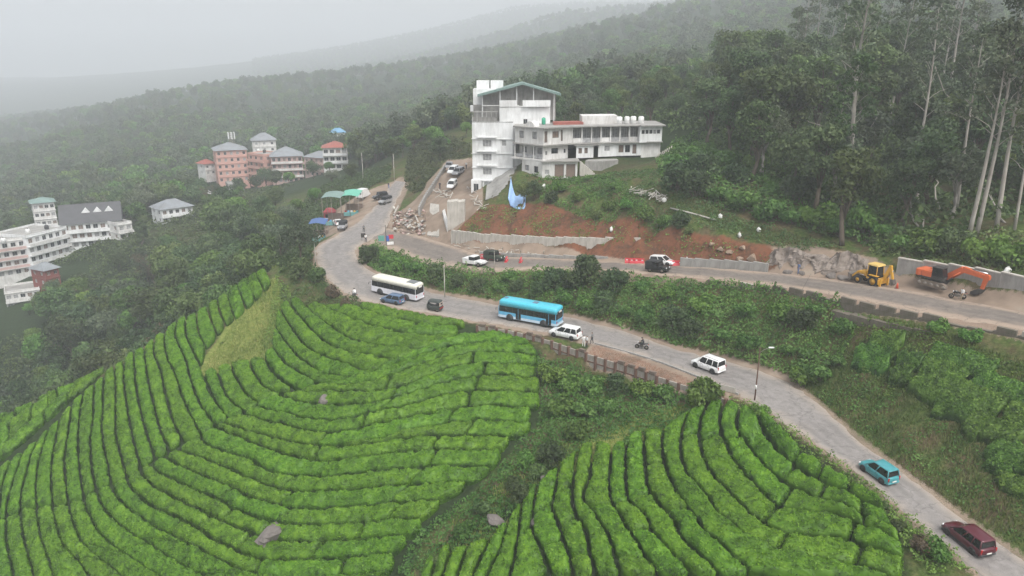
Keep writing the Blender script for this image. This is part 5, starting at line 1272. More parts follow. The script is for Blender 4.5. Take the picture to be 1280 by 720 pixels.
    if style == 'suv':
        mb = MB()
        for s in (-1, 1): mb.tube([(xrt + 0.1, s * (yt - 0.12), Ht + 0.05), (xft - 0.3, s * (yt - 0.12), Ht + 0.05)], 0.02, 5)
        mb.build('roof_rails', M_BLK, t)
    return t
C_WHITE = paint('paint_white', (0.80, 0.80, 0.79)); C_TURQ = paint('paint_turquoise', (0.06, 0.29, 0.32)); C_MAROON = paint('paint_maroon', (0.085, 0.008, 0.018)); C_BLUE = paint('paint_slate_blue', (0.09, 0.15, 0.25)); C_BLACK = paint('paint_black', (0.02, 0.02, 0.022)); C_GREEN = paint('paint_army_green', (0.035, 0.05, 0.03), 0.6); C_GREY = paint('paint_grey', (0.3, 0.3, 0.31))
car('hatchback_car', 'turquoise hatchback driving up the lower road past the tea field', (1078, 591), (1099.7, 607.5), 3.5, 1.5, 1.62, C_TURQ)
car('hatchback_car', 'maroon hatchback with dark sills driving up the lower road', (1183.6, 671.4), (1211.4, 695), 3.95, 1.65, 1.58, C_MAROON, 'mpv', clad=M_BLK)
car('sport_utility_car', 'white boxy sport utility car passing the street lamp', (868, 461), (890.5, 469.6), 4.1, 1.72, 1.83, C_WHITE, 'suv')
car('people_carrier', 'white people carrier parked on the verge behind the blue bus', (692, 422), (714, 427.2), 4.4, 1.75, 1.68, C_WHITE, 'mpv', z=0.04)
car('saloon_car', 'slate blue car half hidden by tea beside the white bus', (478, 379.5), (496, 383), 3.8, 1.6, 1.5, C_BLUE, 'hatch')
car('saloon_car', 'white car queueing behind the black jeep at the red barriers', (836, 334.5), (814, 332.5), 3.9, 1.6, 1.5, C_WHITE, 'hatch')
car('parked_car', 'white car parked under the blue stall roof at the bend', (411, 282.5), (426, 283.5), 3.9, 1.6, 1.5, C_WHITE, 'hatch')
for i, (f, r_, c, l) in enumerate((((568, 220), (573, 213), C_WHITE, 'white car parked at the far end of the hotel terrace'), ((574, 222), (580, 215), C_GREY, 'grey car parked against the tower wall on the terrace'), ((566, 240), (573, 229), C_WHITE, 'white car parked near the broken edge of the terrace'), ((563, 214), (568, 208), C_GREY, 'grey car parked by the terrace hedge'))):
    car('terrace_car', l, f, r_, 3.9, 1.65, 1.5, c, 'hatch', z=None)
def bus(name, label, front, rear, L, W, Ht, roofc, bodyc, skirtc, doors, hatch, winmat=M_GLASS):
    c, hd, pit = place(front, rear, W, L, 0)
    d = np.array([math.cos(hd), math.sin(hd)]); c = (c[0], c[1], c[2])
    t = thing(name, label, 'bus', (c[0], c[1], c[2] + ROADLIFT), hd); t.rotation_euler = (0, -pit, hd)
    h2 = W / 2; x0, x1 = -L * 0.5, L * 0.5; off = L * 0.02
    zs, zw0, zw1, zr = 0.42, 1.30, 2.18, Ht - 0.22
    MB().loft([rrect(x0, x1, h2, zs, 0.22), rrect(x0, x1, h2, 0.80, 0.22)], True, True).build('skirt', [skirtc], t)
    MB().loft([rrect(x0 - 0.004, x1 + 0.02, h2 + 0.006, 0.80, 0.24), rrect(x0 - 0.004, x1 + 0.02, h2 + 0.006, zw0, 0.24)], True, True).build('body', [bodyc], t)
    MB().loft([rrect(x0 + 0.02, x1 - 0.02, h2 - 0.02, zw0, 0.22), rrect(x0 + 0.05, x1 - 0.14, h2 - 0.05, zw1, 0.22)], True, True, 0).build('window_band', winmat, t)
    MB().loft([rrect(x0, x1 - 0.10, h2 - 0.015, zw1, 0.26), rrect(x0 + 0.02, x1 - 0.14, h2 - 0.03, zr, 0.3), rrect(x0 + 0.12, x1 - 0.28, h2 - 0.2, Ht - 0.06, 0.34), rrect(x0 + 0.4, x1 - 0.6, h2 - 0.5, Ht, 0.4)], True, True, 0, True).build('roof', [roofc], t)
    n = int(L / 1.15)
    for i in range(n + 1):
        x = x0 + 0.1 + (L - 0.25) * i / n
        mb = MB()
        for s in (-1, 1): mb.box(x - 0.035, x + 0.035, s * (h2 - 0.015) - 0.02, s * (h2 - 0.015) + 0.02, zw0, zw1)
        mb.build('window_pillar', [M_BLK if i not in (0, n) else bodyc], t)
    for s in (-1, 1):
        MB().box(x1 - 0.02, x1 + 0.03, s * h2 * 0.7 - 0.18, s * h2 * 0.7 + 0.18, 0.72, 0.92, bev=0.02).build('headlight', M_LAMP, t)
        MB().box(x0 - 0.03, x0 + 0.03, s * h2 * 0.82 - 0.09, s * h2 * 0.82 + 0.09, 0.8, 1.15, bev=0.02).build('tail_light', M_TAIL, t)
        MB().tube([(x1 - 0.1, s * h2, 1.9), (x1 + 0.2, s * (h2 + 0.22), 1.85), (x1 + 0.2, s * (h2 + 0.22), 1.5)], [0.03, 0.03, 0.08], 6).build('wing_mirror', M_BLK, t)
    MB().box(x0 - 0.03, x0 + 0.0, -h2 * 0.72, h2 * 0.72, 1.42, 2.5, bev=0.012).build('rear_window', winmat, t)
    MB().box(x0 - 0.05, x0 - 0.01, -h2 * 0.35, h2 * 0.35, 2.28, 2.5).build('destination_board', M_PLATE, t)
    MB().box(x0 - 0.07, x0 + 0.05, -h2 * 0.92, h2 * 0.92, 0.4, 0.62, bev=0.04).build('rear_bumper', [skirtc], t)
    MB().box(x1 - 0.05, x1 + 0.08, -h2 * 0.92, h2 * 0.92, 0.4, 0.62, bev=0.04).build('front_bumper', [skirtc], t)
    MB().box(x0 - 0.085, x0 - 0.072, -0.25, 0.25, 0.45, 0.57).build('number_plate', M_PLATE, t)
    MB().box(x0 + 0.6, x1 - 0.6, -h2 * 0.75, h2 * 0.75, 0.3, 0.44).build('underframe', M_BLK, t)
    wb = L * 0.28
    for x in (-wb - 0.1, wb + 0.1):
        for s in (-1, 1): wheel(t, x, s * (h2 - 0.16), 0.48, 0.28, M_RIMD)
        A = MB()
        for s in (-1, 1): A.lathe([(0.6, -0.012), (0.6, 0.012)], 16, axis='y', c=(x, s * (h2 + 0.002), 0.5))
        A.build('wheel_arch', M_BLK, t)
    for xd in doors:
        s = 1                                                   # doors on the bus's left
        dr = MB().box(xd - 0.42, xd + 0.42, s * h2 - 0.03, s * h2 + 0.02, 0.45, zw1, bev=0.01).build('door', M_GLASS, t)
        MB().box(xd - 0.02, xd + 0.02, h2 + 0.02, h2 + 0.035, 0.5, zw1 - 0.05).build('door_bar', [bodyc], dr)
    if hatch:
        for (a, b, w2, m) in hatch:
            MB().box(a, b, -w2, w2, Ht - 0.02, Ht + 0.05, bev=0.02).build('roof_hatch', m, t)
    return t
C_CYAN = paint('paint_cyan', (0.075, 0.50, 0.64), 0.35); C_SKY = paint('paint_sky_blue', (0.13, 0.43, 0.66)); C_PALE = paint('paint_pale_blue', (0.55, 0.68, 0.78)); C_CREAM = paint('paint_cream', (0.72, 0.70, 0.60), 0.45); C_LILAC = paint('paint_off_white', (0.70, 0.70, 0.74))
M_HATCH = plain('roof_hatch_grey', (0.12, 0.17, 0.24), 0.5)
bus('city_bus', 'bright blue and cyan bus climbing the lower road', (637.5, 402.8), (679, 410.4), 9.5, 2.45, 3.08, C_CYAN, C_SKY, C_PALE, (1.35, -3.55), [(3.7, 4.2, 0.35, M_HATCH), (-1.3, -0.5, 0.42, M_HATCH)])
bus('coach', 'white bus with dark window band and cream roof near the bend', (474.5, 369.6), (508.5, 377.2), 9.0, 2.3, 2.95, C_CREAM, C_LILAC, C_LILAC, (), [(-3.9, -2.3, 0.75, plain('roof_rack_dark', (0.16, 0.17, 0.17), 0.6))])
def jeep(name, label, front, rear, col, top, L=3.9, W=1.6, pickup=False, group=None):
    c, hd, pit = place(front, rear, W, L, 0)
    t = thing(name, label, 'jeep', (c[0], c[1], c[2] + ROADLIFT), hd, group); t.rotation_euler = (0, -pit, hd)
    h2 = W / 2; x0, x1 = -L / 2, L / 2
    MB().loft([xsec(x, w, a, b, 0.05) for x, w, a, b in ((x0, h2 * 0.96, 0.45, 1.02), (x0 + 0.1, h2, 0.4, 1.05), (0.55, h2, 0.4, 1.05), (0.62, h2 * 0.9, 0.42, 1.04), (x1 - 0.25, h2 * 0.74, 0.45, 0.98), (x1 - 0.1, h2 * 0.72, 0.48, 0.92))], True, True).build('body', [col], t)
    for s in (-1, 1):
        MB().loft([[(x, s * h2 * a, z) for a in (0.68, 1.0)] + [(x, s * h2 * a, z - 0.06) for a in (1.0, 0.68)] for x, z in ((0.7, 0.62), (0.95, 0.92), (1.45, 0.95), (x1 - 0.05, 0.78))], True, True).build('front_wing', [col], t)
        MB().lathe([(0.11, -0.03), (0.11, 0.05)], 10, axis='x', c=(x1 - 0.08, s * h2 * 0.55, 0.78)).build('headlight', M_LAMP, t)
        MB().box(x0 - 0.03, x0 + 0.02, s * h2 * 0.85 - 0.07, s * h2 * 0.85 + 0.07, 0.75, 0.9).build('tail_light', M_TAIL, t)
    MB().box(x1 - 0.04, x1 + 0.1, -h2 * 0.9, h2 * 0.9, 0.45, 0.58, bev=0.03).build('front_bumper', [M_BLK], t)
    ws = MB(); slab(ws, (0.58, h2 * 0.9, 1.05), (0.58, -h2 * 0.9, 1.05), (0.4, -h2 * 0.86, 1.62), (0.4, h2 * 0.86, 1.62), 0.02); ws.build('windscreen', M_GLASS, t)
    if pickup:
        MB().loft([rrect(-0.75, 0.42, h2 * 0.92, 1.62, 0.1), rrect(-0.72, 0.38, h2 * 0.88, 1.74, 0.16)], True, True).build('cab_roof', [col], t)
        for s in (-1, 1): slab(MB(), (-0.7, s * h2 * 0.93, 1.05), (0.55, s * h2 * 0.93, 1.05), (0.4, s * h2 * 0.9, 1.62), (-0.7, s * h2 * 0.9, 1.62), 0.02).build('side_window', M_GLASS, t)
        MB().box(-0.8, -0.7, -h2 * 0.92, h2 * 0.92, 1.05, 1.62).build('cab_back', [col], t)
        b = MB(); b.box(x0, -0.85, -h2 - 0.02, -h2 + 0.05, 1.05, 1.32); b.box(x0, -0.85, h2 - 0.05, h2 + 0.02, 1.05, 1.32); b.box(x0, x0 + 0.06, -h2 + 0.05, h2 - 0.05, 1.05, 1.32); b.build('load_bed', [col], t)
    else:
        mb = MB(); mb.loft([rrect(x0 + 0.05, 0.45, h2 * 0.95, 1.60, 0.14), rrect(x0 + 0.1, 0.4, h2 * 0.9, 1.74, 0.2)], True, True)
        mb.box(x0 + 0.04, x0 + 0.08, -h2 * 0.92, h2 * 0.92, 1.05, 1.6)
        for s in (-1, 1): mb.box(x0 + 0.05, -0.55, s * h2 * 0.94 - 0.02, s * h2 * 0.94 + 0.02, 1.04, 1.61)
        mb.build('canvas_top', [top], t)
        for xx in (-0.3, -1.2): MB().box(xx - 0.22, xx + 0.22, -h2 * 0.8, h2 * 0.8, 0.95, 1.4, bev=0.05).build('seat', M_BLK, t)
        MB().lathe([(0.34, -0.09), (0.36, 0), (0.34, 0.09)], 14, axis='x', c=(x0 - 0.1, 0.2, 0.95)).build('spare_wheel', M_TYRE, t)
    for x in (-L * 0.28, L * 0.30):
        for s in (-1, 1): wheel(t, x, s * (h2 - 0.12), 0.36, 0.2, M_RIMD)
    return t
C_TOP = plain('canvas_black', (0.025, 0.026, 0.028), 0.9)
jeep('pickup_jeep', 'white pickup jeep on the upper road above the hedge', (599.5, 335.2), (581, 333), C_WHITE, C_TOP, 4.3, 1.65, True)
jeep('open_jeep', 'dark green open-sided jeep behind the white pickup', (623, 329), (607, 327), C_GREEN, plain('canvas_dark_green', (0.03, 0.038, 0.028), 0.9), 3.9)
jeep('black_jeep', 'black canvas-topped jeep beside the red barriers', (827, 343), (811, 341.5), C_BLACK, C_TOP, 3.6)
jeep('parked_jeep', 'dark jeep parked in front of the roadside stall', (430, 291), (436, 284), C_GREY, C_TOP, 3.6)
jeep('parked_jeep', 'dark jeep standing on the dusty far road', (472, 251), (482, 249), C_BLACK, C_TOP, 3.8)
jeep('parked_jeep', 'grey jeep beside the dusty jeep on the far road', (481, 257), (489, 254), C_GREY, C_TOP, 3.8)
def van(label, px, py, hd):
    x, y, z = ground(px, py); t = thing('delivery_van', label, 'van', (x, y, z + 0.05), hd)
    MB().loft([rrect(-2.1, 0.95, 0.95, 0.5, 0.08), rrect(-2.1, 0.95, 0.95, 2.5, 0.08)], True, True).build('cargo_box', [C_WHITE], t)
    MB().loft([xsec(a, 0.88, 0.45, b) for a, b in ((0.97, 2.05), (1.5, 2.0), (1.95, 1.25), (2.3, 1.1))], True, True).build('cab', [C_WHITE], t)
    slab(MB(), (1.98, 0.75, 1.3), (1.98, -0.75, 1.3), (1.56, -0.72, 1.95), (1.56, 0.72, 1.95), 0.02).build('windscreen', M_GLASS, t)
    MB().box(-2.13, -2.1, -0.7, 0.7, 1.3, 2.1).build('rear_window', M_GLASS, t)
    for xx in (-1.4, 1.5):
        for s in (-1, 1): wheel(t, xx, s * 0.8, 0.34, 0.22, M_RIMD)
van('white van parked beside the green stall canopy', 454, 248, R(70))
def rickshaw(px, py, hd):
    x, y, z = ground(px, py); t = thing('auto_rickshaw', 'dark auto rickshaw with a pale rear panel following the white bus', 'rickshaw', (x, y, z + ROADLIFT), hd)
    c = plain('rickshaw_black', (0.05, 0.06, 0.055), 0.6); yl = plain('rickshaw_green', (0.25, 0.4, 0.33), 0.5)
    MB().loft([xsec(a, w, 0.28, b, 0.05) for a, w, b in ((-1.2, 0.6, 0.9), (-0.2, 0.65, 0.8), (0.3, 0.62, 0.75), (0.9, 0.4, 0.95), (1.2, 0.22, 0.9))], True, True).build('body', [c], t)
    MB().loft([rrect(-1.22, 0.85, 0.64, 1.42, 0.15), rrect(-1.15, 0.75, 0.55, 1.68, 0.25)], True, True).build('canopy', [c], t)
    MB().box(-1.24, -1.18, -0.6, 0.6, 0.9, 1.45).build('rear_panel', [plain('rickshaw_panel', (0.5, 0.42, 0.36), 0.6)], t)
    MB().box(-1.28, -1.24, -0.25, 0.25, 1.1, 1.35).build('rear_window', M_GLASS, t)
    slab(MB(), (0.95, 0.5, 0.95), (0.95, -0.5, 0.95), (0.78, -0.5, 1.45), (0.78, 0.5, 1.45), 0.02).build('windscreen', M_GLASS, t)
    MB().box(-0.9, -0.5, -0.5, 0.5, 0.8, 1.25, bev=0.04).build('seat', M_BLK, t)
    for a, b in ((-0.75, 0.55), (-0.75, -0.55), (0.95, 0)): wheel(t, a, b, 0.22, 0.12, M_RIMD)
    MB().box(-1.3, -1.22, -0.62, 0.62, 0.5, 0.62).build('tail_light', M_TAIL, t)
rickshaw(543, 389, R(158))
# ------------------------------------------------------------------ yellow backhoe loader
M_YEL = paint('machine_yellow', (0.66, 0.35, 0.035), 0.45); M_ORG = paint('machine_orange', (0.62, 0.13, 0.04), 0.5); M_STEEL = plain('worn_steel', (0.18, 0.165, 0.15), 0.5, 0.5); M_GRIM = plain('grimy_black', (0.04, 0.036, 0.033), 0.8)
def arm(mb, a, b, w, h0, h1, mi=0):
    a, b = np.array(a, float), np.array(b, float); d = b - a; d /= np.linalg.norm(d); u = np.cross(d, [0, 1, 0]); u /= np.linalg.norm(u); y = np.array([0, w / 2, 0])
    mb.hexa([tuple(v) for v in (a - y - u * h0, a + y - u * h0, a + y + u * h0, a - y + u * h0, b - y - u * h1, b + y - u * h1, b + y + u * h1, b - y + u * h1)], mi)
    return mb
def backhoe():
    a, b = np.array(ground(1073, 356)), np.array(ground(1093, 359.5))
    d = a - b; hd = math.atan2(d[1], d[0]); n = np.array([-math.sin(hd), math.cos(hd)]); n = n if n @ a[:2] > 0 else -n
    c = (a[:2] + b[:2]) / 2 + n * 1.0
    t = thing('backhoe_loader', 'yellow backhoe loader parked beside the rock cut', 'backhoe', (c[0], c[1], float(H(c[0], c[1])) + 0.02), hd)
    MB().box(-1.4, 1.9, -0.42, 0.42, 0.6, 1.05, bev=0.05).build('chassis', M_GRIM, t)
    MB().loft([xsec(x, w, 1.0, z, 0.06) for x, w, z in ((0.35, 0.5, 1.72), (0.9, 0.48, 1.68), (1.85, 0.42, 1.5), (2.0, 0.38, 1.4))], True, True).build('bonnet', [M_YEL], t)
    cb = thing_part = MB()
    for x in (-1.0, 0.35):
        for s in (-1, 1): cb.tube([(x, s * 0.72, 1.0), (x * 0.92, s * 0.66, 2.72)], 0.05, 5)
    cb.box(-1.1, 0.4, -0.78, 0.78, 0.9, 1.12, bev=0.03)
    cabo = cb.build('cab', [M_YEL], t)
    MB().loft([rrect(-0.98, 0.36, 0.68, 1.12, 0.06), rrect(-0.9, 0.3, 0.62, 2.68, 0.06)], True, True).build('cab_glass', M_GLASS, cabo)
    MB().loft([rrect(-1.15, 0.5, 0.8, 2.70, 0.15), rrect(-1.1, 0.45, 0.76, 2.86, 0.2)], True, True).build('cab_roof', [paint('machine_yellow_pale', (0.72, 0.5, 0.16), 0.5)], t)
    for s in (-1, 1):
        wheel(t, -0.75, s * 0.85, 0.72, 0.42, M_YEL); wheel(t, 1.45, s * 0.82, 0.48, 0.34, M_YEL)
        MB().box(-1.35, -0.1, s * 0.85 - 0.24, s * 0.85 + 0.24, 1.46, 1.54, bev=0.02).build('mudguard', [M_YEL], t)
        m = MB(); arm(m, (0.55, s * 0.6, 1.55), (1.7, s * 0.6, 1.45), 0.12, 0.12, 0.12); arm(m, (1.7, s * 0.6, 1.45), (2.6, s * 0.6, 0.55), 0.12, 0.12, 0.09); m.build('loader_arm', [M_YEL], t)
        MB().tube([(0.8, s * 0.6, 1.15), (1.75, s * 0.6, 1.2)], 0.05, 6).build('loader_ram', M_CHROME, t)
        mb = MB(); mb.box(-1.75, -1.55, s * 0.75 - 0.1, s * 0.75 + 0.1, 0.25, 1.25); mb.box(-1.85, -1.45, s * 0.75 - 0.16, s * 0.75 + 0.16, 0.12, 0.22); mb.build('stabiliser_leg', [M_YEL], t)
    MB().prism([(2.5, 0.15), (3.35, 0.08), (3.38, 0.14), (2.68, 0.3), (2.62, 0.85), (2.9, 1.05), (2.85, 1.1), (2.5, 0.95)], -1.1, 1.1).build('loader_bucket', M_STEEL, t)
    MB().box(-1.6, -1.38, -1.0, 1.0, 0.5, 1.15, bev=0.03).build('rear_frame', [M_YEL], t)
    m = MB(); arm(m, (-1.6, 0, 0.95), (-2.0, 0, 2.1), 0.3, 0.2, 0.22); arm(m, (-2.0, 0, 2.1), (-2.35, 0, 3.05), 0.28, 0.22, 0.16); m.build('boom', [M_YEL], t)
    m = MB(); arm(m, (-2.25, 0, 3.1), (-2.75, 0, 1.4), 0.24, 0.16, 0.12); m.build('dipper_arm', [M_YEL], t)
    MB().tube([(-2.0, 0, 1.4), (-2.7, 0, 2.5)], 0.06, 6).build('dipper_ram', M_CHROME, t)
    MB().prism([(-2.55, 1.4), (-2.95, 1.45), (-3.1, 0.9), (-2.85, 0.6), (-2.5, 0.75), (-2.62, 1.0)], -0.3, 0.3).build('digging_bucket', M_STEEL, t)
    MB().tube([(1.3, -0.3, 1.6), (1.3, -0.3, 2.15)], 0.05, 6).build('exhaust', M_GRIM, t)
    for s in (-1, 1): MB().box(0.44, 0.5, s * 0.55 - 0.1, s * 0.55 + 0.1, 2.45, 2.6).build('headlight', M_LAMP, t)
backhoe()
def excavator():
    a, b = np.array(ground(1182, 369.5)), np.array(ground(1146, 360.5))
    d = a - b; hd = math.atan2(d[1], d[0]); n = np.array([-math.sin(hd), math.cos(hd)]); n = n if n @ a[:2] > 0 else -n
    c = (a[:2] + b[:2]) / 2 + n * 1.1
    t = thing('crawler_excavator', 'orange crawler excavator with its boom reaching along the concrete wall', 'excavator', (c[0], c[1], float(H(c[0], c[1])) + 0.02), hd)
    for s in (-1, 1):
        tr = MB().prism([(-1.75, 0.3), (-1.55, 0.06), (1.55, 0.06), (1.75, 0.3), (1.65, 0.62), (1.3, 0.78), (-1.3, 0.78), (-1.65, 0.62)], s * 1.1 - 0.25, s * 1.1 + 0.25).build('track', [plain('track_mud', (0.17, 0.135, 0.105), 0.9)], t)
        for x in (-1.5, -0.75, 0, 0.75, 1.5): MB().lathe([(0.22, -0.03), (0.22, 0.03)], 10, axis='y', c=(x, s * 1.37, 0.4)).build('track_roller', M_RIMD, tr)
    MB().box(-0.9, 0.9, -0.8, 0.8, 0.42, 0.85).build('undercarriage', M_GRIM, t)
    MB().lathe([(0.7, 0.85), (0.7, 1.0)], 16).build('slew_ring', M_GRIM, t)
    MB().box(-2.2, 1.2, -1.2, 1.2, 1.0, 1.2, bev=0.04).build('deck', M_GRIM, t)
    MB().loft([rrect(-2.35, -1.5, 1.2, 1.15, 0.3), rrect(-2.35, -1.5, 1.2, 1.9, 0.3)], True, True).build('counterweight', [M_ORG], t)
    MB().box(-1.48, -0.3, -1.18, 0.1, 1.2, 1.95, bev=0.05).build('engine_cover', [M_ORG], t)
    MB().box(-1.48, -0.4, 0.15, 1.18, 1.2, 1.7, bev=0.05).build('tank_cover', [M_GRIM], t)
    # cab on the machine's left, towards the wall or the road
    cy = -0.65
    cabo = MB().box(-0.25, 1.15, cy - 0.5, cy + 0.5, 1.2, 1.5).build('cab', [M_GRIM], t)
    MB().loft([[(x, y + cy, z) for x, y in ((-0.25, -0.5), (1.15 - e, -0.5), (1.15 - e, 0.5), (-0.25, 0.5))] for z, e in ((1.5, 0), (2.5, 0.22))], True, True).build('cab_glass', M_GLASS, cabo)
    MB().box(-0.32, 1.0, cy - 0.55, cy + 0.55, 2.5, 2.6, bev=0.03).build('cab_roof', [M_GRIM], cabo)
    m = MB(); arm(m, (0.7, 0.25, 1.3), (2.6, 0.25, 2.75), 0.45, 0.28, 0.34); arm(m, (2.6, 0.25, 2.75), (5.7, 0.25, 2.35), 0.44, 0.34, 0.2); m.build('boom', [M_ORG], t)
    for s in (-0.35, 0.85): MB().tube([(1.2, s, 1.2), (2.6, s, 2.4)], 0.08, 6).build('boom_ram', M_ORG, t)
    m = MB(); arm(m, (5.4, 0.25, 2.75), (5.05, 0.25, 0.95), 0.36, 0.26, 0.16); m.build('dipper_arm', [M_ORG], t)
    MB().tube([(3.6, 0.25, 2.95), (5.35, 0.25, 2.85)], 0.08, 6).build('dipper_ram', M_CHROME, t)
    MB().prism([(5.2, 0.95), (4.7, 0.9), (4.1, 0.5), (4.05, 0.2), (4.6, 0.1), (5.1, 0.4)], -0.3, 0.8).build('bucket', M_GRIM, t)
excavator()
# ------------------------------------------------------------------ people and two-wheelers
SKIN = plain('skin_brown', (0.30, 0.165, 0.10), 0.55); HAIR = plain('hair_black', (0.015, 0.013, 0.012), 0.6)
def cloth(name, c): return plain('cloth_' + name, c, 0.9, var=0.2, scale=9)
def figure(parent, J, upper, lower, shoes=None, lungi=None):
    """one continuous body grown over a skeleton; J holds joints (metres) by name"""
    names = ['pelvis', 'waist', 'chest', 'neck', 'head', 'crown', 'shl', 'ell', 'hal', 'shr', 'elr', 'har', 'hil', 'knl', 'anl', 'tol', 'hir', 'knr', 'anr', 'tor']
    rad = dict(pelvis=(.15, .12), waist=(.135, .11), chest=(.165, .125), neck=(.055, .055), head=(.085, .1), crown=(.07, .085), shl=(.075, .075), ell=(.048, .048), hal=(.036, .036), shr=(.075, .075), elr=(.048, .048), har=(.036, .036),
               hil=(.1, .1), knl=(.07, .07), anl=(.048, .048), tol=(.04, .04), hir=(.1, .1), knr=(.07, .07), anr=(.048, .048), tor=(.04, .04))
    ed = [('pelvis', 'waist'), ('waist', 'chest'), ('chest', 'neck'), ('neck', 'head'), ('head', 'crown'), ('chest', 'shl'), ('shl', 'ell'), ('ell', 'hal'), ('chest', 'shr'), ('shr', 'elr'), ('elr', 'har'), ('pelvis', 'hil'), ('hil', 'knl'), ('knl', 'anl'), ('anl', 'tol'), ('pelvis', 'hir'), ('hir', 'knr'), ('knr', 'anr'), ('anr', 'tor')]
    V = [J[n] for n in names]; E = [(names.index(a), names.index(b)) for a, b in ed]
    # five fingers on each hand
    for side in ('l', 'r'):
        h = np.array(J['ha' + side]); e = np.array(J['el' + side]); d = (h - e) / (np.linalg.norm(h - e) + 1e-9); s = np.cross(d, [0.3, 0.2, 1]); s /= np.linalg.norm(s) + 1e-9
        for k, (o, L) in enumerate(((-.03, .075), (-.01, .09), (.012, .085), (.032, .065), (.055, .05))):
            V.append(tuple(h + d * (.05 if k < 4 else .0) + s * o)); V.append(tuple(h + d * (.05 + L if k < 4 else L) + s * o * 1.25)); n = len(V); E += [(names.index('ha' + side), n - 2), (n - 2, n - 1)]
    me = bpy.data.meshes.new('body'); me.from_pydata([tuple(v) for v in V], E, [])
    o = bpy.data.objects.new('body', me); COL.objects.link(o)
    md = o.modifiers.new('skin', 'SKIN'); md.use_smooth_shade = True
    lay = me.skin_vertices[0].data
    for i in range(len(V)):
        lay[i].radius = rad[names[i]] if i < len(names) else (.011, .011)
    lay[0].use_root = True
    sb = o.modifiers.new('sub', 'SUBSURF'); sb.levels = sb.render_levels = 1
    dg = bpy.context.evaluated_depsgraph_get()
    m2 = bpy.data.meshes.new_from_object(o.evaluated_get(dg))
    bpy.data.objects.remove(o)
    for m in (SKIN, upper, lower, shoes or M_BLK, HAIR): m2.materials.append(m)
    ne, wa = np.array(J['neck']), (np.array(J['waist']) + np.array(J['pelvis'])) / 2
    for p in m2.polygons:
        c = np.array(p.center)
        dist = {n: np.linalg.norm(c - np.array(J[n])) for n in names}; n = min(dist, key=dist.get)
        if n in ('head', 'crown'): mi = 4 if (c[2] > J['head'][2] + 0.05 or c[0] < J['head'][0] - 0.03) else 0
        elif n == 'neck': mi = 0 if c[2] > ne[2] - 0.02 else 1
        elif n in ('hal', 'har'): mi = 0
        elif n in ('ell', 'elr'): mi = 0 if dist['hal' if n[-1] == 'l' else 'har'] < 0.2 else 1
        elif n in ('tol', 'tor', 'anl', 'anr'): mi = 3 if c[2] < min(J['anl'][2], J['anr'][2]) + 0.06 or n.startswith('to') else 2
        elif n in ('pelvis', 'hil', 'hir', 'knl', 'knr'): mi = 2
        else: mi = 1
        p.material_index = mi; p.use_smooth = True
    b = link('body', m2, parent)
    hx, hy, hz = J['head']
    MB().lathe([(0.018, 0.08), (0.024, 0.095), (0.012, 0.12)], 6, axis='x', c=(hx, hy, hz)).build('nose', SKIN, b)
    return b
def stance(step=0.0, arm=0.0, tall=1.7, reach=None):
    k = tall / 1.7
    J = dict(pelvis=(0, 0, .95), waist=(0, 0, 1.1), chest=(0, 0, 1.32), neck=(.01, 0, 1.5), head=(.03, 0, 1.60), crown=(.02, 0, 1.66), shl=(0, .19, 1.40), ell=(-.03 + arm * .5, .25, 1.14), hal=(.05 + arm, .26, .92 + abs(arm) * .25), shr=(0, -.19, 1.40), elr=(-.03 - arm * .4, -.25, 1.14), har=(.05 - arm * .7, -.26, .92),
             hil=(0, .1, .9), knl=(step * .5 + .03, .11, .5), anl=(step * .55, .11, .08), tol=(step * .55 + .15, .12, .04), hir=(0, -.1, .9), knr=(-step * .35 + .03, -.11, .5), anr=(-step * .55, -.11, .08), tor=(-step * .55 + .15, -.12, .04))
    if reach: J.update(reach)
    return {n: tuple(c * k for c in v) for n, v in J.items()}
def person(px, py, hd, label, upper, lower, group=None, J=None, z=None, tall=1.7):
    x, y, zz = ground(px, py); t = thing('person', label, 'person', (x, y, (zz if z is None else z)), hd, group)
    figure(t, J or stance(0.25, 0.12, tall), upper, lower)
    return t
W_, K_, B_ = cloth('white', (0.75, 0.74, 0.72)), cloth('dark', (0.035, 0.035, 0.04)), cloth('blue', (0.12, 0.18, 0.33)); GR_, KH_ = cloth('grey', (0.2, 0.2, 0.2)), cloth('khaki', (0.3, 0.25, 0.17))
person(729.5, 436, R(100), 'person in white shirt and white cloth wrap beside the parked people carrier', W_, W_, z=0.0)
person(733.5, 436, R(200), 'person in white shirt and dark trousers between two others by the parked people carrier', W_, K_, z=0.0)
person(740, 431, R(160), 'person in grey standing at the road edge behind the people carrier', GR_, K_, z=0.03)
person(457.5, 303, R(-60), 'person in white shirt and dark trousers walking across the bend', W_, K_)
person(455, 291, R(120), 'person in grey shirt standing further up the bend', GR_, K_)
person(997.5, 343, R(200), 'person in blue clothes by the rocks at the foot of the rock cut', B_, B_)
person(858, 333, R(180), 'worker in white shirt beside the low concrete wall', W_, KH_)
person(1201, 377, R(190), 'person in white shirt beside the motorbike near the excavator', W_, KH_)
person(550, 237, R(250), 'person standing on the ramp below the hotel terrace', K_, K_)
person(583, 212, R(250), 'person standing by the tower wall on the terrace', W_, K_)
person(397, 299, R(0), 'person in dark clothes in front of the blue stall', K_, GR_)
person(486, 236, R(-80), 'person walking down the far road', K_, B_)
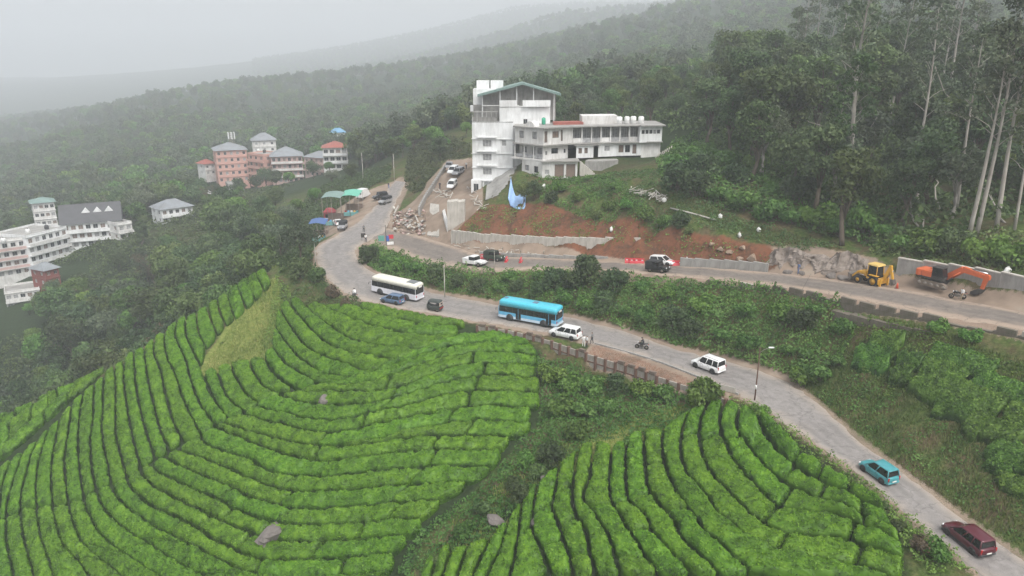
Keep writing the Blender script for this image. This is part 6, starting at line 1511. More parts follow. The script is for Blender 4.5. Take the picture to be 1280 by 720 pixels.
def bike(name, label, px, py, hd, col, rider=None, scooter=False, z=None):
    x, y, zz = ground(px, py); t = thing(name, label, 'motorbike', (x, y, (zz + ROADLIFT) if z is None else z), hd)
    r = 0.30 if not scooter else 0.22
    wheel(t, 0.65, 0, r, 0.1, M_RIMD); wheel(t, -0.62, 0, r, 0.12, M_RIMD)
    MB().loft([xsec(a, w, z0, z1, 0.04) for a, w, z0, z1 in ((0.42, 0.1, 0.72, 0.92), (0.2, 0.15, 0.68, 1.0), (-0.1, 0.12, 0.68, 0.88))], True, True, 0, True).build('fuel_tank', [col], t)
    MB().box(-0.25, 0.3, -0.12, 0.12, 0.25, 0.62, bev=0.05).build('engine', M_STEEL, t)
    MB().loft([xsec(a, w, z0, z1, 0.03) for a, w, z0, z1 in ((-0.05, 0.12, 0.7, 0.82), (-0.5, 0.14, 0.74, 0.86), (-0.85, 0.1, 0.82, 0.92))], True, True).build('seat', M_BLK, t)
    m = MB()
    for s in (-0.07, 0.07): m.tube([(0.65, s, r), (0.42, s, 0.95)], 0.025, 6)
    m.tube([(0.42, 0, 0.7), (-0.3, 0, 0.68), (-0.62, 0, r)], 0.03, 6); m.tube([(0.3, 0, 0.3), (0.42, 0, 0.8)], 0.03, 6)
    m.build('frame', M_GRIM, t)
    MB().tube([(0.28, 0.36, 1.03), (0.38, 0.2, 1.06), (0.4, 0, 1.02), (0.38, -0.2, 1.06), (0.28, -0.36, 1.03)], 0.018, 6).build('handlebar', M_CHROME, t)
    MB().lathe([(0.03, -0.06), (0.09, 0.0), (0.09, 0.05)], 10, axis='x', c=(0.5, 0, 0.9)).build('headlight', M_LAMP, t)
    MB().tube([(0.0, -0.14, 0.3), (-0.5, -0.17, 0.33), (-0.8, -0.18, 0.42)], [0.03, 0.045, 0.05], 8).build('exhaust', M_CHROME, t)
    MB().box(-0.92, -0.86, -0.06, 0.06, 0.72, 0.8).build('tail_light', M_TAIL, t)
    if rider:
        lab, up, lo = rider
        p = thing('person', lab, 'person', (x, y, t.location.z), hd)
        J = dict(pelvis=(-.25, 0, .92), waist=(-.2, 0, 1.07), chest=(-.1, 0, 1.28), neck=(-.02, 0, 1.44), head=(.02, 0, 1.54), crown=(.01, 0, 1.61), shl=(-.06, .19, 1.35), ell=(.1, .28, 1.12), hal=(.28, .33, 1.05), shr=(-.06, -.19, 1.35), elr=(.1, -.28, 1.12), har=(.28, -.33, 1.05),
                 hil=(-.22, .11, .88), knl=(.18, .2, .74), anl=(-.02, .19, .34), tol=(.13, .19, .30), hir=(-.22, -.11, .88), knr=(.18, -.2, .74), anr=(-.02, -.19, .34), tor=(.13, -.19, .30))
        b = figure(p, J, up, lo)
        MB().lathe([(0.09, 0.0), (0.125, 0.06), (0.11, 0.13), (0.05, 0.165)], 10, c=(0.01, 0, 1.52)).build('helmet', M_BLK, p)
    else: MB().tube([(-0.1, 0.1, 0.3), (-0.12, 0.28, 0.02)], 0.02, 5).build('side_stand', M_STEEL, t)
bike('motorbike', 'dark motorbike riding along the lower road', 802, 438, R(155), C_BLACK, ('motorbike rider in dark clothes leaning over the handlebar', K_, K_))
bike('motor_scooter', 'white scooter coming round the bend below the stalls', 443.5, 374, R(130), C_WHITE, ('scooter rider in white shirt at the bend', W_, GR_), True)
bike('parked_motorbike', 'dark motorbike parked under the excavator boom', 1196, 375, R(160), C_BLACK)
bike('parked_motorbike', 'motorbike parked in front of the blue stall', 403, 297, R(40), C_BLACK)
# ------------------------------------------------------------------ buildings
W_WHITE = weathered('plaster_white', (0.76, 0.765, 0.76), (0.33, 0.33, 0.31), 0.3, 0.62)
W_WHITE2 = weathered('plaster_white_stained', (0.70, 0.69, 0.67), (0.30, 0.28, 0.25), 0.35, 0.7)
W_PINK = weathered('plaster_pink', (0.56, 0.33, 0.275), (0.42, 0.24, 0.2), 0.3, 0.5)
W_ROSE = weathered('plaster_dusty_rose', (0.52, 0.36, 0.33), (0.3, 0.24, 0.22), 0.3, 0.6)
W_GREY = weathered('concrete_grey', (0.33, 0.32, 0.30), (0.14, 0.135, 0.125), 0.4, 0.8)
W_PALE = weathered('concrete_pale', (0.50, 0.47, 0.42), (0.22, 0.2, 0.17), 0.4, 0.75)
R_SLATE = weathered('roof_slate', (0.085, 0.085, 0.09), (0.045, 0.045, 0.045), 0.5, 0.7)
R_GREY = weathered('roof_sheet_grey', (0.24, 0.26, 0.28), (0.13, 0.12, 0.11), 0.4, 0.7)
R_GREEN = weathered('roof_sheet_green', (0.19, 0.27, 0.25), (0.1, 0.16, 0.14), 0.4, 0.6)
R_RED = weathered('roof_red', (0.33, 0.10, 0.075), (0.16, 0.07, 0.06), 0.4, 0.7)
R_BLUE = weathered('roof_blue', (0.14, 0.30, 0.45), (0.1, 0.2, 0.3), 0.4, 0.5)
M_PANE = plain('window_pane', (0.035, 0.042, 0.048), 0.12, var=0.4, scale=0.8)
M_FRAME = plain('window_frame_white', (0.6, 0.6, 0.58), 0.5); M_DARKF = plain('window_frame_dark', (0.08, 0.07, 0.065), 0.5); M_SHUT = plain('shutter_brown', (0.20, 0.145, 0.115), 0.7); M_CURT = plain('curtain_grey', (0.33, 0.33, 0.33), 0.8, var=0.3, scale=1.5)
WIN = {}
def window(parent, c, ang, w, h, frame, pane, mull=2, name='window'):
    key = (round(w, 2), round(h, 2), frame.name, pane.name, mull)
    if key not in WIN:
        f = MB(); t = 0.06
        f.box(-w / 2, w / 2, -0.03, 0.05, 0, t); f.box(-w / 2, w / 2, -0.03, 0.05, h - t, h); f.box(-w / 2, -w / 2 + t, -0.03, 0.05, t, h - t); f.box(w / 2 - t, w / 2, -0.03, 0.05, t, h - t)
        for i in range(1, mull): x = -w / 2 + w * i / mull; f.box(x - 0.025, x + 0.025, -0.02, 0.04, t, h - t)
        WIN[key] = (f.mesh(name, frame), MB().box(-w / 2 + 0.03, w / 2 - 0.03, 0.02, 0.035, 0.03, h - 0.03).mesh('pane', pane))
    a, b = WIN[key]
    o = link(name, a, parent, c); o.rotation_euler = (0, 0, ang); link('pane', b, o)
    return o
def facade(parent, A, B, z0, z1, wins, mat, th=0.25, frame=None, pane=None, name='wall', mull=2):
    """a wall from A to B (left to right seen from outside) with real openings; wins = (u0, v0, w, h) metres"""
    A, B = np.array(A, float), np.array(B, float); u = B - A; L = np.linalg.norm(u); u /= L; n = np.array([u[1], -u[0]]); ang = math.atan2(u[1], u[0])
    wins = [(a, b, w, h) for a, b, w, h in wins if a > 0.02 and a + w < L - 0.02 and b > 0.0 and b + h < z1 - z0 - 0.02]
    us = sorted({0, L, *[q for a, b, w, h in wins for q in (a, a + w)]}); vs = sorted({0, z1 - z0, *[q for a, b, w, h in wins for q in (b, b + h)]})
    mb = MB()
    def P(x, y, k): p = A + u * x - n * k; return (p[0], p[1], z0 + y)
    for i in range(len(us) - 1):
        for j in range(len(vs) - 1):
            cx, cy = (us[i] + us[i + 1]) / 2, (vs[j] + vs[j + 1]) / 2
            if any(a < cx < a + w and b < cy < b + h for a, b, w, h in wins): continue
            mb.add([P(us[i], vs[j], 0), P(us[i + 1], vs[j], 0), P(us[i + 1], vs[j + 1], 0), P(us[i], vs[j + 1], 0)], [(0, 1, 2, 3)])
    for a, b, w, h in wins:
        q = [(a, b), (a + w, b), (a + w, b + h), (a, b + h)]
        for k in range(4):
            (x0, y0), (x1, y1) = q[k], q[(k + 1) % 4]
            mb.add([P(x0, y0, 0), P(x1, y1, 0), P(x1, y1, th), P(x0, y0, th)], [(0, 3, 2, 1)])
    me = bpy.data.meshes.new(name); me.from_pydata(mb.v, [], mb.f); me.materials.append(mat)
    o = link(name, me, parent)
    for a, b, w, h in wins:
        p = P(a + w / 2, b, th * 0.6); window(parent, p, ang, w, h, frame or M_FRAME, pane or random.choice([M_PANE, M_PANE, M_CURT, M_SHUT]), mull)
    return o
def grid_wins(L, floors, fh, n, w, h, sill=0.9, u0=0.0, base=0.0):
    out = []
    for f in range(floors):
        for i in range(n): out.append((u0 + (L - u0) * (i + 0.5) / n - w / 2, base + f * fh + sill, w, h))
    return out
def planbox(parent, pts, z0, z1, mat, name='slab'):
    """a flat slab or block over a plan polygon"""
    n = len(pts); mb = MB(); mb.add([(x, y, z0) for x, y in pts] + [(x, y, z1) for x, y in pts], [tuple(range(n))[::-1], tuple(range(n, 2 * n))] + [(i, (i + 1) % n, (i + 1) % n + n, i + n) for i in range(n)])
    return mb.build(name, mat, parent)
def local(parent, x, y): return (x, y)
def block(name, label, pa, da, pb, db, depth, z0, floors, fh, ncol, wmat, roof='flat', rmat=None, win=(1.3, 1.3), balc=False, sidecols=2, group=None, cat='building', slabmat=None, rh=2.4, frame=None, pane=None, side='right', balmat=None):
    """an oblong building: front wall from picture column pa at distance da to column pb at db"""
    A = np.array([(pa - 640) / FPX * da, da]); B = np.array([(pb - 640) / FPX * db, db])
    org = (A + B) / 2; t = thing(name, label, cat, (org[0], org[1], z0), 0, group)
    A, B = A - org, B - org
    u = B - A; L = np.linalg.norm(u); u /= L; n = np.array([u[1], -u[0]]); C_, D_ = B - n * depth, A - n * depth; Ht = floors * fh
    facade(t, A, B, -3.0, Ht, [(a, b + 3.0, w, h) for a, b, w, h in grid_wins(L, floors, fh, ncol, *win)], wmat, frame=frame, pane=pane)
    sw = [(a, b + 3.0, w, h) for a, b, w, h in grid_wins(depth, floors, fh, sidecols, *win)]
    facade(t, B, C_, -3.0, Ht, sw, wmat, frame=frame, pane=pane); facade(t, D_, A, -3.0, Ht, sw, wmat, frame=frame, pane=pane); facade(t, C_, D_, -3.0, Ht, [], wmat)
    e = 0.3
    def plan(k, kf=None): kf = k if kf is None else kf; return [tuple(A - u * k + n * kf), tuple(B + u * k + n * kf), tuple(C_ + u * k - n * k), tuple(D_ - u * k - n * k)]
    for f in range(1, floors + (0 if roof != 'flat' else 1)):
        planbox(t, plan(0.12, 1.1 if balc and f < floors else 0.25), f * fh - 0.16, f * fh, slabmat or wmat, 'floor_slab')
    if balc:
        for f in range(1, floors):
            a, b = A + n * 1.05, B + n * 1.05
            planbox(t, [tuple(a), tuple(b), tuple(b - n * 0.09), tuple(a - n * 0.09)], f * fh, f * fh + 0.85, balmat or slabmat or wmat, 'balcony_parapet')
    if roof == 'flat':
        planbox(t, plan(-0.05), Ht + 0.004, Ht + 0.12, W_GREY, 'roof_deck')
        for P_, Q_ in ((A, B), (B, C_), (C_, D_), (D_, A)):
            d = (Q_ - P_) / np.linalg.norm(Q_ - P_); m = np.array([d[1], -d[0]]); planbox(t, [tuple(P_ + m * 0.05), tuple(Q_ + m * 0.05), tuple(Q_ - m * 0.1), tuple(P_ - m * 0.1)], Ht, Ht + 0.7, wmat, 'roof_parapet')
    else:
        k = 0.7; p = [np.array(q) for q in plan(k)]; inset = min(depth, L) / 2 if roof == 'hip' else -0.01
        m1, m2 = (p[0] + p[3]) / 2, (p[1] + p[2]) / 2; d = (m2 - m1) / np.linalg.norm(m2 - m1); r1, r2 = m1 + d * inset, m2 - d * inset
        mb = MB(); V = [(*q, Ht) for q in p] + [(*r1, Ht + rh), (*r2, Ht + rh)]
        mb.add(V, [(0, 1, 5, 4), (1, 2, 5), (2, 3, 4, 5), (3, 0, 4), (0, 3, 2, 1)]); ro = mb.build('roof', rmat, t)
        MB().tube([V[4], V[5]], 0.1, 5).build('roof_ridge', rmat, ro)
    t['_h'] = Ht
    return t, (A, B, C_, D_, u, n, Ht)
def tank(parent_label, x, y, z, r=0.6, h=1.3, mat=None):
    t = thing('water_tank', parent_label, 'water tank', (x, y, z), 0, 'rooftop water tanks')
    MB().lathe([(r * 0.95, 0), (r, 0.1), (r, h * 0.4), (r * 1.03, h * 0.42), (r * 1.03, h * 0.46), (r, h * 0.5), (r, h * 0.85), (r * 0.6, h * 0.98)], 14).build('tank_shell', mat or plain('tank_white', (0.72, 0.72, 0.7), 0.5), t)
    MB().lathe([(r * 0.3, h * 0.98), (r * 0.3, h * 1.06)], 10).build('tank_lid', M_BLK, t)
# --- white tower hotel
def tower():
    t = thing('tower_hotel', 'white five-storey hotel tower with green gabled roof on top', 'hotel', (-4, 158, 9.0))
    ox, oy, oz = -4, 158, 9.0
    def q(x, y): return (x - ox, y - oy)
    A, B, C_, D_ = q(-8.4, 156.4), q(0.2, 155.6), q(0.9, 167), q(-7.6, 168)
    ht = 15.6
    wins = [(1.7 + 0.5, v, 1.9, 1.45) for v in (4.5, 7.5, 10.4)] + [(6.3, v, 0.9, 1.2) for v in (10.6,)]
    facade(t, A, B, 0, ht, wins, W_WHITE, frame=M_FRAME, pane=M_CURT, mull=3)
    facade(t, D_, A, 0, ht, [(4 + 3 * i, v, 1.2, 1.3) for i in range(2) for v in (4.5, 7.5, 10.4)], W_WHITE)
    facade(t, B, C_, 0, ht, [], W_WHITE); facade(t, C_, D_, 0, ht, [], W_WHITE)
    planbox(t, [A, B, C_, D_], ht - 0.2, ht - 0.02, W_GREY, 'roof_terrace')
    for v in (6.35, 9.35, 12.25, 3.2):
        x0, x1 = -7.4, -3.2
        planbox(t, [q(x0, 155.7), q(x1, 155.35), q(x1, 156.2), q(x0, 156.5)], v, v + 0.28, W_WHITE, 'window_ledge')
    for v in (3.0, 6.1, 9.1, 12.1): planbox(t, [q(-8.55, 156.15), q(0.3, 155.35), q(0.3, 155.7), q(-8.55, 156.45)], v - 0.12, v - 0.02, W_WHITE, 'string_course')
    # rooftop terrace rail, posts and shade frame
    for i in range(6):
        x = -8.3 + i * 1.0; MB().box(q(x, 0)[0] - 0.05, q(x, 0)[0] + 0.05, q(0, 156.3)[1] + 0.05, q(0, 156.3)[1] + 0.15, ht, ht + 1.9).build('terrace_post', M_FRAME, t)
    planbox(t, [q(-8.7, 155.9), q(-2.9, 155.5), q(-2.9, 156.6), q(-8.7, 157)], ht + 1.9, ht + 2.05, W_GREY, 'terrace_beam')
    planbox(t, [q(-8.4, 156.5), q(-3.2, 156.1), q(-3.2, 156.25), q(-8.4, 156.65)], ht, ht + 0.9, W_GREY, 'terrace_parapet')
    planbox(t, [q(-8.2, 159.5), q(-0.5, 159), q(-0.5, 166), q(-8.2, 166.5)], ht, ht + 3.2, W_GREY, 'rooftop_room')
    # right-hand block
    E, F, G, K = q(-2.6, 156.0), q(8.0, 157.2), q(8.4, 166.5), q(-2.2, 166.5)
    facade(t, E, F, 6, 18.6, [(5.0, 8.9, 0.9, 1.2)], W_WHITE); facade(t, F, G, 6, 18.6, [], W_WHITE); facade(t, K, E, ht, 18.6, [], W_WHITE)
    planbox(t, [E, F, G, K], 18.4, 18.58, W_WHITE, 'roof_slab')
    for (a, b) in ((-2.6, 1.0), (2.2, 8.0)):
        planbox(t, [q(a, 155.9), q(b, 156.4), q(b, 156.6), q(a, 156.1)], 18.6, 19.9, W_WHITE, 'roof_parapet')
    planbox(t, [q(4.6, 156.6), q(6.6, 156.8), q(6.6, 156.9), q(4.6, 156.7)], 18.8, 19.7, M_GLASS, 'parapet_glass')
    # upper left room and tank plinth
    planbox(t, [q(-8.3, 161), q(-2.4, 161), q(-2.4, 167), q(-8.3, 167)], 18.8, 22.0, W_WHITE, 'penthouse')
    planbox(t, [q(-8.9, 160.4), q(-7.6, 160.4), q(-7.6, 162.5), q(-8.9, 162.5)], 17.4, 18.6, W_WHITE, 'balcony')
    # open gabled roof of green sheet on posts
    ev, rg = 21.2, 23.3
    xs = (-6.6, 2.2, 9.6)
    r = MB()
    for (x0, z0, x1, z1) in ((xs[0] - 0.6, ev - 0.3, xs[1], rg), (xs[1], rg, xs[2] + 0.6, ev - 0.1)):
        a, b = q(x0, 157.0), q(x1, 157.0); c, d = q(x1, 167.5), q(x0, 167.5)
        r.hexa([(a[0], a[1], z0), (b[0], b[1], z1), (c[0], c[1], z1), (d[0], d[1], z0), (a[0], a[1], z0 + 0.12), (b[0], b[1], z1 + 0.12), (c[0], c[1], z1 + 0.12), (d[0], d[1], z0 + 0.12)])
    ro = r.build('roof', R_GREEN, t)
    r = MB(); a, b, c = q(xs[0] - 0.6, 156.95), q(xs[1], 156.95), q(xs[2] + 0.6, 156.95)
    for (P_, z0, Q_, z1) in ((a, ev - 0.45, b, rg - 0.1), (b, rg - 0.1, c, ev - 0.25)): r.hexa([(P_[0], P_[1] - 0.06, z0 - 0.2), (Q_[0], Q_[1] - 0.06, z1 - 0.2), (Q_[0], Q_[1] + 0.04, z1 - 0.2), (P_[0], P_[1] + 0.04, z0 - 0.2), (P_[0], P_[1] - 0.06, z0 + 0.24), (Q_[0], Q_[1] - 0.06, z1 + 0.24), (Q_[0], Q_[1] + 0.04, z1 + 0.24), (P_[0], P_[1] + 0.04, z0 + 0.24)])
    r.build('barge_board', R_GREEN, ro)
    for x in (-6.2, -2.5, 1.0, 4.5, 8.8):
        z = ev + (rg - ev) * (1 - abs(x - xs[1]) / 8.5) - 0.2
        MB().box(q(x, 0)[0] - 0.08, q(x, 0)[0] + 0.08, q(0, 157.6)[1], q(0, 157.6)[1] + 0.16, ht, z).build('roof_post', W_WHITE, t)
    planbox(t, [q(-6.3, 160), q(9.3, 160), q(9.3, 166.8), q(-6.3, 166.8)], ht, 21.0, W_GREY, 'hall_wall')
    mb = MB(); gw = [(q(-6.3, 0)[0], 21.0), (q(9.3, 0)[0], 21.0), (q(xs[1], 0)[0], 23.0)]; mb.prism(gw, q(0, 160)[1], q(0, 160.3)[1]); mb.build('gable_wall', W_GREY, t)
    planbox(t, [q(-6.3, 157.5), q(1.5, 157.5), q(1.5, 157.6), q(-6.3, 157.6)], 18.7, 18.85, M_FRAME, 'guard_rail')
    # porch at the foot of the tower
    a, b, c, d = q(-8.7, 155.0), q(-6.5, 154.8), q(-6.4, 156.5), q(-8.6, 156.6)
    facade(t, a, b, 0, 3.4, [(0.5, 1.1, 1.1, 1.7)], W_WHITE, mull=2); facade(t, b, c, 0, 3.4, [], W_WHITE); facade(t, d, a, 0, 3.4, [], W_WHITE); planbox(t, [a, b, c, d], 3.4, 3.55, W_WHITE, 'porch_roof')
    for x in (-6.1,): MB().box(q(x, 0)[0] - 0.12, q(x, 0)[0] + 0.12, q(0, 155.4)[1], q(0, 155.4)[1] + 0.24, -1, 3.0).build('porch_column', W_WHITE, t)
    for a, b in ((-7.6, -4.9), (-4.6, -1.9)): planbox(t, [q(a, 163), q(b, 163), q(b, 166), q(a, 166)], 22.0, 23.7, W_WHITE, 'tank_housing')
    g = thing('water_drum', 'green plastic drum on the hotel roof beside the tower', 'drum', (6.5, 153.6, 24.2)); MB().lathe([(0.35, 0), (0.42, 0.1), (0.42, 1.2), (0.3, 1.35)], 12).build('drum_shell', plain('drum_green', (0.05, 0.36, 0.22), 0.45), g); MB().lathe([(0.2, 1.35), (0.2, 1.42)], 10).build('drum_lid', M_BLK, g)
tower()
# --- low white hotel
def low_hotel():
    Z0, Z1, Z2 = 17.9, 20.8, 23.9
    ox, oy = 14, 154; t = thing('terrace_hotel', 'long white two-storey hotel with glazed balconies on the hill', 'hotel', (ox, oy, 0))
    def q(x, y): return (x - ox, y - oy)
    P0, P1, P2, P3, P4, P5 = (0.6, 151.5), (6.2, 146.5), (12.2, 150.5), (26.2, 154.0), (26.2, 152.6), (31.0, 153.8)
    BK0, BK1 = (1.5, 163), (31.0, 165)
    # upper storey
    facade(t, q(*P0), q(*P1), Z1, Z2 + 0.1, [(1.2, 1.0, 1.2, 1.4), (4.6, 1.0, 1.2, 1.4)], W_WHITE2, pane=M_CURT, frame=M_DARKF)
    facade(t, q(*P1), q(*P2), Z1, Z2, [(0.25, 0.4, 0.7, 2.2), (2.2, 1.2, 1.6, 1.3), (4.3, 0.5, 0.5, 2.2)], W_WHITE2, frame=M_DARKF, pane=M_SHUT)
    # arched gable over the corner room
    arc = [(math.cos(a) * 1.2, math.sin(a) * 1.2) for a in np.linspace(0, math.pi, 9)]
    u = np.array(P1) - np.array(P0); u /= np.linalg.norm(u); m = np.array(P0) + u * 4.0
    g = MB(); n_ = np.array([u[1], -u[0]])
    fr = [(m[0] + u[0] * x + n_[0] * 0.06 - ox, m[1] + u[1] * x + n_[1] * 0.06 - oy, Z2 + 0.1 + z) for x, z in arc]; bk = [(p[0] - n_[0] * 1.6, p[1] - n_[1] * 1.6, p[2]) for p in fr]
    k = len(fr); g.add(fr + bk, [tuple(range(k)), tuple(range(2 * k - 1, k - 1, -1))] + [(i, i + k, i + k + 1, i + 1) for i in range(k - 1)]); g.build('arched_gable', W_WHITE2, t)
    # glazed gallery
    n = 7; a, b = np.array(P2), np.array(P3); uu = (b - a) / np.linalg.norm(b - a); L = np.linalg.norm(b - a)
    facade(t, q(*(a + np.array([-0.1, 1.6]))), q(*(b + np.array([0, 1.6]))), Z1, Z2, [(L * (i + 0.5) / n - 0.85, 0.35, 1.7, 2.2) for i in range(n)], W_GREY, frame=M_FRAME, pane=M_CURT, mull=3)
    for i in range(n + 1):
        p = a + uu * L * i / n; MB().box(p[0] - ox - 0.13, p[0] - ox + 0.13, p[1] - oy - 0.13, p[1] - oy + 0.13, Z1, Z2 - 0.12).build('gallery_column', W_WHITE2, t)
    for i in range(n):
        p, r_ = a + uu * (L * i / n + 0.2), a + uu * (L * (i + 1) / n - 0.2)
        planbox(t, [q(*p), q(*r_), q(*(r_ + [0, 0.05])), q(*(p + [0, 0.05]))], Z1, Z1 + 0.9, M_CURT if i % 3 else W_WHITE2, 'balustrade')
    facade(t, q(*P4), q(*P5), Z1 - 0.2, Z2, [(0.4 + 0.85 * i, 1.75, 0.72, 0.8) for i in range(5)], W_WHITE, frame=M_DARKF)
    facade(t, q(*P5), q(*BK1), Z1 - 0.2, Z2, [], W_WHITE); facade(t, q(*BK1), q(*BK0), Z0, Z2, [], W_WHITE); facade(t, q(*BK0), q(*P0), Z0, Z2, [], W_WHITE); facade(t, q(26.2, 155.2), q(*P4), Z1 - 0.2, Z2, [], W_WHITE)
    # floor and roof slabs
    ov = [(0.2, 151.2), (6.2, 145.7), (12.4, 149.6), (26.2, 153.0), (26.4, 151.9), (31.6, 153.2), (31.6, 165.4), (1.2, 163.4)]
    planbox(t, [q(*p) for p in ov], Z2, Z2 + 0.22, W_GREY, 'roof_slab')
    planbox(t, [q(*p) for p in [(0.1, 151.1), (6.2, 145.5), (12.6, 149.4), (26.2, 152.8), (31.2, 153.4), (31.2, 164.8), (1.4, 162.8)]], Z1 - 0.22, Z1 - 0.02, W_GREY, 'floor_slab')
    # lower storey
    a, b = np.array(P0), np.array(P1); 
    facade(t, q(*(a + [0.9, 0.9])), q(*(b + [0.4, 0.9])), Z0, Z1, [(0.9, 0.9, 1.3, 1.2), (3.6, 0.3, 0.9, 1.9), (5.0, 0.9, 1.4, 1.2)], W_WHITE2, frame=M_DARKF)
    for i in range(4):
        p = a + (b - a) * i / 3; MB().box(p[0] - ox - 0.13, p[0] - ox + 0.13, p[1] - oy - 0.13, p[1] - oy + 0.13, Z0, Z1 - 0.2).build('veranda_column', W_WHITE2, t)
    for i in range(3):
        p, r_ = a + (b - a) * (i / 3 + 0.03), a + (b - a) * ((i + 1) / 3 - 0.03); planbox(t, [q(*p), q(*r_), q(*(r_ + [0.04, 0.06])), q(*(p + [0.04, 0.06]))], Z0 + 0.1, Z0 + 0.8, M_CURT, 'veranda_rail')
    planbox(t, [q(-0.2, 151.2), q(6.2, 145.4), q(6.8, 146.2), q(1.4, 152.4)], Z0 - 0.3, Z0, W_WHITE2, 'veranda_slab')
    facade(t, q(*P1), q(11.3, 149.9), Z0 - 0.2, Z1, [(0.5, 1.1, 0.5, 0.7), (2.0, 1.2, 1.7, 1.1), (5.1, 1.2, 0.5, 0.8)], W_WHITE2, frame=M_DARKF)
    facade(t, q(13.0, 149.7), q(16.6, 150.6), Z0 - 0.1, Z1 - 0.5, [(0.5, 0.9, 0.75, 1.1), (1.75, 0.9, 0.75, 1.1)], W_WHITE, frame=M_DARKF)
    planbox(t, [q(12.6, 149.2), q(18.0, 150.4), q(18.0, 153), q(12.6, 152)], Z1 - 0.5, Z1 - 0.34, W_GREY, 'porch_roof')
    facade(t, q(17.6, 151.0), q(21.6, 152.4), Z0, Z1, [(1.4, 1.1, 1.3, 1.1)], W_WHITE, pane=M_CURT)
    facade(t, q(21.6, 152.6), q(26.8, 153.6), Z0, Z1, [(0.4, 0.7, 1.1, 1.5), (1.8, 0.7, 1.1, 1.5), (3.4, 0.4, 0.9, 1.9)], W_WHITE, frame=M_DARKF)
    facade(t, q(26.8, 153.6), q(30.9, 154.3), Z0 - 0.5, Z1, [], W_WHITE2); facade(t, q(16.6, 150.6), q(16.8, 153), Z0 - 0.1, Z1 - 0.5, [], W_WHITE); facade(t, q(11.3, 149.9), q(11.6, 153), Z0 - 0.2, Z1, [], W_WHITE)
    # garage annexe below the corner, outside stair
    B0 = 14.3
    facade(t, q(6.0, 145.0), q(8.2, 145.3), B0, Z0 - 0.3, [(0.5, 0.9, 0.9, 0.9)], W_WHITE2); facade(t, q(8.2, 145.3), q(13.0, 146.2), B0, Z0 - 0.3, [(0.25, 0.1, 1.9, 2.7), (2.6, 0.1, 1.9, 2.7)], W_WHITE2, pane=M_SHUT, frame=M_DARKF, mull=1)
    facade(t, q(13.0, 146.2), q(13.4, 150), B0, Z0 - 0.3, [], W_WHITE2); facade(t, q(2.0, 149.6), q(6.0, 145.0), B0, Z0 - 0.3, [(1.0, 1.2, 1.2, 1.1), (3.6, 1.0, 1.2, 1.3)], W_WHITE2, frame=M_DARKF)
    planbox(t, [q(5.6, 144.4), q(13.4, 145.6), q(13.4, 150), q(5.6, 147.5)], Z0 - 0.3, Z0 - 0.1, W_GREY, 'annexe_roof')
    st = MB()
    for i in range(14): st.box(13.5 + i * 0.3 - ox, 13.8 + i * 0.3 - ox, 146.0 - oy, 147.0 - oy, B0 - 0.4, Z0 - 0.1 - (i + 1) * 0.25)
    so = st.build('stair', W_PALE, t)
    planbox(t, [q(18.0, 147.0), q(21.5, 149.0), q(21.5, 151.5), q(15.6, 150.5), q(14.6, 147.4)], 15.6, 17.5, W_GREY, 'terrace_wall')
    for x, y, r_ in ((24.2, 157.5, 0.55), (25.6, 158, 0.62), (27.2, 157.6, 0.6), (22.4, 157, 0.75)): tank('white water tank standing on the long hotel roof', x, y, Z2 + 0.22, r_, 1.5)
    planbox(t, [q(14.5, 155), q(22.0, 156.5), q(22.0, 162), q(14.5, 161)], Z2 + 0.22, Z2 + 1.9, W_WHITE2, 'roof_room'); planbox(t, [q(8.5, 153.0), q(14.8, 154.6), q(14.8, 158), q(8.5, 156.5)], Z2 + 0.22, Z2 + 0.75, R_RED, 'roof_deck')
    for i in range(7): MB().tube([(29.4 + 0.5 * i - ox, 153 - oy + 0.4 * math.sin(i * 2), 17.0), (30.4 + 0.45 * i - ox, 152.8 - oy + 0.3 * i * 0.3, 18.4 + 0.25 * i)], 0.1, 5).build('broken_beam', W_PALE, t)
low_hotel()
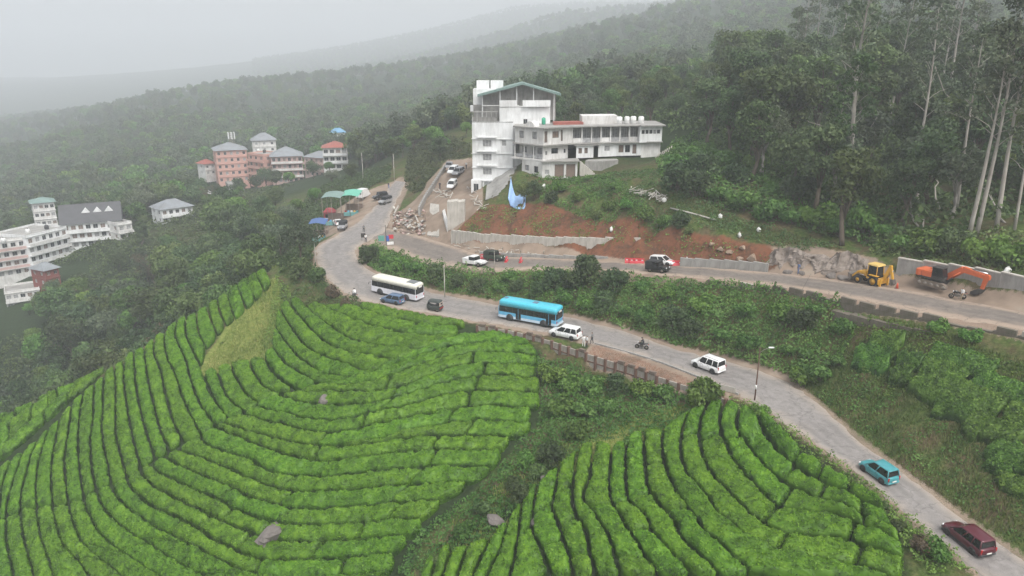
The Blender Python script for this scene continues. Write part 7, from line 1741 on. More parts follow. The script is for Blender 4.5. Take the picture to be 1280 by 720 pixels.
# --- hotels down the valley
def zy(py, d): return CAM_Z + d * (-ST + (360 - py) / FPX * CT)
def side_hotel():
    t, (A, B, C_, D_, u, n, Ht) = block('valley_hotel', 'large white valley hotel under a dark gabled roof with three dormers', 66, 246, 142, 254, 15, zy(318, 248), 3, 3.0, 8, W_WHITE, 'gable', R_SLATE, (1.5, 1.5), True, 3, rh=5.6, slabmat=W_WHITE)
    L = np.linalg.norm(B - A)
    for f in (0.42, 0.62, 0.82):
        p = A + (B - A) * f - n * 3.6; mb = MB(); w = 1.3
        a, b = p - u * w, p + u * w; c, d = b - n * 2.6, a - n * 2.6; z = Ht + 2.6
        mb.add([(*a, z), (*b, z), (*b, z + 0.5), (*p, z + 1.9), (*a, z + 0.5), (*d, z), (*c, z), (*c, z + 0.5), (*(p - n * 2.6), z + 1.9), (*d, z + 0.5)], [(0, 1, 2, 3, 4), (5, 9, 8, 7, 6), (0, 4, 9, 5), (1, 6, 7, 2), (4, 3, 8, 9), (3, 2, 7, 8)]); mb.build('dormer', W_WHITE, t)
    block('valley_hotel', 'white and pink five-storey balconied hotel lower in the valley', 18, 231, 72, 246, 14, zy(347, 236), 4, 3.05, 6, W_WHITE, 'flat', None, (1.5, 1.5), True, 3, balmat=W_WHITE2)
    block('valley_hotel', 'stained white apartment block beside the pink and white hotel', -40, 224, 16, 232, 12, zy(358, 228), 4, 3.0, 5, W_WHITE2, 'flat', None, (1.4, 1.4), True, 2, balmat=W_ROSE)
    block('rooftop_room', 'white rooftop block with pale green sheet roof behind the valley hotel', 34, 262, 62, 266, 8, zy(300, 262), 4, 3.0, 4, W_WHITE2, 'hip', R_GREEN, (1.2, 1.2), False, 2, rh=1.4)
    block('valley_house', 'white terraced house stepping down right of the dark-roofed hotel', 138, 248, 156, 252, 9, zy(332, 246), 4, 2.9, 2, W_WHITE2, 'flat', None, (1.5, 1.3), True, 2)
    block('valley_house', 'red-walled house with grey hipped roof below the valley hotels', 33, 218, 52, 222, 7, zy(372, 218), 2, 2.7, 2, plain('wall_oxblood', (0.24, 0.07, 0.055), 0.8), 'hip', R_GREY, (1.1, 1.1), False, 2, rh=1.8)
    block('valley_house', 'white house with grey lean roof among the valley trees', 196, 254, 236, 262, 9, zy(284, 256), 2, 2.8, 5, W_WHITE, 'hip', R_GREY, (1.3, 1.3), True, 2, rh=2.6)
    block('valley_house', 'low white house at the bottom of the valley clearing', -25, 214, 22, 219, 9, zy(428, 216), 4, 2.8, 5, W_WHITE2, 'flat', None, (1.3, 1.2), True, 2)
    car('valley_car', 'white car parked on the grass below the valley hotels', (11, 380), (24, 379), 4.2, 1.7, 1.5, C_WHITE, 'sedan')
    block('pink_hotel', 'salmon pink five-storey hotel with grey hipped roof', 273, 338, 312, 344, 14, zy(229, 340), 5, 3.0, 5, W_PINK, 'hip', R_GREY, (1.2, 1.4), False, 3, rh=3.0, slabmat=W_PINK)
    block('pink_hotel', 'pink and white corner wing of the salmon hotel', 313, 343, 332, 336, 10, zy(226, 340), 4, 3.0, 3, W_PINK, 'flat', None, (1.6, 1.4), True, 2, balmat=W_PINK)
    block('rose_hotel', 'dusty rose hotel with balconies and grey roof beside the pink hotel', 341, 330, 380, 334, 14, zy(231, 330), 4, 3.1, 6, W_ROSE, 'hip', R_GREY, (1.3, 1.6), True, 3, rh=3.6, balmat=W_WHITE2)
    block('rose_hotel', 'dark timbered wing joining the rose hotel to the white one', 382, 333, 406, 328, 10, zy(222, 330), 3, 3.0, 4, W_ROSE, 'hip', R_GREY, (1.3, 1.4), True, 2, rh=2.4)
    block('white_lodge', 'white three-storey lodge with broad white balconies and reddish roof', 406, 312, 436, 314, 10, zy(213, 312), 3, 3.2, 4, W_WHITE2, 'hip', R_RED, (1.8, 1.5), True, 2, rh=2.2, balmat=W_WHITE)
    block('hill_house', 'grey-roofed house standing above the pink hotel', 320, 372, 349, 376, 10, zy(190, 372), 2, 3.0, 3, W_WHITE2, 'hip', R_GREY, (1.2, 1.2), False, 2, rh=3.4)
    block('hill_house', 'small red-roofed house left of the pink hotel', 258, 346, 271, 350, 7, zy(220, 346), 2, 2.8, 2, W_WHITE2, 'hip', R_RED, (1.1, 1.1), False, 1, rh=1.8)
    block('hill_house', 'unfinished grey house below the pink hotel', 284, 312, 304, 315, 8, zy(258, 312), 3, 2.8, 3, W_GREY, 'flat', None, (1.5, 1.5), False, 2)
    block('hill_house', 'small white house below the pink hotel beside the trees', 252, 318, 262, 320, 6, zy(252, 318), 1, 2.8, 1, W_WHITE, 'flat', None, (1.2, 1.2), False, 1)
    block('hill_house', 'little blue-roofed house on the misty hillside', 418, 400, 435, 402, 6, zy(171, 400), 1, 2.8, 2, W_WHITE, 'hip', R_BLUE, (1.2, 1.2), False, 1, rh=2.2)
    p_ = hit(208, 116, 400, 1400, 2.0)[0]
    block('hill_house', 'pale house near the top of the misty ridge', 203, p_[1], 214, p_[1] + 2, 10, p_[2] + 4, 2, 3.0, 3, W_WHITE, 'flat', None, (1.6, 1.4), False, 1)
    block('hill_house', 'pale grey-roofed house in the mist beyond the tower hotel', 548, 330, 570, 333, 9, zy(140, 330), 1, 3.0, 3, W_WHITE2, 'hip', R_GREY, (1.3, 1.3), False, 1, rh=1.6)
    for i, (px, py, d) in enumerate(((322, 184, 346), (330, 185, 342), (34, 286, 242), (58, 283, 248), (4, 300, 232), (296, 228, 318))):
        x, y, z = at_d(px, py, d); tank('water tank on a flat town roof', x, y, {0: zy(226, 340) + 12.1, 1: zy(226, 340) + 12.1, 2: zy(347, 236) + 12.3, 3: zy(347, 236) + 12.3, 4: zy(358, 228) + 12.1, 5: zy(258, 312) + 8.5}[i], 0.7, 1.5, M_BLK if i % 2 else None)
    # telecom mast on the pink hotel
    x, y, z = (295 - 640) / FPX * 348, 348, zy(190, 346)
    t = thing('telecom_mast', 'steel telecom mast with white antennas on the pink hotel roof', 'mast', (x, y, z - 3))
    m = MB()
    for s, q in ((-1, -1), (1, -1), (1, 1), (-1, 1)): m.tube([(s * 1.0, q * 1.0, 0), (s * 0.8, q * 0.8, 12)], 0.1, 4)
    for k in range(6):
        zz = 2 * k; m.tube([(-1, -1, zz), (1, -1, zz + 2)], 0.06, 4); m.tube([(1, -1, zz), (-1, -1, zz + 2)], 0.06, 4); m.tube([(-1, -1, zz + 2), (1, -1, zz + 2)], 0.06, 4)
    m.build('lattice', M_RIMD, t)
    for i in range(6): a = i * 1.05; MB().box(math.cos(a) * 1.5 - 0.18, math.cos(a) * 1.5 + 0.18, math.sin(a) * 1.5 - 0.15, math.sin(a) * 1.5 + 0.15, 9.2, 12.4).build('antenna', W_WHITE, t)
    for i, (dx, zz) in enumerate(((-0.8, 6), (0.9, 5), (0.2, 4))): MB().lathe([(0.05, 0), (0.75, -0.35), (0.75, -0.45)], 10, axis='y', c=(dx, -1.2, zz)).build('dish', W_WHITE, t)
side_hotel()
# --- roadside stalls at the bend
def stall():
    def canopy(label, px0, px1, py, d, h, mat, depth=5.0, tilt=0.5):
        a, b = np.array(at_d(px0, py, d)), np.array(at_d(px1, py, d + 1)); c = (a + b) / 2; z0 = float(H(c[0], c[1])); t = thing('roadside_stall', label, 'stall', (c[0], c[1], z0)); w = np.linalg.norm(b[:2] - a[:2]) / 2; zt = max(2.4, a[2] - z0)
        m = MB(); n = 6
        rings = []
        for i in range(n + 1):
            x = -w + 2 * w * i / n; rings.append([(x, -0.4, zt + 0.35 * math.sin(math.pi * i / n)), (x, depth, zt + tilt + 0.35 * math.sin(math.pi * i / n)), (x, depth, zt + tilt + 0.05 + 0.35 * math.sin(math.pi * i / n)), (x, -0.4, zt + 0.05 + 0.35 * math.sin(math.pi * i / n))])
        m.loft(rings, True, True); m.build('canopy', mat, t)
        for x in (-w + 0.1, 0, w - 0.1):
            for y in (0, depth - 0.2): MB().tube([(x, y, -1.0), (x, y, zt + tilt * y / depth)], 0.06, 6).build('post', M_RIMD, t)
        MB().box(-w * 0.8, w * 0.8, 0.6, 1.3, 0, 0.95, bev=0.03).build('counter', plain('stall_teal', (0.14, 0.33, 0.32), 0.6), t)
        MB().box(-w * 0.9, w * 0.9, depth - 0.4, depth - 0.25, 0, 2.2).build('back_panel', M_SHUT, t)
        for i in range(5): MB().box(-w * 0.7 + i * w * 0.33, -w * 0.7 + i * w * 0.33 + 0.4, 0.7, 1.15, 0.95, 1.3).build('goods_box', [M_TAIL, C_SKY, W_WHITE, M_YEL, C_TURQ][i % 5], t)
        return t
    canopy('roadside stall under a faded grey-green sheet canopy', 401, 426, 248, 172, 3.2, R_GREEN)
    canopy('roadside stall under a bright green tarpaulin canopy', 425, 448, 246, 174, 3.4, plain('tarp_green', (0.13, 0.42, 0.31), 0.6), 5.5)
    canopy('low stall under a dark blue tarpaulin beside the bend', 385, 407, 281, 160, 2.4, plain('tarp_navy', (0.06, 0.12, 0.28), 0.6), 3.0)
    x, y, z = ground(413, 277); t = thing('red_kiosk', 'red painted kiosk between the stall canopies', 'kiosk', (x, y, z))
    MB().box(-1.3, 1.3, -1, 1, 0, 2.4, bev=0.05).build('kiosk_body', plain('kiosk_red', (0.33, 0.04, 0.05), 0.5), t); MB().loft([rrect(-1.5, 1.5, 1.2, 2.4, 0.2), rrect(-0.7, 0.7, 0.5, 3.3, 0.2)], True, True).build('kiosk_roof', plain('kiosk_red', (0.33, 0.04, 0.05), 0.5), t); MB().box(-0.9, 0.9, -1.05, -0.98, 1.0, 1.9).build('serving_hatch', M_GLASS, t); MB().box(-1.1, 1.1, -1.3, -1.0, 0.85, 0.98).build('counter', W_WHITE, t)
stall()
# ------------------------------------------------------------------ walls, barriers, poles, rocks and rubble
def along(P, step):
    """evenly spaced stations on a polyline: point, direction"""
    P = np.asarray(P, float); s = np.concatenate([[0], np.cumsum(np.linalg.norm(np.diff(P[:, :2], axis=0), axis=1))]); n = max(1, int(round(s[-1] / step))); t = np.linspace(0, s[-1], n + 1)
    return np.stack([np.interp(t, s, P[:, k]) for k in range(3)], 1)
M_PILLAR = weathered('pillar_laterite', (0.16, 0.085, 0.06), (0.09, 0.06, 0.045), 0.6, 0.8); M_MASON = weathered('masonry_grey', (0.42, 0.385, 0.34), (0.17, 0.14, 0.115), 0.6, 0.85); M_CAP = weathered('parapet_brown', (0.17, 0.125, 0.10), (0.08, 0.07, 0.055), 0.6, 0.8)
M_MOSS = weathered('parapet_mossy', (0.15, 0.125, 0.10), (0.06, 0.065, 0.035), 0.8, 0.8)
def oriented(mb_fn, name, mat, parent, p, ang):
    o = mb_fn.build(name, mat, parent, tuple(p)); o.rotation_euler = (0, 0, ang); return o
def retaining_wall():
    P = np.array([at_z(x, y, 0.0) for x, y in WALL_TOP]); H_ = np.array(WALL_H)
    S = along(np.column_stack([P[:, :2], H_]), 1.55); org = (S[0, 0], S[0, 1], 0.0)
    t = thing('retaining_wall', 'masonry retaining wall with brown pillars holding up the lower road', 'wall', org)
    rng = random.Random(4)
    for i in range(len(S)):
        d = S[min(i + 1, len(S) - 1), :2] - S[max(i - 1, 0), :2]; ang = math.atan2(d[1], d[0]); h = S[i, 2] + 1.2; x, y = S[i, 0] - org[0], S[i, 1] - org[1]
        oriented(MB().box(-0.17, 0.17, -0.32, 0.1, -h, 0.12, bev=0.03), 'pillar', M_PILLAR, t, (x, y, 0), ang)
        if i < len(S) - 1:
            L = np.linalg.norm(S[i + 1, :2] - S[i, :2]); mx, my = (S[i, :2] + S[i + 1, :2]) / 2 - org[:2]; hh = (S[i, 2] + S[i + 1, 2]) / 2 + 1.2
            a2 = math.atan2(*(S[i + 1, :2] - S[i, :2])[::-1])
            oriented(MB().box(-L / 2 + 0.172, L / 2 - 0.172, -0.12, 0.06, -hh, -1.02), 'wall_panel', M_MASON, t, (mx, my, 0), a2)
            oriented(MB().box(-L / 2 + 0.172, L / 2 - 0.172, -0.1, 0.06, -0.9, -0.06), 'wall_panel', M_MASON, t, (mx, my, 0), a2)
            oriented(MB().box(-L / 2 + 0.172, L / 2 - 0.172, -0.22, 0.06, -1.02, -0.9), 'tie_beam', M_PILLAR, t, (mx, my, 0), a2)
            if rng.random() < 0.55: oriented(MB().box(-L / 2 + 0.35, L / 2 - 0.3, -0.2, 0.2, -0.05, 0.42 + rng.uniform(-0.06, 0.06), bev=0.03), 'parapet_block', M_CAP, t, (mx, my, 0), a2 + rng.uniform(-0.03, 0.03))
retaining_wall()
def upper_parapet():
    P = offset(UA, UB, 2.3, 0); P = seg_by_px(P, 880, 1420); P = P[np.argsort(P[:, 0])]
    S = along(P, 2.3); org = tuple(S[0]); t = thing('parapet_wall', 'broken mossy parapet and stepped wall along the outer edge of the upper road', 'wall', org); rng = random.Random(9)
    for i in range(len(S) - 1):
        d = S[i + 1] - S[i]; L = np.linalg.norm(d[:2]); ang = math.atan2(d[1], d[0]); m = (S[i] + S[i + 1]) / 2 - S[0]
        oriented(MB().box(-L / 2, L / 2 + 0.002, -0.25, 0.2, -1.9, 0.02), 'wall_segment', M_MOSS, t, (m[0], m[1], m[2]), ang)
        if i > len(S) * 0.35: oriented(MB().box(-L / 2, L / 2 + 0.002, -1.3, -0.252, -2.6, -0.95), 'wall_step', M_MOSS, t, (m[0], m[1], m[2]), ang)
        if rng.random() < 0.82: oriented(MB().box(-L / 2 + 0.3, L / 2 - 0.25, -0.24, 0.18, 0.022, 0.62 + rng.uniform(-0.1, 0.06), bev=0.03), 'parapet_block', M_MOSS if rng.random() < 0.8 else M_MASON, t, (m[0], m[1], m[2]), ang)
upper_parapet()
def ribbed_wall():
    """pale concrete wall with vertical ribs at the foot of the red cut"""
    P = np.array([at_z(*p, z) for p, z in RIB_BASE]); S = along(P, 1.5); org = tuple(S[0]); t = thing('concrete_wall', 'pale ribbed concrete retaining wall at the foot of the red soil cut', 'wall', org); rng = random.Random(3)
    for i in range(len(S) - 1):
        d = S[i + 1] - S[i]; L = np.linalg.norm(d[:2]); ang = math.atan2(d[1], d[0]); m = (S[i] + S[i + 1]) / 2 - S[0]; h = 2.5 + rng.uniform(-0.1, 0.1)
        oriented(MB().box(-L / 2 + 0.03, L / 2 - 0.03, -0.12, 0.25, -0.6, h, bev=0.02), 'wall_panel', W_PALE, t, (m[0], m[1], m[2]), ang)
        if i % 1 == 0: oriented(MB().box(-L / 2 - 0.07, -L / 2 + 0.07, -0.22, -0.122, -0.5, h - 0.25), 'rib', W_PALE, t, (m[0], m[1], m[2]), ang)
ribbed_wall()
def line_wall(name, label, base, h, mat, step, th=0.35, cap=None):
    P = np.array([at_z(*p, z) for p, z in base]); S = along(P, step); org = tuple(S[0]); t = thing(name, label, 'wall', org)
    for i in range(len(S) - 1):
        d = S[i + 1] - S[i]; L = np.linalg.norm(d[:2]); ang = math.atan2(d[1], d[0]); m = (S[i] + S[i + 1]) / 2 - S[0]
        oriented(MB().box(-L / 2 + 0.012, L / 2 - 0.012, -th / 2, th / 2, -0.6, h, bev=0.015), 'wall_panel', mat, t, tuple(m), ang)
        if cap: oriented(MB().box(-L / 2, L / 2 - 0.004, -th / 2 - 0.06, th / 2 + 0.1, h + 0.003, h + 0.14), 'coping', cap, t, tuple(m), ang)
line_wall('concrete_wall', 'tall grey concrete retaining wall behind the excavator', RW_BASE, 2.65, W_GREY, 3.0, cap=W_PALE)
line_wall('low_wall', 'low grey concrete wall beside the upper road below the rocks', [((850, 331), 6.6), ((900, 333.5), 7.1), ((960, 338), 7.8)], 1.1, W_GREY, 2.4)
line_wall('kerb_wall', 'low weathered kerb along the foot of the ribbed wall', [((600, 317), 3.7), ((680, 321), 4.4), ((760, 323), 5.4)], 0.35, W_GREY, 2.6, 0.3)
def kerb(name, label, P):
    S = along(P, 2.2); t = thing(name, label, 'kerb', tuple(S[0]))
    for i in range(len(S) - 1):
        d = S[i + 1] - S[i]; L = np.linalg.norm(d[:2]); m = (S[i] + S[i + 1]) / 2 - S[0]
        oriented(MB().box(-L / 2 + 0.01, L / 2 - 0.01, -0.1, 0.1, -0.3, 0.13, bev=0.02), 'kerb_stone', W_GREY, t, tuple(m), math.atan2(d[1], d[0]))
P_ = seg_by_px(LA[:175], 742, 925); P_ = P_[np.argsort(P_[:, 0])]; kerb('road_kerb', 'pale concrete kerb along the road beside the brick-red verge', P_)
# --- plastic barriers
M_BARR = plain('barrier_red', (0.55, 0.035, 0.05), 0.45); M_BARW = plain('barrier_white', (0.75, 0.74, 0.72), 0.5)
def barrier(px, py, ang, mat=M_BARR, label='red plastic water barrier beside the upper road'):
    x, y, z = ground(px, py); t = thing('road_barrier', label, 'barrier', (x, y, z + 0.02), ang, 'plastic road barriers')
    MB().prism([(-0.28, 0), (0.28, 0), (0.2, 0.3), (0.1, 0.42), (0.08, 0.85), (-0.08, 0.85), (-0.1, 0.42), (-0.2, 0.3)], -0.75, 0.75, axis='x').build('barrier_body', mat, t)
    for s in (-0.45, 0.45): MB().box(s - 0.14, s + 0.14, -0.115, 0.115, 0.5, 0.66).build('reflector', M_BARW, t)
for px, py, a in ((606, 322, 5), (613, 324, 12), (620, 321, 0), (633, 326, 80), (651, 327, 80)): barrier(px, py + 2, R(a), label='red plastic barrier on the road beside the jeeps')
for px, py in ((787, 329.5), (793, 329.8), (799, 330)): barrier(px, py, R(-8), label='red plastic barrier in the row by the ribbed wall end')
for px, py in ((840, 332.5), (846, 333)): barrier(px, py, R(-8), label='red plastic barrier in front of the low grey wall')
barrier(735, 329, R(-5), label='red plastic barrier behind the tall shrub')
# --- traffic post, sign posts, poles
def pole(label, px, py, h, mat=None, r=0.09, lamp=None, name='utility_pole', bands=False):
    x, y, z = ground(px, py); t = thing(name, label, 'pole', (x, y, z - 0.1))
    MB().tube([(0, 0, -0.3), (0.02, 0, h * 0.5), (0, 0, h)], [r, r * 0.85, r * 0.65], 8).build('post', mat or W_GREY, t)
    if lamp:
        MB().tube([(0, 0, h * 0.9), (0.4, -0.1, h * 0.96), (0.9, -0.2, h)], 0.03, 6).build('lamp_arm', M_RIMD, t); MB().box(0.85, 1.45, -0.32, -0.1, h - 0.02, h + 0.1, bev=0.03).build('lamp_head', W_WHITE, t)
    if bands: MB().lathe([(r * 1.15, 1.6), (r * 1.15, 2.1)], 10).build('sign_band', M_BARW, t)
    return (x, y, z + h)
q1 = pole('slim concrete pole between the two buses', 556, 373, 5.6, W_PALE, 0.09); pole('rusty street lamp pole at the roadside above the tea', 943, 502, 6.6, M_PILLAR, 0.09, True, 'street_lamp', True)
pole('thin pole with pale top rising from the bank beside the white pickup', 618, 338, 3.4, W_PALE, 0.05)
q2 = pole('utility pole on the slope beyond the green stalls', 454, 226, 8.5, W_PALE, 0.12); pole('utility pole by the far road bend', 493, 226, 7.5, W_PALE, 0.11); pole('dark pole with signs in the middle of the bend', 483, 308, 4.4, M_GRIM, 0.07)
pole('pale marker pole below the bend beside the scrub', 395, 332, 5.2, W_PALE, 0.08)
def signboard(label, px, py, w, h, mat, z0=0.5, ang=0.2):
    x, y, z = ground(px, py); t = thing('sign_board', label, 'sign', (x, y, z), ang)
    MB().box(-w / 2, w / 2, -0.03, 0.03, z0, z0 + h, bev=0.01).build('panel', mat, t)
    for s in (-w * 0.35, w * 0.35): MB().tube([(s, 0.05, -0.2), (s, 0.05, z0 + h * 0.8)], 0.03, 6).build('post', M_RIMD, t)
signboard('green sign board at the tip of the hedge in the bend', 477, 306, 1.2, 1.1, plain('sign_green', (0.12, 0.33, 0.27), 0.5), 0.7); signboard('red sign board in the bend', 489, 304, 1.0, 0.8, M_BARR, 0.9); signboard('white sign board below the red one in the bend', 488, 308, 1.3, 0.6, M_BARW, 0.3); signboard('blue sign board beside the dark pole in the bend', 485, 306, 0.5, 1.1, plain('sign_blue', (0.05, 0.12, 0.4), 0.5), 0.7)
signboard('small dark sign at the inner corner of the bend', 454.5, 302, 0.9, 0.9, M_GRIM, 0.8)
signboard('pale concrete slab leaning at the road edge below the white sport utility car', 909, 490, 1.9, 0.7, W_PALE, 0.05, R(-35))
# traffic cone behind the backhoe
x, y, z = ground(1121, 361); t = thing('traffic_cone', 'orange traffic cone behind the yellow backhoe', 'cone', (x, y, z)); MB().lathe([(0.2, 0.03), (0.05, 0.75)], 12).build('cone_body', plain('cone_orange', (0.6, 0.08, 0.03), 0.5), t); MB().box(-0.24, 0.24, -0.24, 0.24, 0, 0.035).build('cone_base', M_BLK, t)
# --- white marker sacks on the slope, plastic sheets
M_SACK = plain('sack_white', (0.74, 0.73, 0.70), 0.8, var=0.15, scale=2)
def sack(px, py, label, s=1.0):
    x, y, z = ground(px, py); rng = np.random.default_rng(int(px)); rings = []
    for k, (r_, h) in enumerate(((0.3, 0), (0.42, 0.15), (0.45, 0.5), (0.4, 0.85), (0.28, 1.05), (0.1, 1.12))): rings.append([(math.cos(a) * r_ * s * (1 + rng.normal(0, 0.2)), math.sin(a) * r_ * s * 0.6 * (1 + rng.normal(0, 0.2)), h * s * 0.8 * (1 + rng.normal(0, 0.06))) for a in np.linspace(0, 6.283, 11)[:-1]])
    t = thing('rubbish_sack', label, 'sack', (x, y, z - 0.05), rng.uniform(0, 3)); MB().loft(rings, True, True, 0, True).build('sack_body', M_SACK, t); MB().lathe([(0.09 * s, 0.85 * s), (0.05 * s, 0.93 * s), (0.13 * s, 1.02 * s)], 7).build('tied_neck', M_SACK, t)
for a in ((680, 236, 'white sack in the weeds below the hotel corner', 1.0), (900, 273, 'white sack standing below the bushes at the end of the pipe', 0.75), (924, 297, 'white sack on the brink of the rocky cut', 0.83), (948, 291, 'white sack on the grass above the rocky cut', 0.75), (764, 291, 'torn white sack at the top of the ribbed wall', 0.9), (830, 253, 'pale sack beside the rubble on the terrace slope', 0.83), (1258, 346, 'white sack on the ground behind the concrete wall', 1.05)): sack(*a)
def tarp():
    """blue sheet hung in two points over the cut"""
    a = np.array([at_d(640, 222, 139), at_d(650, 238, 137.6), at_d(658, 240, 137.2)]); t = thing('tarpaulin', 'pale blue tarpaulin draped over the soil cut below the hotel', 'tarpaulin', tuple(at_d(645, 262, 137)))
    o = np.array(at_d(645, 262, 137)); n, m = 16, 14; V = []
    top = [(638.5, 221), (641, 236), (645, 247), (650, 243), (655, 238), (657.5, 238)]; bot = [(635, 248), (638, 258), (643, 260.5), (649, 262), (655, 261.5), (656.5, 258)]
    T_, B_2 = resample(np.array(top, float), n), resample(np.array(bot, float), n)
    for j in range(m):
        for i in range(n):
            f = j / (m - 1); px, py = T_[i] * (1 - f) + B_2[i] * f; p = hit(px, py, 100, 200)[0]; c_ = np.array([0, 0, CAM_Z]); p = p + (c_ - p) / np.linalg.norm(c_ - p) * (0.55 + 0.2 * math.sin(i * 1.3 + f * 2) + 0.1 * math.sin(i * 3.1 + j)); V.append(tuple(p - o))
    F = [(j * n + i, j * n + i + 1, (j + 1) * n + i + 1, (j + 1) * n + i) for j in range(m - 1) for i in range(n - 1)]
    mb = MB(); mb.add(V, F, 0, True); ob = mb.build('sheet', plain('tarp_blue', (0.30, 0.46, 0.72), 0.45, var=0.1), t); sd = ob.modifiers.new('thick', 'SOLIDIFY'); sd.thickness = 0.03
tarp()
def slope_sheet():
    """grey erosion netting over the steep ground beneath the tower"""
    poly = [(624, 200), (640, 194), (652, 200), (645, 215), (636, 232), (622, 246), (604, 254), (606, 236), (614, 218)]
    P = px_poly(poly); x0, y0 = P[:, :2].min(0); x1, y1 = P[:, :2].max(0); s = 0.45; X, Y = np.meshgrid(np.arange(x0, x1, s), np.arange(y0, y1, s)); ins = in_poly(X, Y, P); Z = H(X, Y) + 0.25 + 0.22 * fbm(X / 1.2, Y / 3.0, seed=61)
    n, m = X.shape; i = np.arange(n - 1)[:, None] * m + np.arange(m - 1)[None]; F = np.stack([i, i + 1, i + m + 1, i + m], -1).reshape(-1, 4); k = ins.ravel(); F = F[k[F].all(1)]; c = np.array([X[ins].mean(), Y[ins].mean(), 0])
    me = np_mesh('netting', np.stack([X, Y, Z], -1).reshape(-1, 3), F, W_GREY, True); o = link('erosion_netting', me); tag(o, 'grey erosion netting over the steep slope beneath the hotel tower', 'netting')
slope_sheet()
# --- rocks
M_ROCK = weathered('rock_grey', (0.17, 0.15, 0.135), (0.07, 0.06, 0.055), 0.8, 0.8, bscale=3.0); M_ROCKB = weathered('rock_brown', (0.30, 0.22, 0.155), (0.14, 0.10, 0.075), 0.6, 0.8, bscale=3.0)
def rock_mesh(seed, mat, sx=1, sy=1, sz=0.75, n=10, m=14):
    rng = np.random.default_rng(seed); V = []
    off = rng.uniform(0, 50, 3)
    for i in range(n + 1):
        for j in range(m):
            th, ph = math.pi * i / n, 2 * math.pi * j / m; d = np.array([math.sin(th) * math.cos(ph), math.sin(th) * math.sin(ph), math.cos(th)]); V.append(d)
    V = np.array(V); r = 1 + 0.28 * vnoise(V[:, 0] * 1.4 + off[0], V[:, 1] * 1.4 + off[1], V[:, 2] * 1.4 + off[2]) + 0.12 * vnoise(V[:, 0] * 4 + off[1], V[:, 1] * 4, V[:, 2] * 4)
    V = V * r[:, None]
    for _ in range(9):                       # split faces
        nrm = rng.normal(0, 1, 3); nrm /= np.linalg.norm(nrm); k = rng.uniform(0.55, 0.85); q = V @ nrm; V = V - np.outer(np.maximum(q - k, 0), nrm)
    V = V * np.array([sx, sy, sz]); F = [(i * m + j, (i + 1) * m + j, (i + 1) * m + (j + 1) % m, i * m + (j + 1) % m) for i in range(n) for j in range(m)]
    return np_mesh('rock', V, np.array(F), mat, False)
ROCKS = [rock_mesh(i, M_ROCK) for i in range(4)] + [rock_mesh(10 + i, M_ROCKB) for i in range(3)]
def boulder(px, py, s, label, k=0, sz=1.0, group=None, d=None, sink=0.2):
    x, y, z = ground(px, py) if d is None else at_d(px, py, d); o = link('boulder', ROCKS[k], None, (x, y, z + s * sz * 0.75 * (0.5 - sink)), random.uniform(0, 6)); o.scale = (s, s, s * sz); tag(o, label, 'boulder', group); return o
boulder(409, 506, 1.0, 'small grey boulder standing between the tea rows', 0, 1.5); boulder(340, 674, 1.75, 'big pale boulder overgrown by tea near the low end of the spur', 1, 1.0); boulder(336, 684, 1.15, 'lower boulder beside the big pale one in the tea', 2, 1.1)
boulder(620, 655, 1.15, 'pale boulder on the gully bank', 1, 0.9); boulder(686, 602, 0.95, 'purplish boulder at the edge of the gully shrubs', 2, 0.8); boulder(677, 657, 1.1, 'flat pale boulder at the head of a tea row', 0, 0.6); boulder(722, 634, 0.5, 'little white stone between two tea hedges', 3, 0.6); boulder(696, 565, 0.5, 'small stone beside the yellow grass', 3, 0.7); boulder(196, 608, 0.45, 'small pale stone at the end of a tea row', 0, 0.9); boulder(356, 638, 0.55, 'small stone above the big pale boulder', 3, 0.7)
rk = np.random.default_rng(12)
for i, (px, py) in enumerate([(900, 314), (912, 318), (928, 312), (940, 324), (890, 306), (925, 325), (985, 341), (1003, 343), (1040, 347), (1055, 349)]):
    boulder(px, py, rk.uniform(0.5, 0.95), 'grey rock lying at the foot of the rock face' if px > 945 else 'brown rock jutting from the red soil cut', int(rk.integers(4)) if px > 945 else 4 + int(rk.integers(3)), rk.uniform(0.7, 1.2), 'rocks in the road cut', sink=0.5)
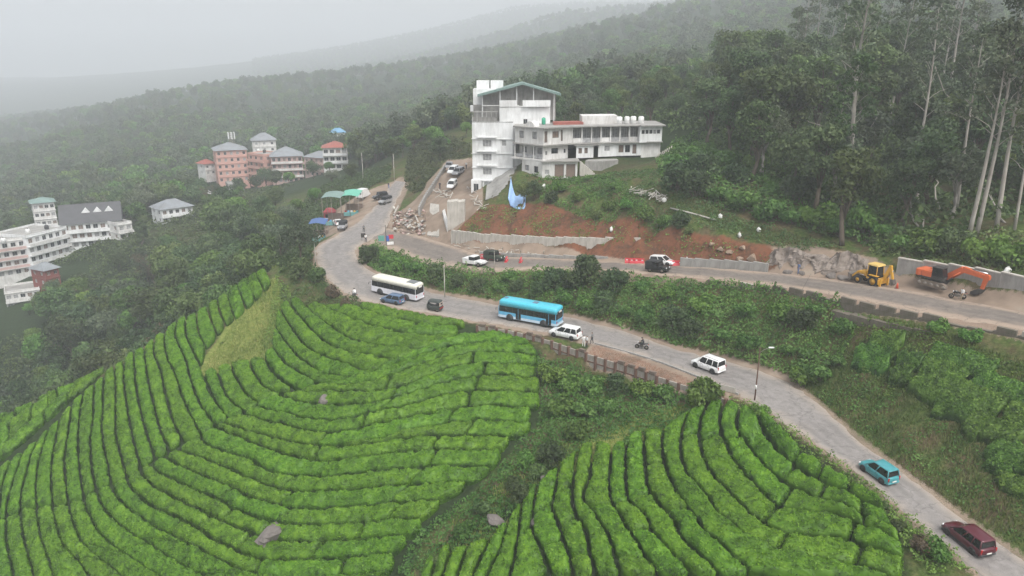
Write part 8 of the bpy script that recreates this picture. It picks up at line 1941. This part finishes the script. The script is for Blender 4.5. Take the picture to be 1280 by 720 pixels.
def rock_face():
    """jagged blasted rock along the far side of the upper road"""
    P = seg_by_px(offset(UA, UB, 1.0, 1), 935, 1100); P = P[np.argsort(P[:, 0])]; S = along(P, 0.28); n, m = len(S), 16
    d = np.gradient(S[:, :2], axis=0); d /= np.linalg.norm(d, axis=1)[:, None]; nb = np.stack([-d[:, 1], d[:, 0]], 1)
    k = np.arange(m) / (m - 1); ht = 3.1 * np.clip(np.minimum(np.arange(n), np.arange(n)[::-1]) / (n * 0.18), 0.15, 1)
    T_, K = np.meshgrid(np.arange(n) * 0.28, k, indexing='ij')
    rid = np.abs(fbm(T_ / 1.6, K * 1.3, seed=5)) * 0.9 + np.abs(fbm(T_ / 0.6, K * 4, seed=7)) * 0.35
    back = K * 1.5 + rid - 0.3
    X = S[:, 0][:, None] + nb[:, 0][:, None] * back; Y = S[:, 1][:, None] + nb[:, 1][:, None] * back
    Z = S[:, 2][:, None] - 0.3 + K * (ht[:, None] + 0.3) * (1 + 0.25 * fbm(T_ / 1.1, K, seed=9)) + 0.15 * fbm(T_ / 0.5, K * 5, seed=11)
    o3 = np.array([S[0, 0], S[0, 1], S[0, 2]])
    X2, Y2 = X[:, -1] + nb[:, 0] * 1.6, Y[:, -1] + nb[:, 1] * 1.6
    V = np.stack([np.column_stack([X, X2]), np.column_stack([Y, Y2]), np.column_stack([Z, H(X2, Y2) - 0.3])], -1); m2 = m + 1
    i = np.arange(n - 1)[:, None] * m2 + np.arange(m2 - 1)[None]; F = np.stack([i, i + m2, i + m2 + 1, i + 1], -1).reshape(-1, 4)
    me = np_mesh('rock_face', V.reshape(-1, 3), F, weathered('rock_face_stone', (0.26, 0.22, 0.19), (0.1, 0.075, 0.055), 0.9, 0.85, bscale=2.5), False)
    X0_, Y0_ = 0, 0
    o = link('rock_face', me); tag(o, 'jagged grey-brown rock face cut beside the upper road', 'rock face')
rock_face()
# --- ruins and rubble by the bend
def rubble():
    x, y, z = ground(512, 282); t = thing('rubble_heap', 'heap of broken bricks and beams beside the bend', 'rubble', (x, y, z)); rng = np.random.default_rng(8)
    mats = [W_PALE, W_GREY, M_PILLAR, W_ROSE, M_ROCKB]
    shared = [MB().box(-0.35, 0.35, -0.2, 0.2, -0.12, 0.12).mesh('brick_lump', m) for m in mats] + [MB().box(-1.1, 1.1, -0.09, 0.09, -0.09, 0.09).mesh('beam', m) for m in (W_PALE, M_SHUT)]
    for i in range(170):
        px, py = rng.uniform(492, 532), 0; f = rng.random(); py = 262 + 30 * f + (px - 492) * 0.1
        gx_, gy_, gz_ = ground(px, py); k = int(rng.integers(5)) if rng.random() < 0.8 else 5 + int(rng.integers(2)); s = rng.uniform(0.5, 1.5)
        o = link('brick_lump' if k < 5 else 'beam', shared[k], t, (gx_ - x, gy_ - y, gz_ - z + 0.1 + rng.random() ** 2 * 0.8)); o.rotation_euler = tuple(rng.uniform(-0.7, 0.7, 2)) + (rng.uniform(0, 6),); o.scale = (s, s, s)
    x, y, z = ground(570, 284); t = thing('concrete_pier', 'tall board-marked concrete pier at the foot of the terrace', 'pier', (x, y, z))
    for i in range(5): MB().box(-1.7 + i * 0.7, -1.02 + i * 0.7, 0 - 0.02 * (i % 2), 2.6, -0.6, 5.0 + 0.08 * (i % 3), bev=0.02).build('pier_panel', W_PALE, t)
    line_wall('ramp_wall', 'ruined stone wall along the ramp above the rubble', [((524, 268), zy(268, 158)), ((532, 252), zy(252, 166)), ((545, 232), zy(232, 174)), ((556, 214), zy(214, 184))], 1.6, W_GREY, 1.3, 0.5)
    x, y, z = ground(540, 296); t = thing('ruined_ramp', 'broken concrete ramp slab leading up from the bend', 'ramp', (x, y, z))
    a = [np.array(ground(*p)) - np.array([x, y, z]) for p in ((534, 296), (549, 298), (549, 258), (538, 256))]
    mb = MB(); mb.hexa([tuple(p + np.array([0, 0, -0.5])) for p in a] + [tuple(p + np.array([0, 0, 0.35])) for p in a]); mb.build('ramp_slab', W_PALE, t)
    a = [np.array(ground(*p)) - np.array([x, y, z]) for p in ((553, 268), (556, 266), (562, 288), (559, 290))]; mb = MB(); mb.hexa([tuple(p + np.array([0, 0, -0.2])) for p in a] + [tuple(p + np.array([0, 0, 0.7])) for p in a]); mb.build('side_beam', W_WHITE2, t)
    def plankheap(label, pts, n, L, seed):
        rng = np.random.default_rng(seed); x, y, z = ground(*pts[0]); t = thing('plank_heap', label, 'planks', (x, y, z)); me = MB().box(-0.5, 0.5, -0.08, 0.08, -0.04, 0.04).mesh('plank', W_PALE)
        for i in range(n):
            f = rng.random() * (len(pts) - 1); k = int(f); f -= k; p = np.array(pts[k]) * (1 - f) + np.array(pts[k + 1]) * f; g = ground(p[0] + rng.normal(0, 3), p[1] + rng.normal(0, 2)); o = link('plank', me, t, (g[0] - x, g[1] - y, g[2] - z + 0.15 + 0.3 * rng.random())); o.rotation_euler = (rng.normal(0, 0.2), rng.normal(0, 0.35), rng.uniform(0, 6)); o.scale = (rng.uniform(0.6, 1.3) * L, 1, 1)
    plankheap('scattered planks and broken slabs on the slope below the hotel end', [(790, 240), (810, 246), (832, 250)], 40, 1.8, 1); plankheap('planks and debris below the tower netting', [(588, 236), (596, 252), (604, 262)], 28, 1.6, 2); plankheap('debris strewn along the foot of the ribbed wall', [(570, 306), (600, 316), (640, 318), (700, 320)], 40, 1.0, 3); plankheap('pieces of timber on the rubble edge of the terrace', [(545, 240), (556, 244), (566, 246)], 22, 1.8, 5)
    t = thing('drain_pipe', 'long pale pipe lying on the terrace above the cut', 'pipe', ground(838, 262)); p0 = np.array(ground(838, 262)); MB().tube([tuple(np.array(ground(a, b)) - p0 + np.array([0, 0, 0.2])) for a, b in ((838, 262), (860, 268), (880, 273), (895, 277))], 0.14, 8).build('pipe_run', W_PALE, t)
    t = thing('site_heap', 'pile of white bags and stones at the end of the concrete wall', 'bags', ground(1248, 352)); 
    for i, (dx, dy) in enumerate(((0, 0), (0.9, 0.3), (-0.8, 0.5), (0.3, 0.9), (1.7, 0.4))): o = link('bag', ROCKS[1], t, (dx, dy, 0.4)); o.scale = (0.55, 0.45, 0.35); o.rotation_euler = (0, 0, i); o.material_slots[0].link = 'OBJECT'; o.material_slots[0].material = M_SACK
rubble()
# --- overhead wires
def wire(label, a, b, sag=0.8):
    a, b = np.array(a), np.array(b); t = thing('overhead_wire', label, 'wire', tuple(a)); MB().tube([tuple((b - a) * f - np.array([0, 0, sag * 4 * f * (1 - f)])) for f in np.linspace(0, 1, 10)], 0.015, 4).build('cable', M_GRIM, t)
l_ = np.array(ground(943, 502)) + np.array([0, 0, 5.6]); wire('thin black wire from the street lamp towards the hedge bank', l_, np.array(ground(700, 376)) + np.array([0, 0, 4.0]), 1.4); wire('second black wire from the street lamp towards the upper road', l_, np.array(ground(1010, 372)) + np.array([0, 0, 3.0]), 0.6)
# ------------------------------------------------------------------ haze
def make_haze():
    m = bpy.data.materials.new('haze_air'); m.use_nodes = True
    nt = m.node_tree; nt.nodes.clear()
    out = nt.nodes.new('ShaderNodeOutputMaterial'); v = nt.nodes.new('ShaderNodeVolumePrincipled')
    v.inputs['Color'].default_value = (0.83, 0.86, 0.90, 1)
    v.inputs['Density'].default_value = HAZE_DENSITY
    v.inputs['Anisotropy'].default_value = 0.1
    nt.links.new(v.outputs[0], out.inputs['Volume'])
    mb = MB().box(-6500, 6500, -400, 5800, -91.6, 298)
    o = mb.build('haze', m)
    tag(o, kind='stuff')
make_haze()
print('script seconds', round(time.time() - T0, 1), 'objects', len(bpy.data.objects))
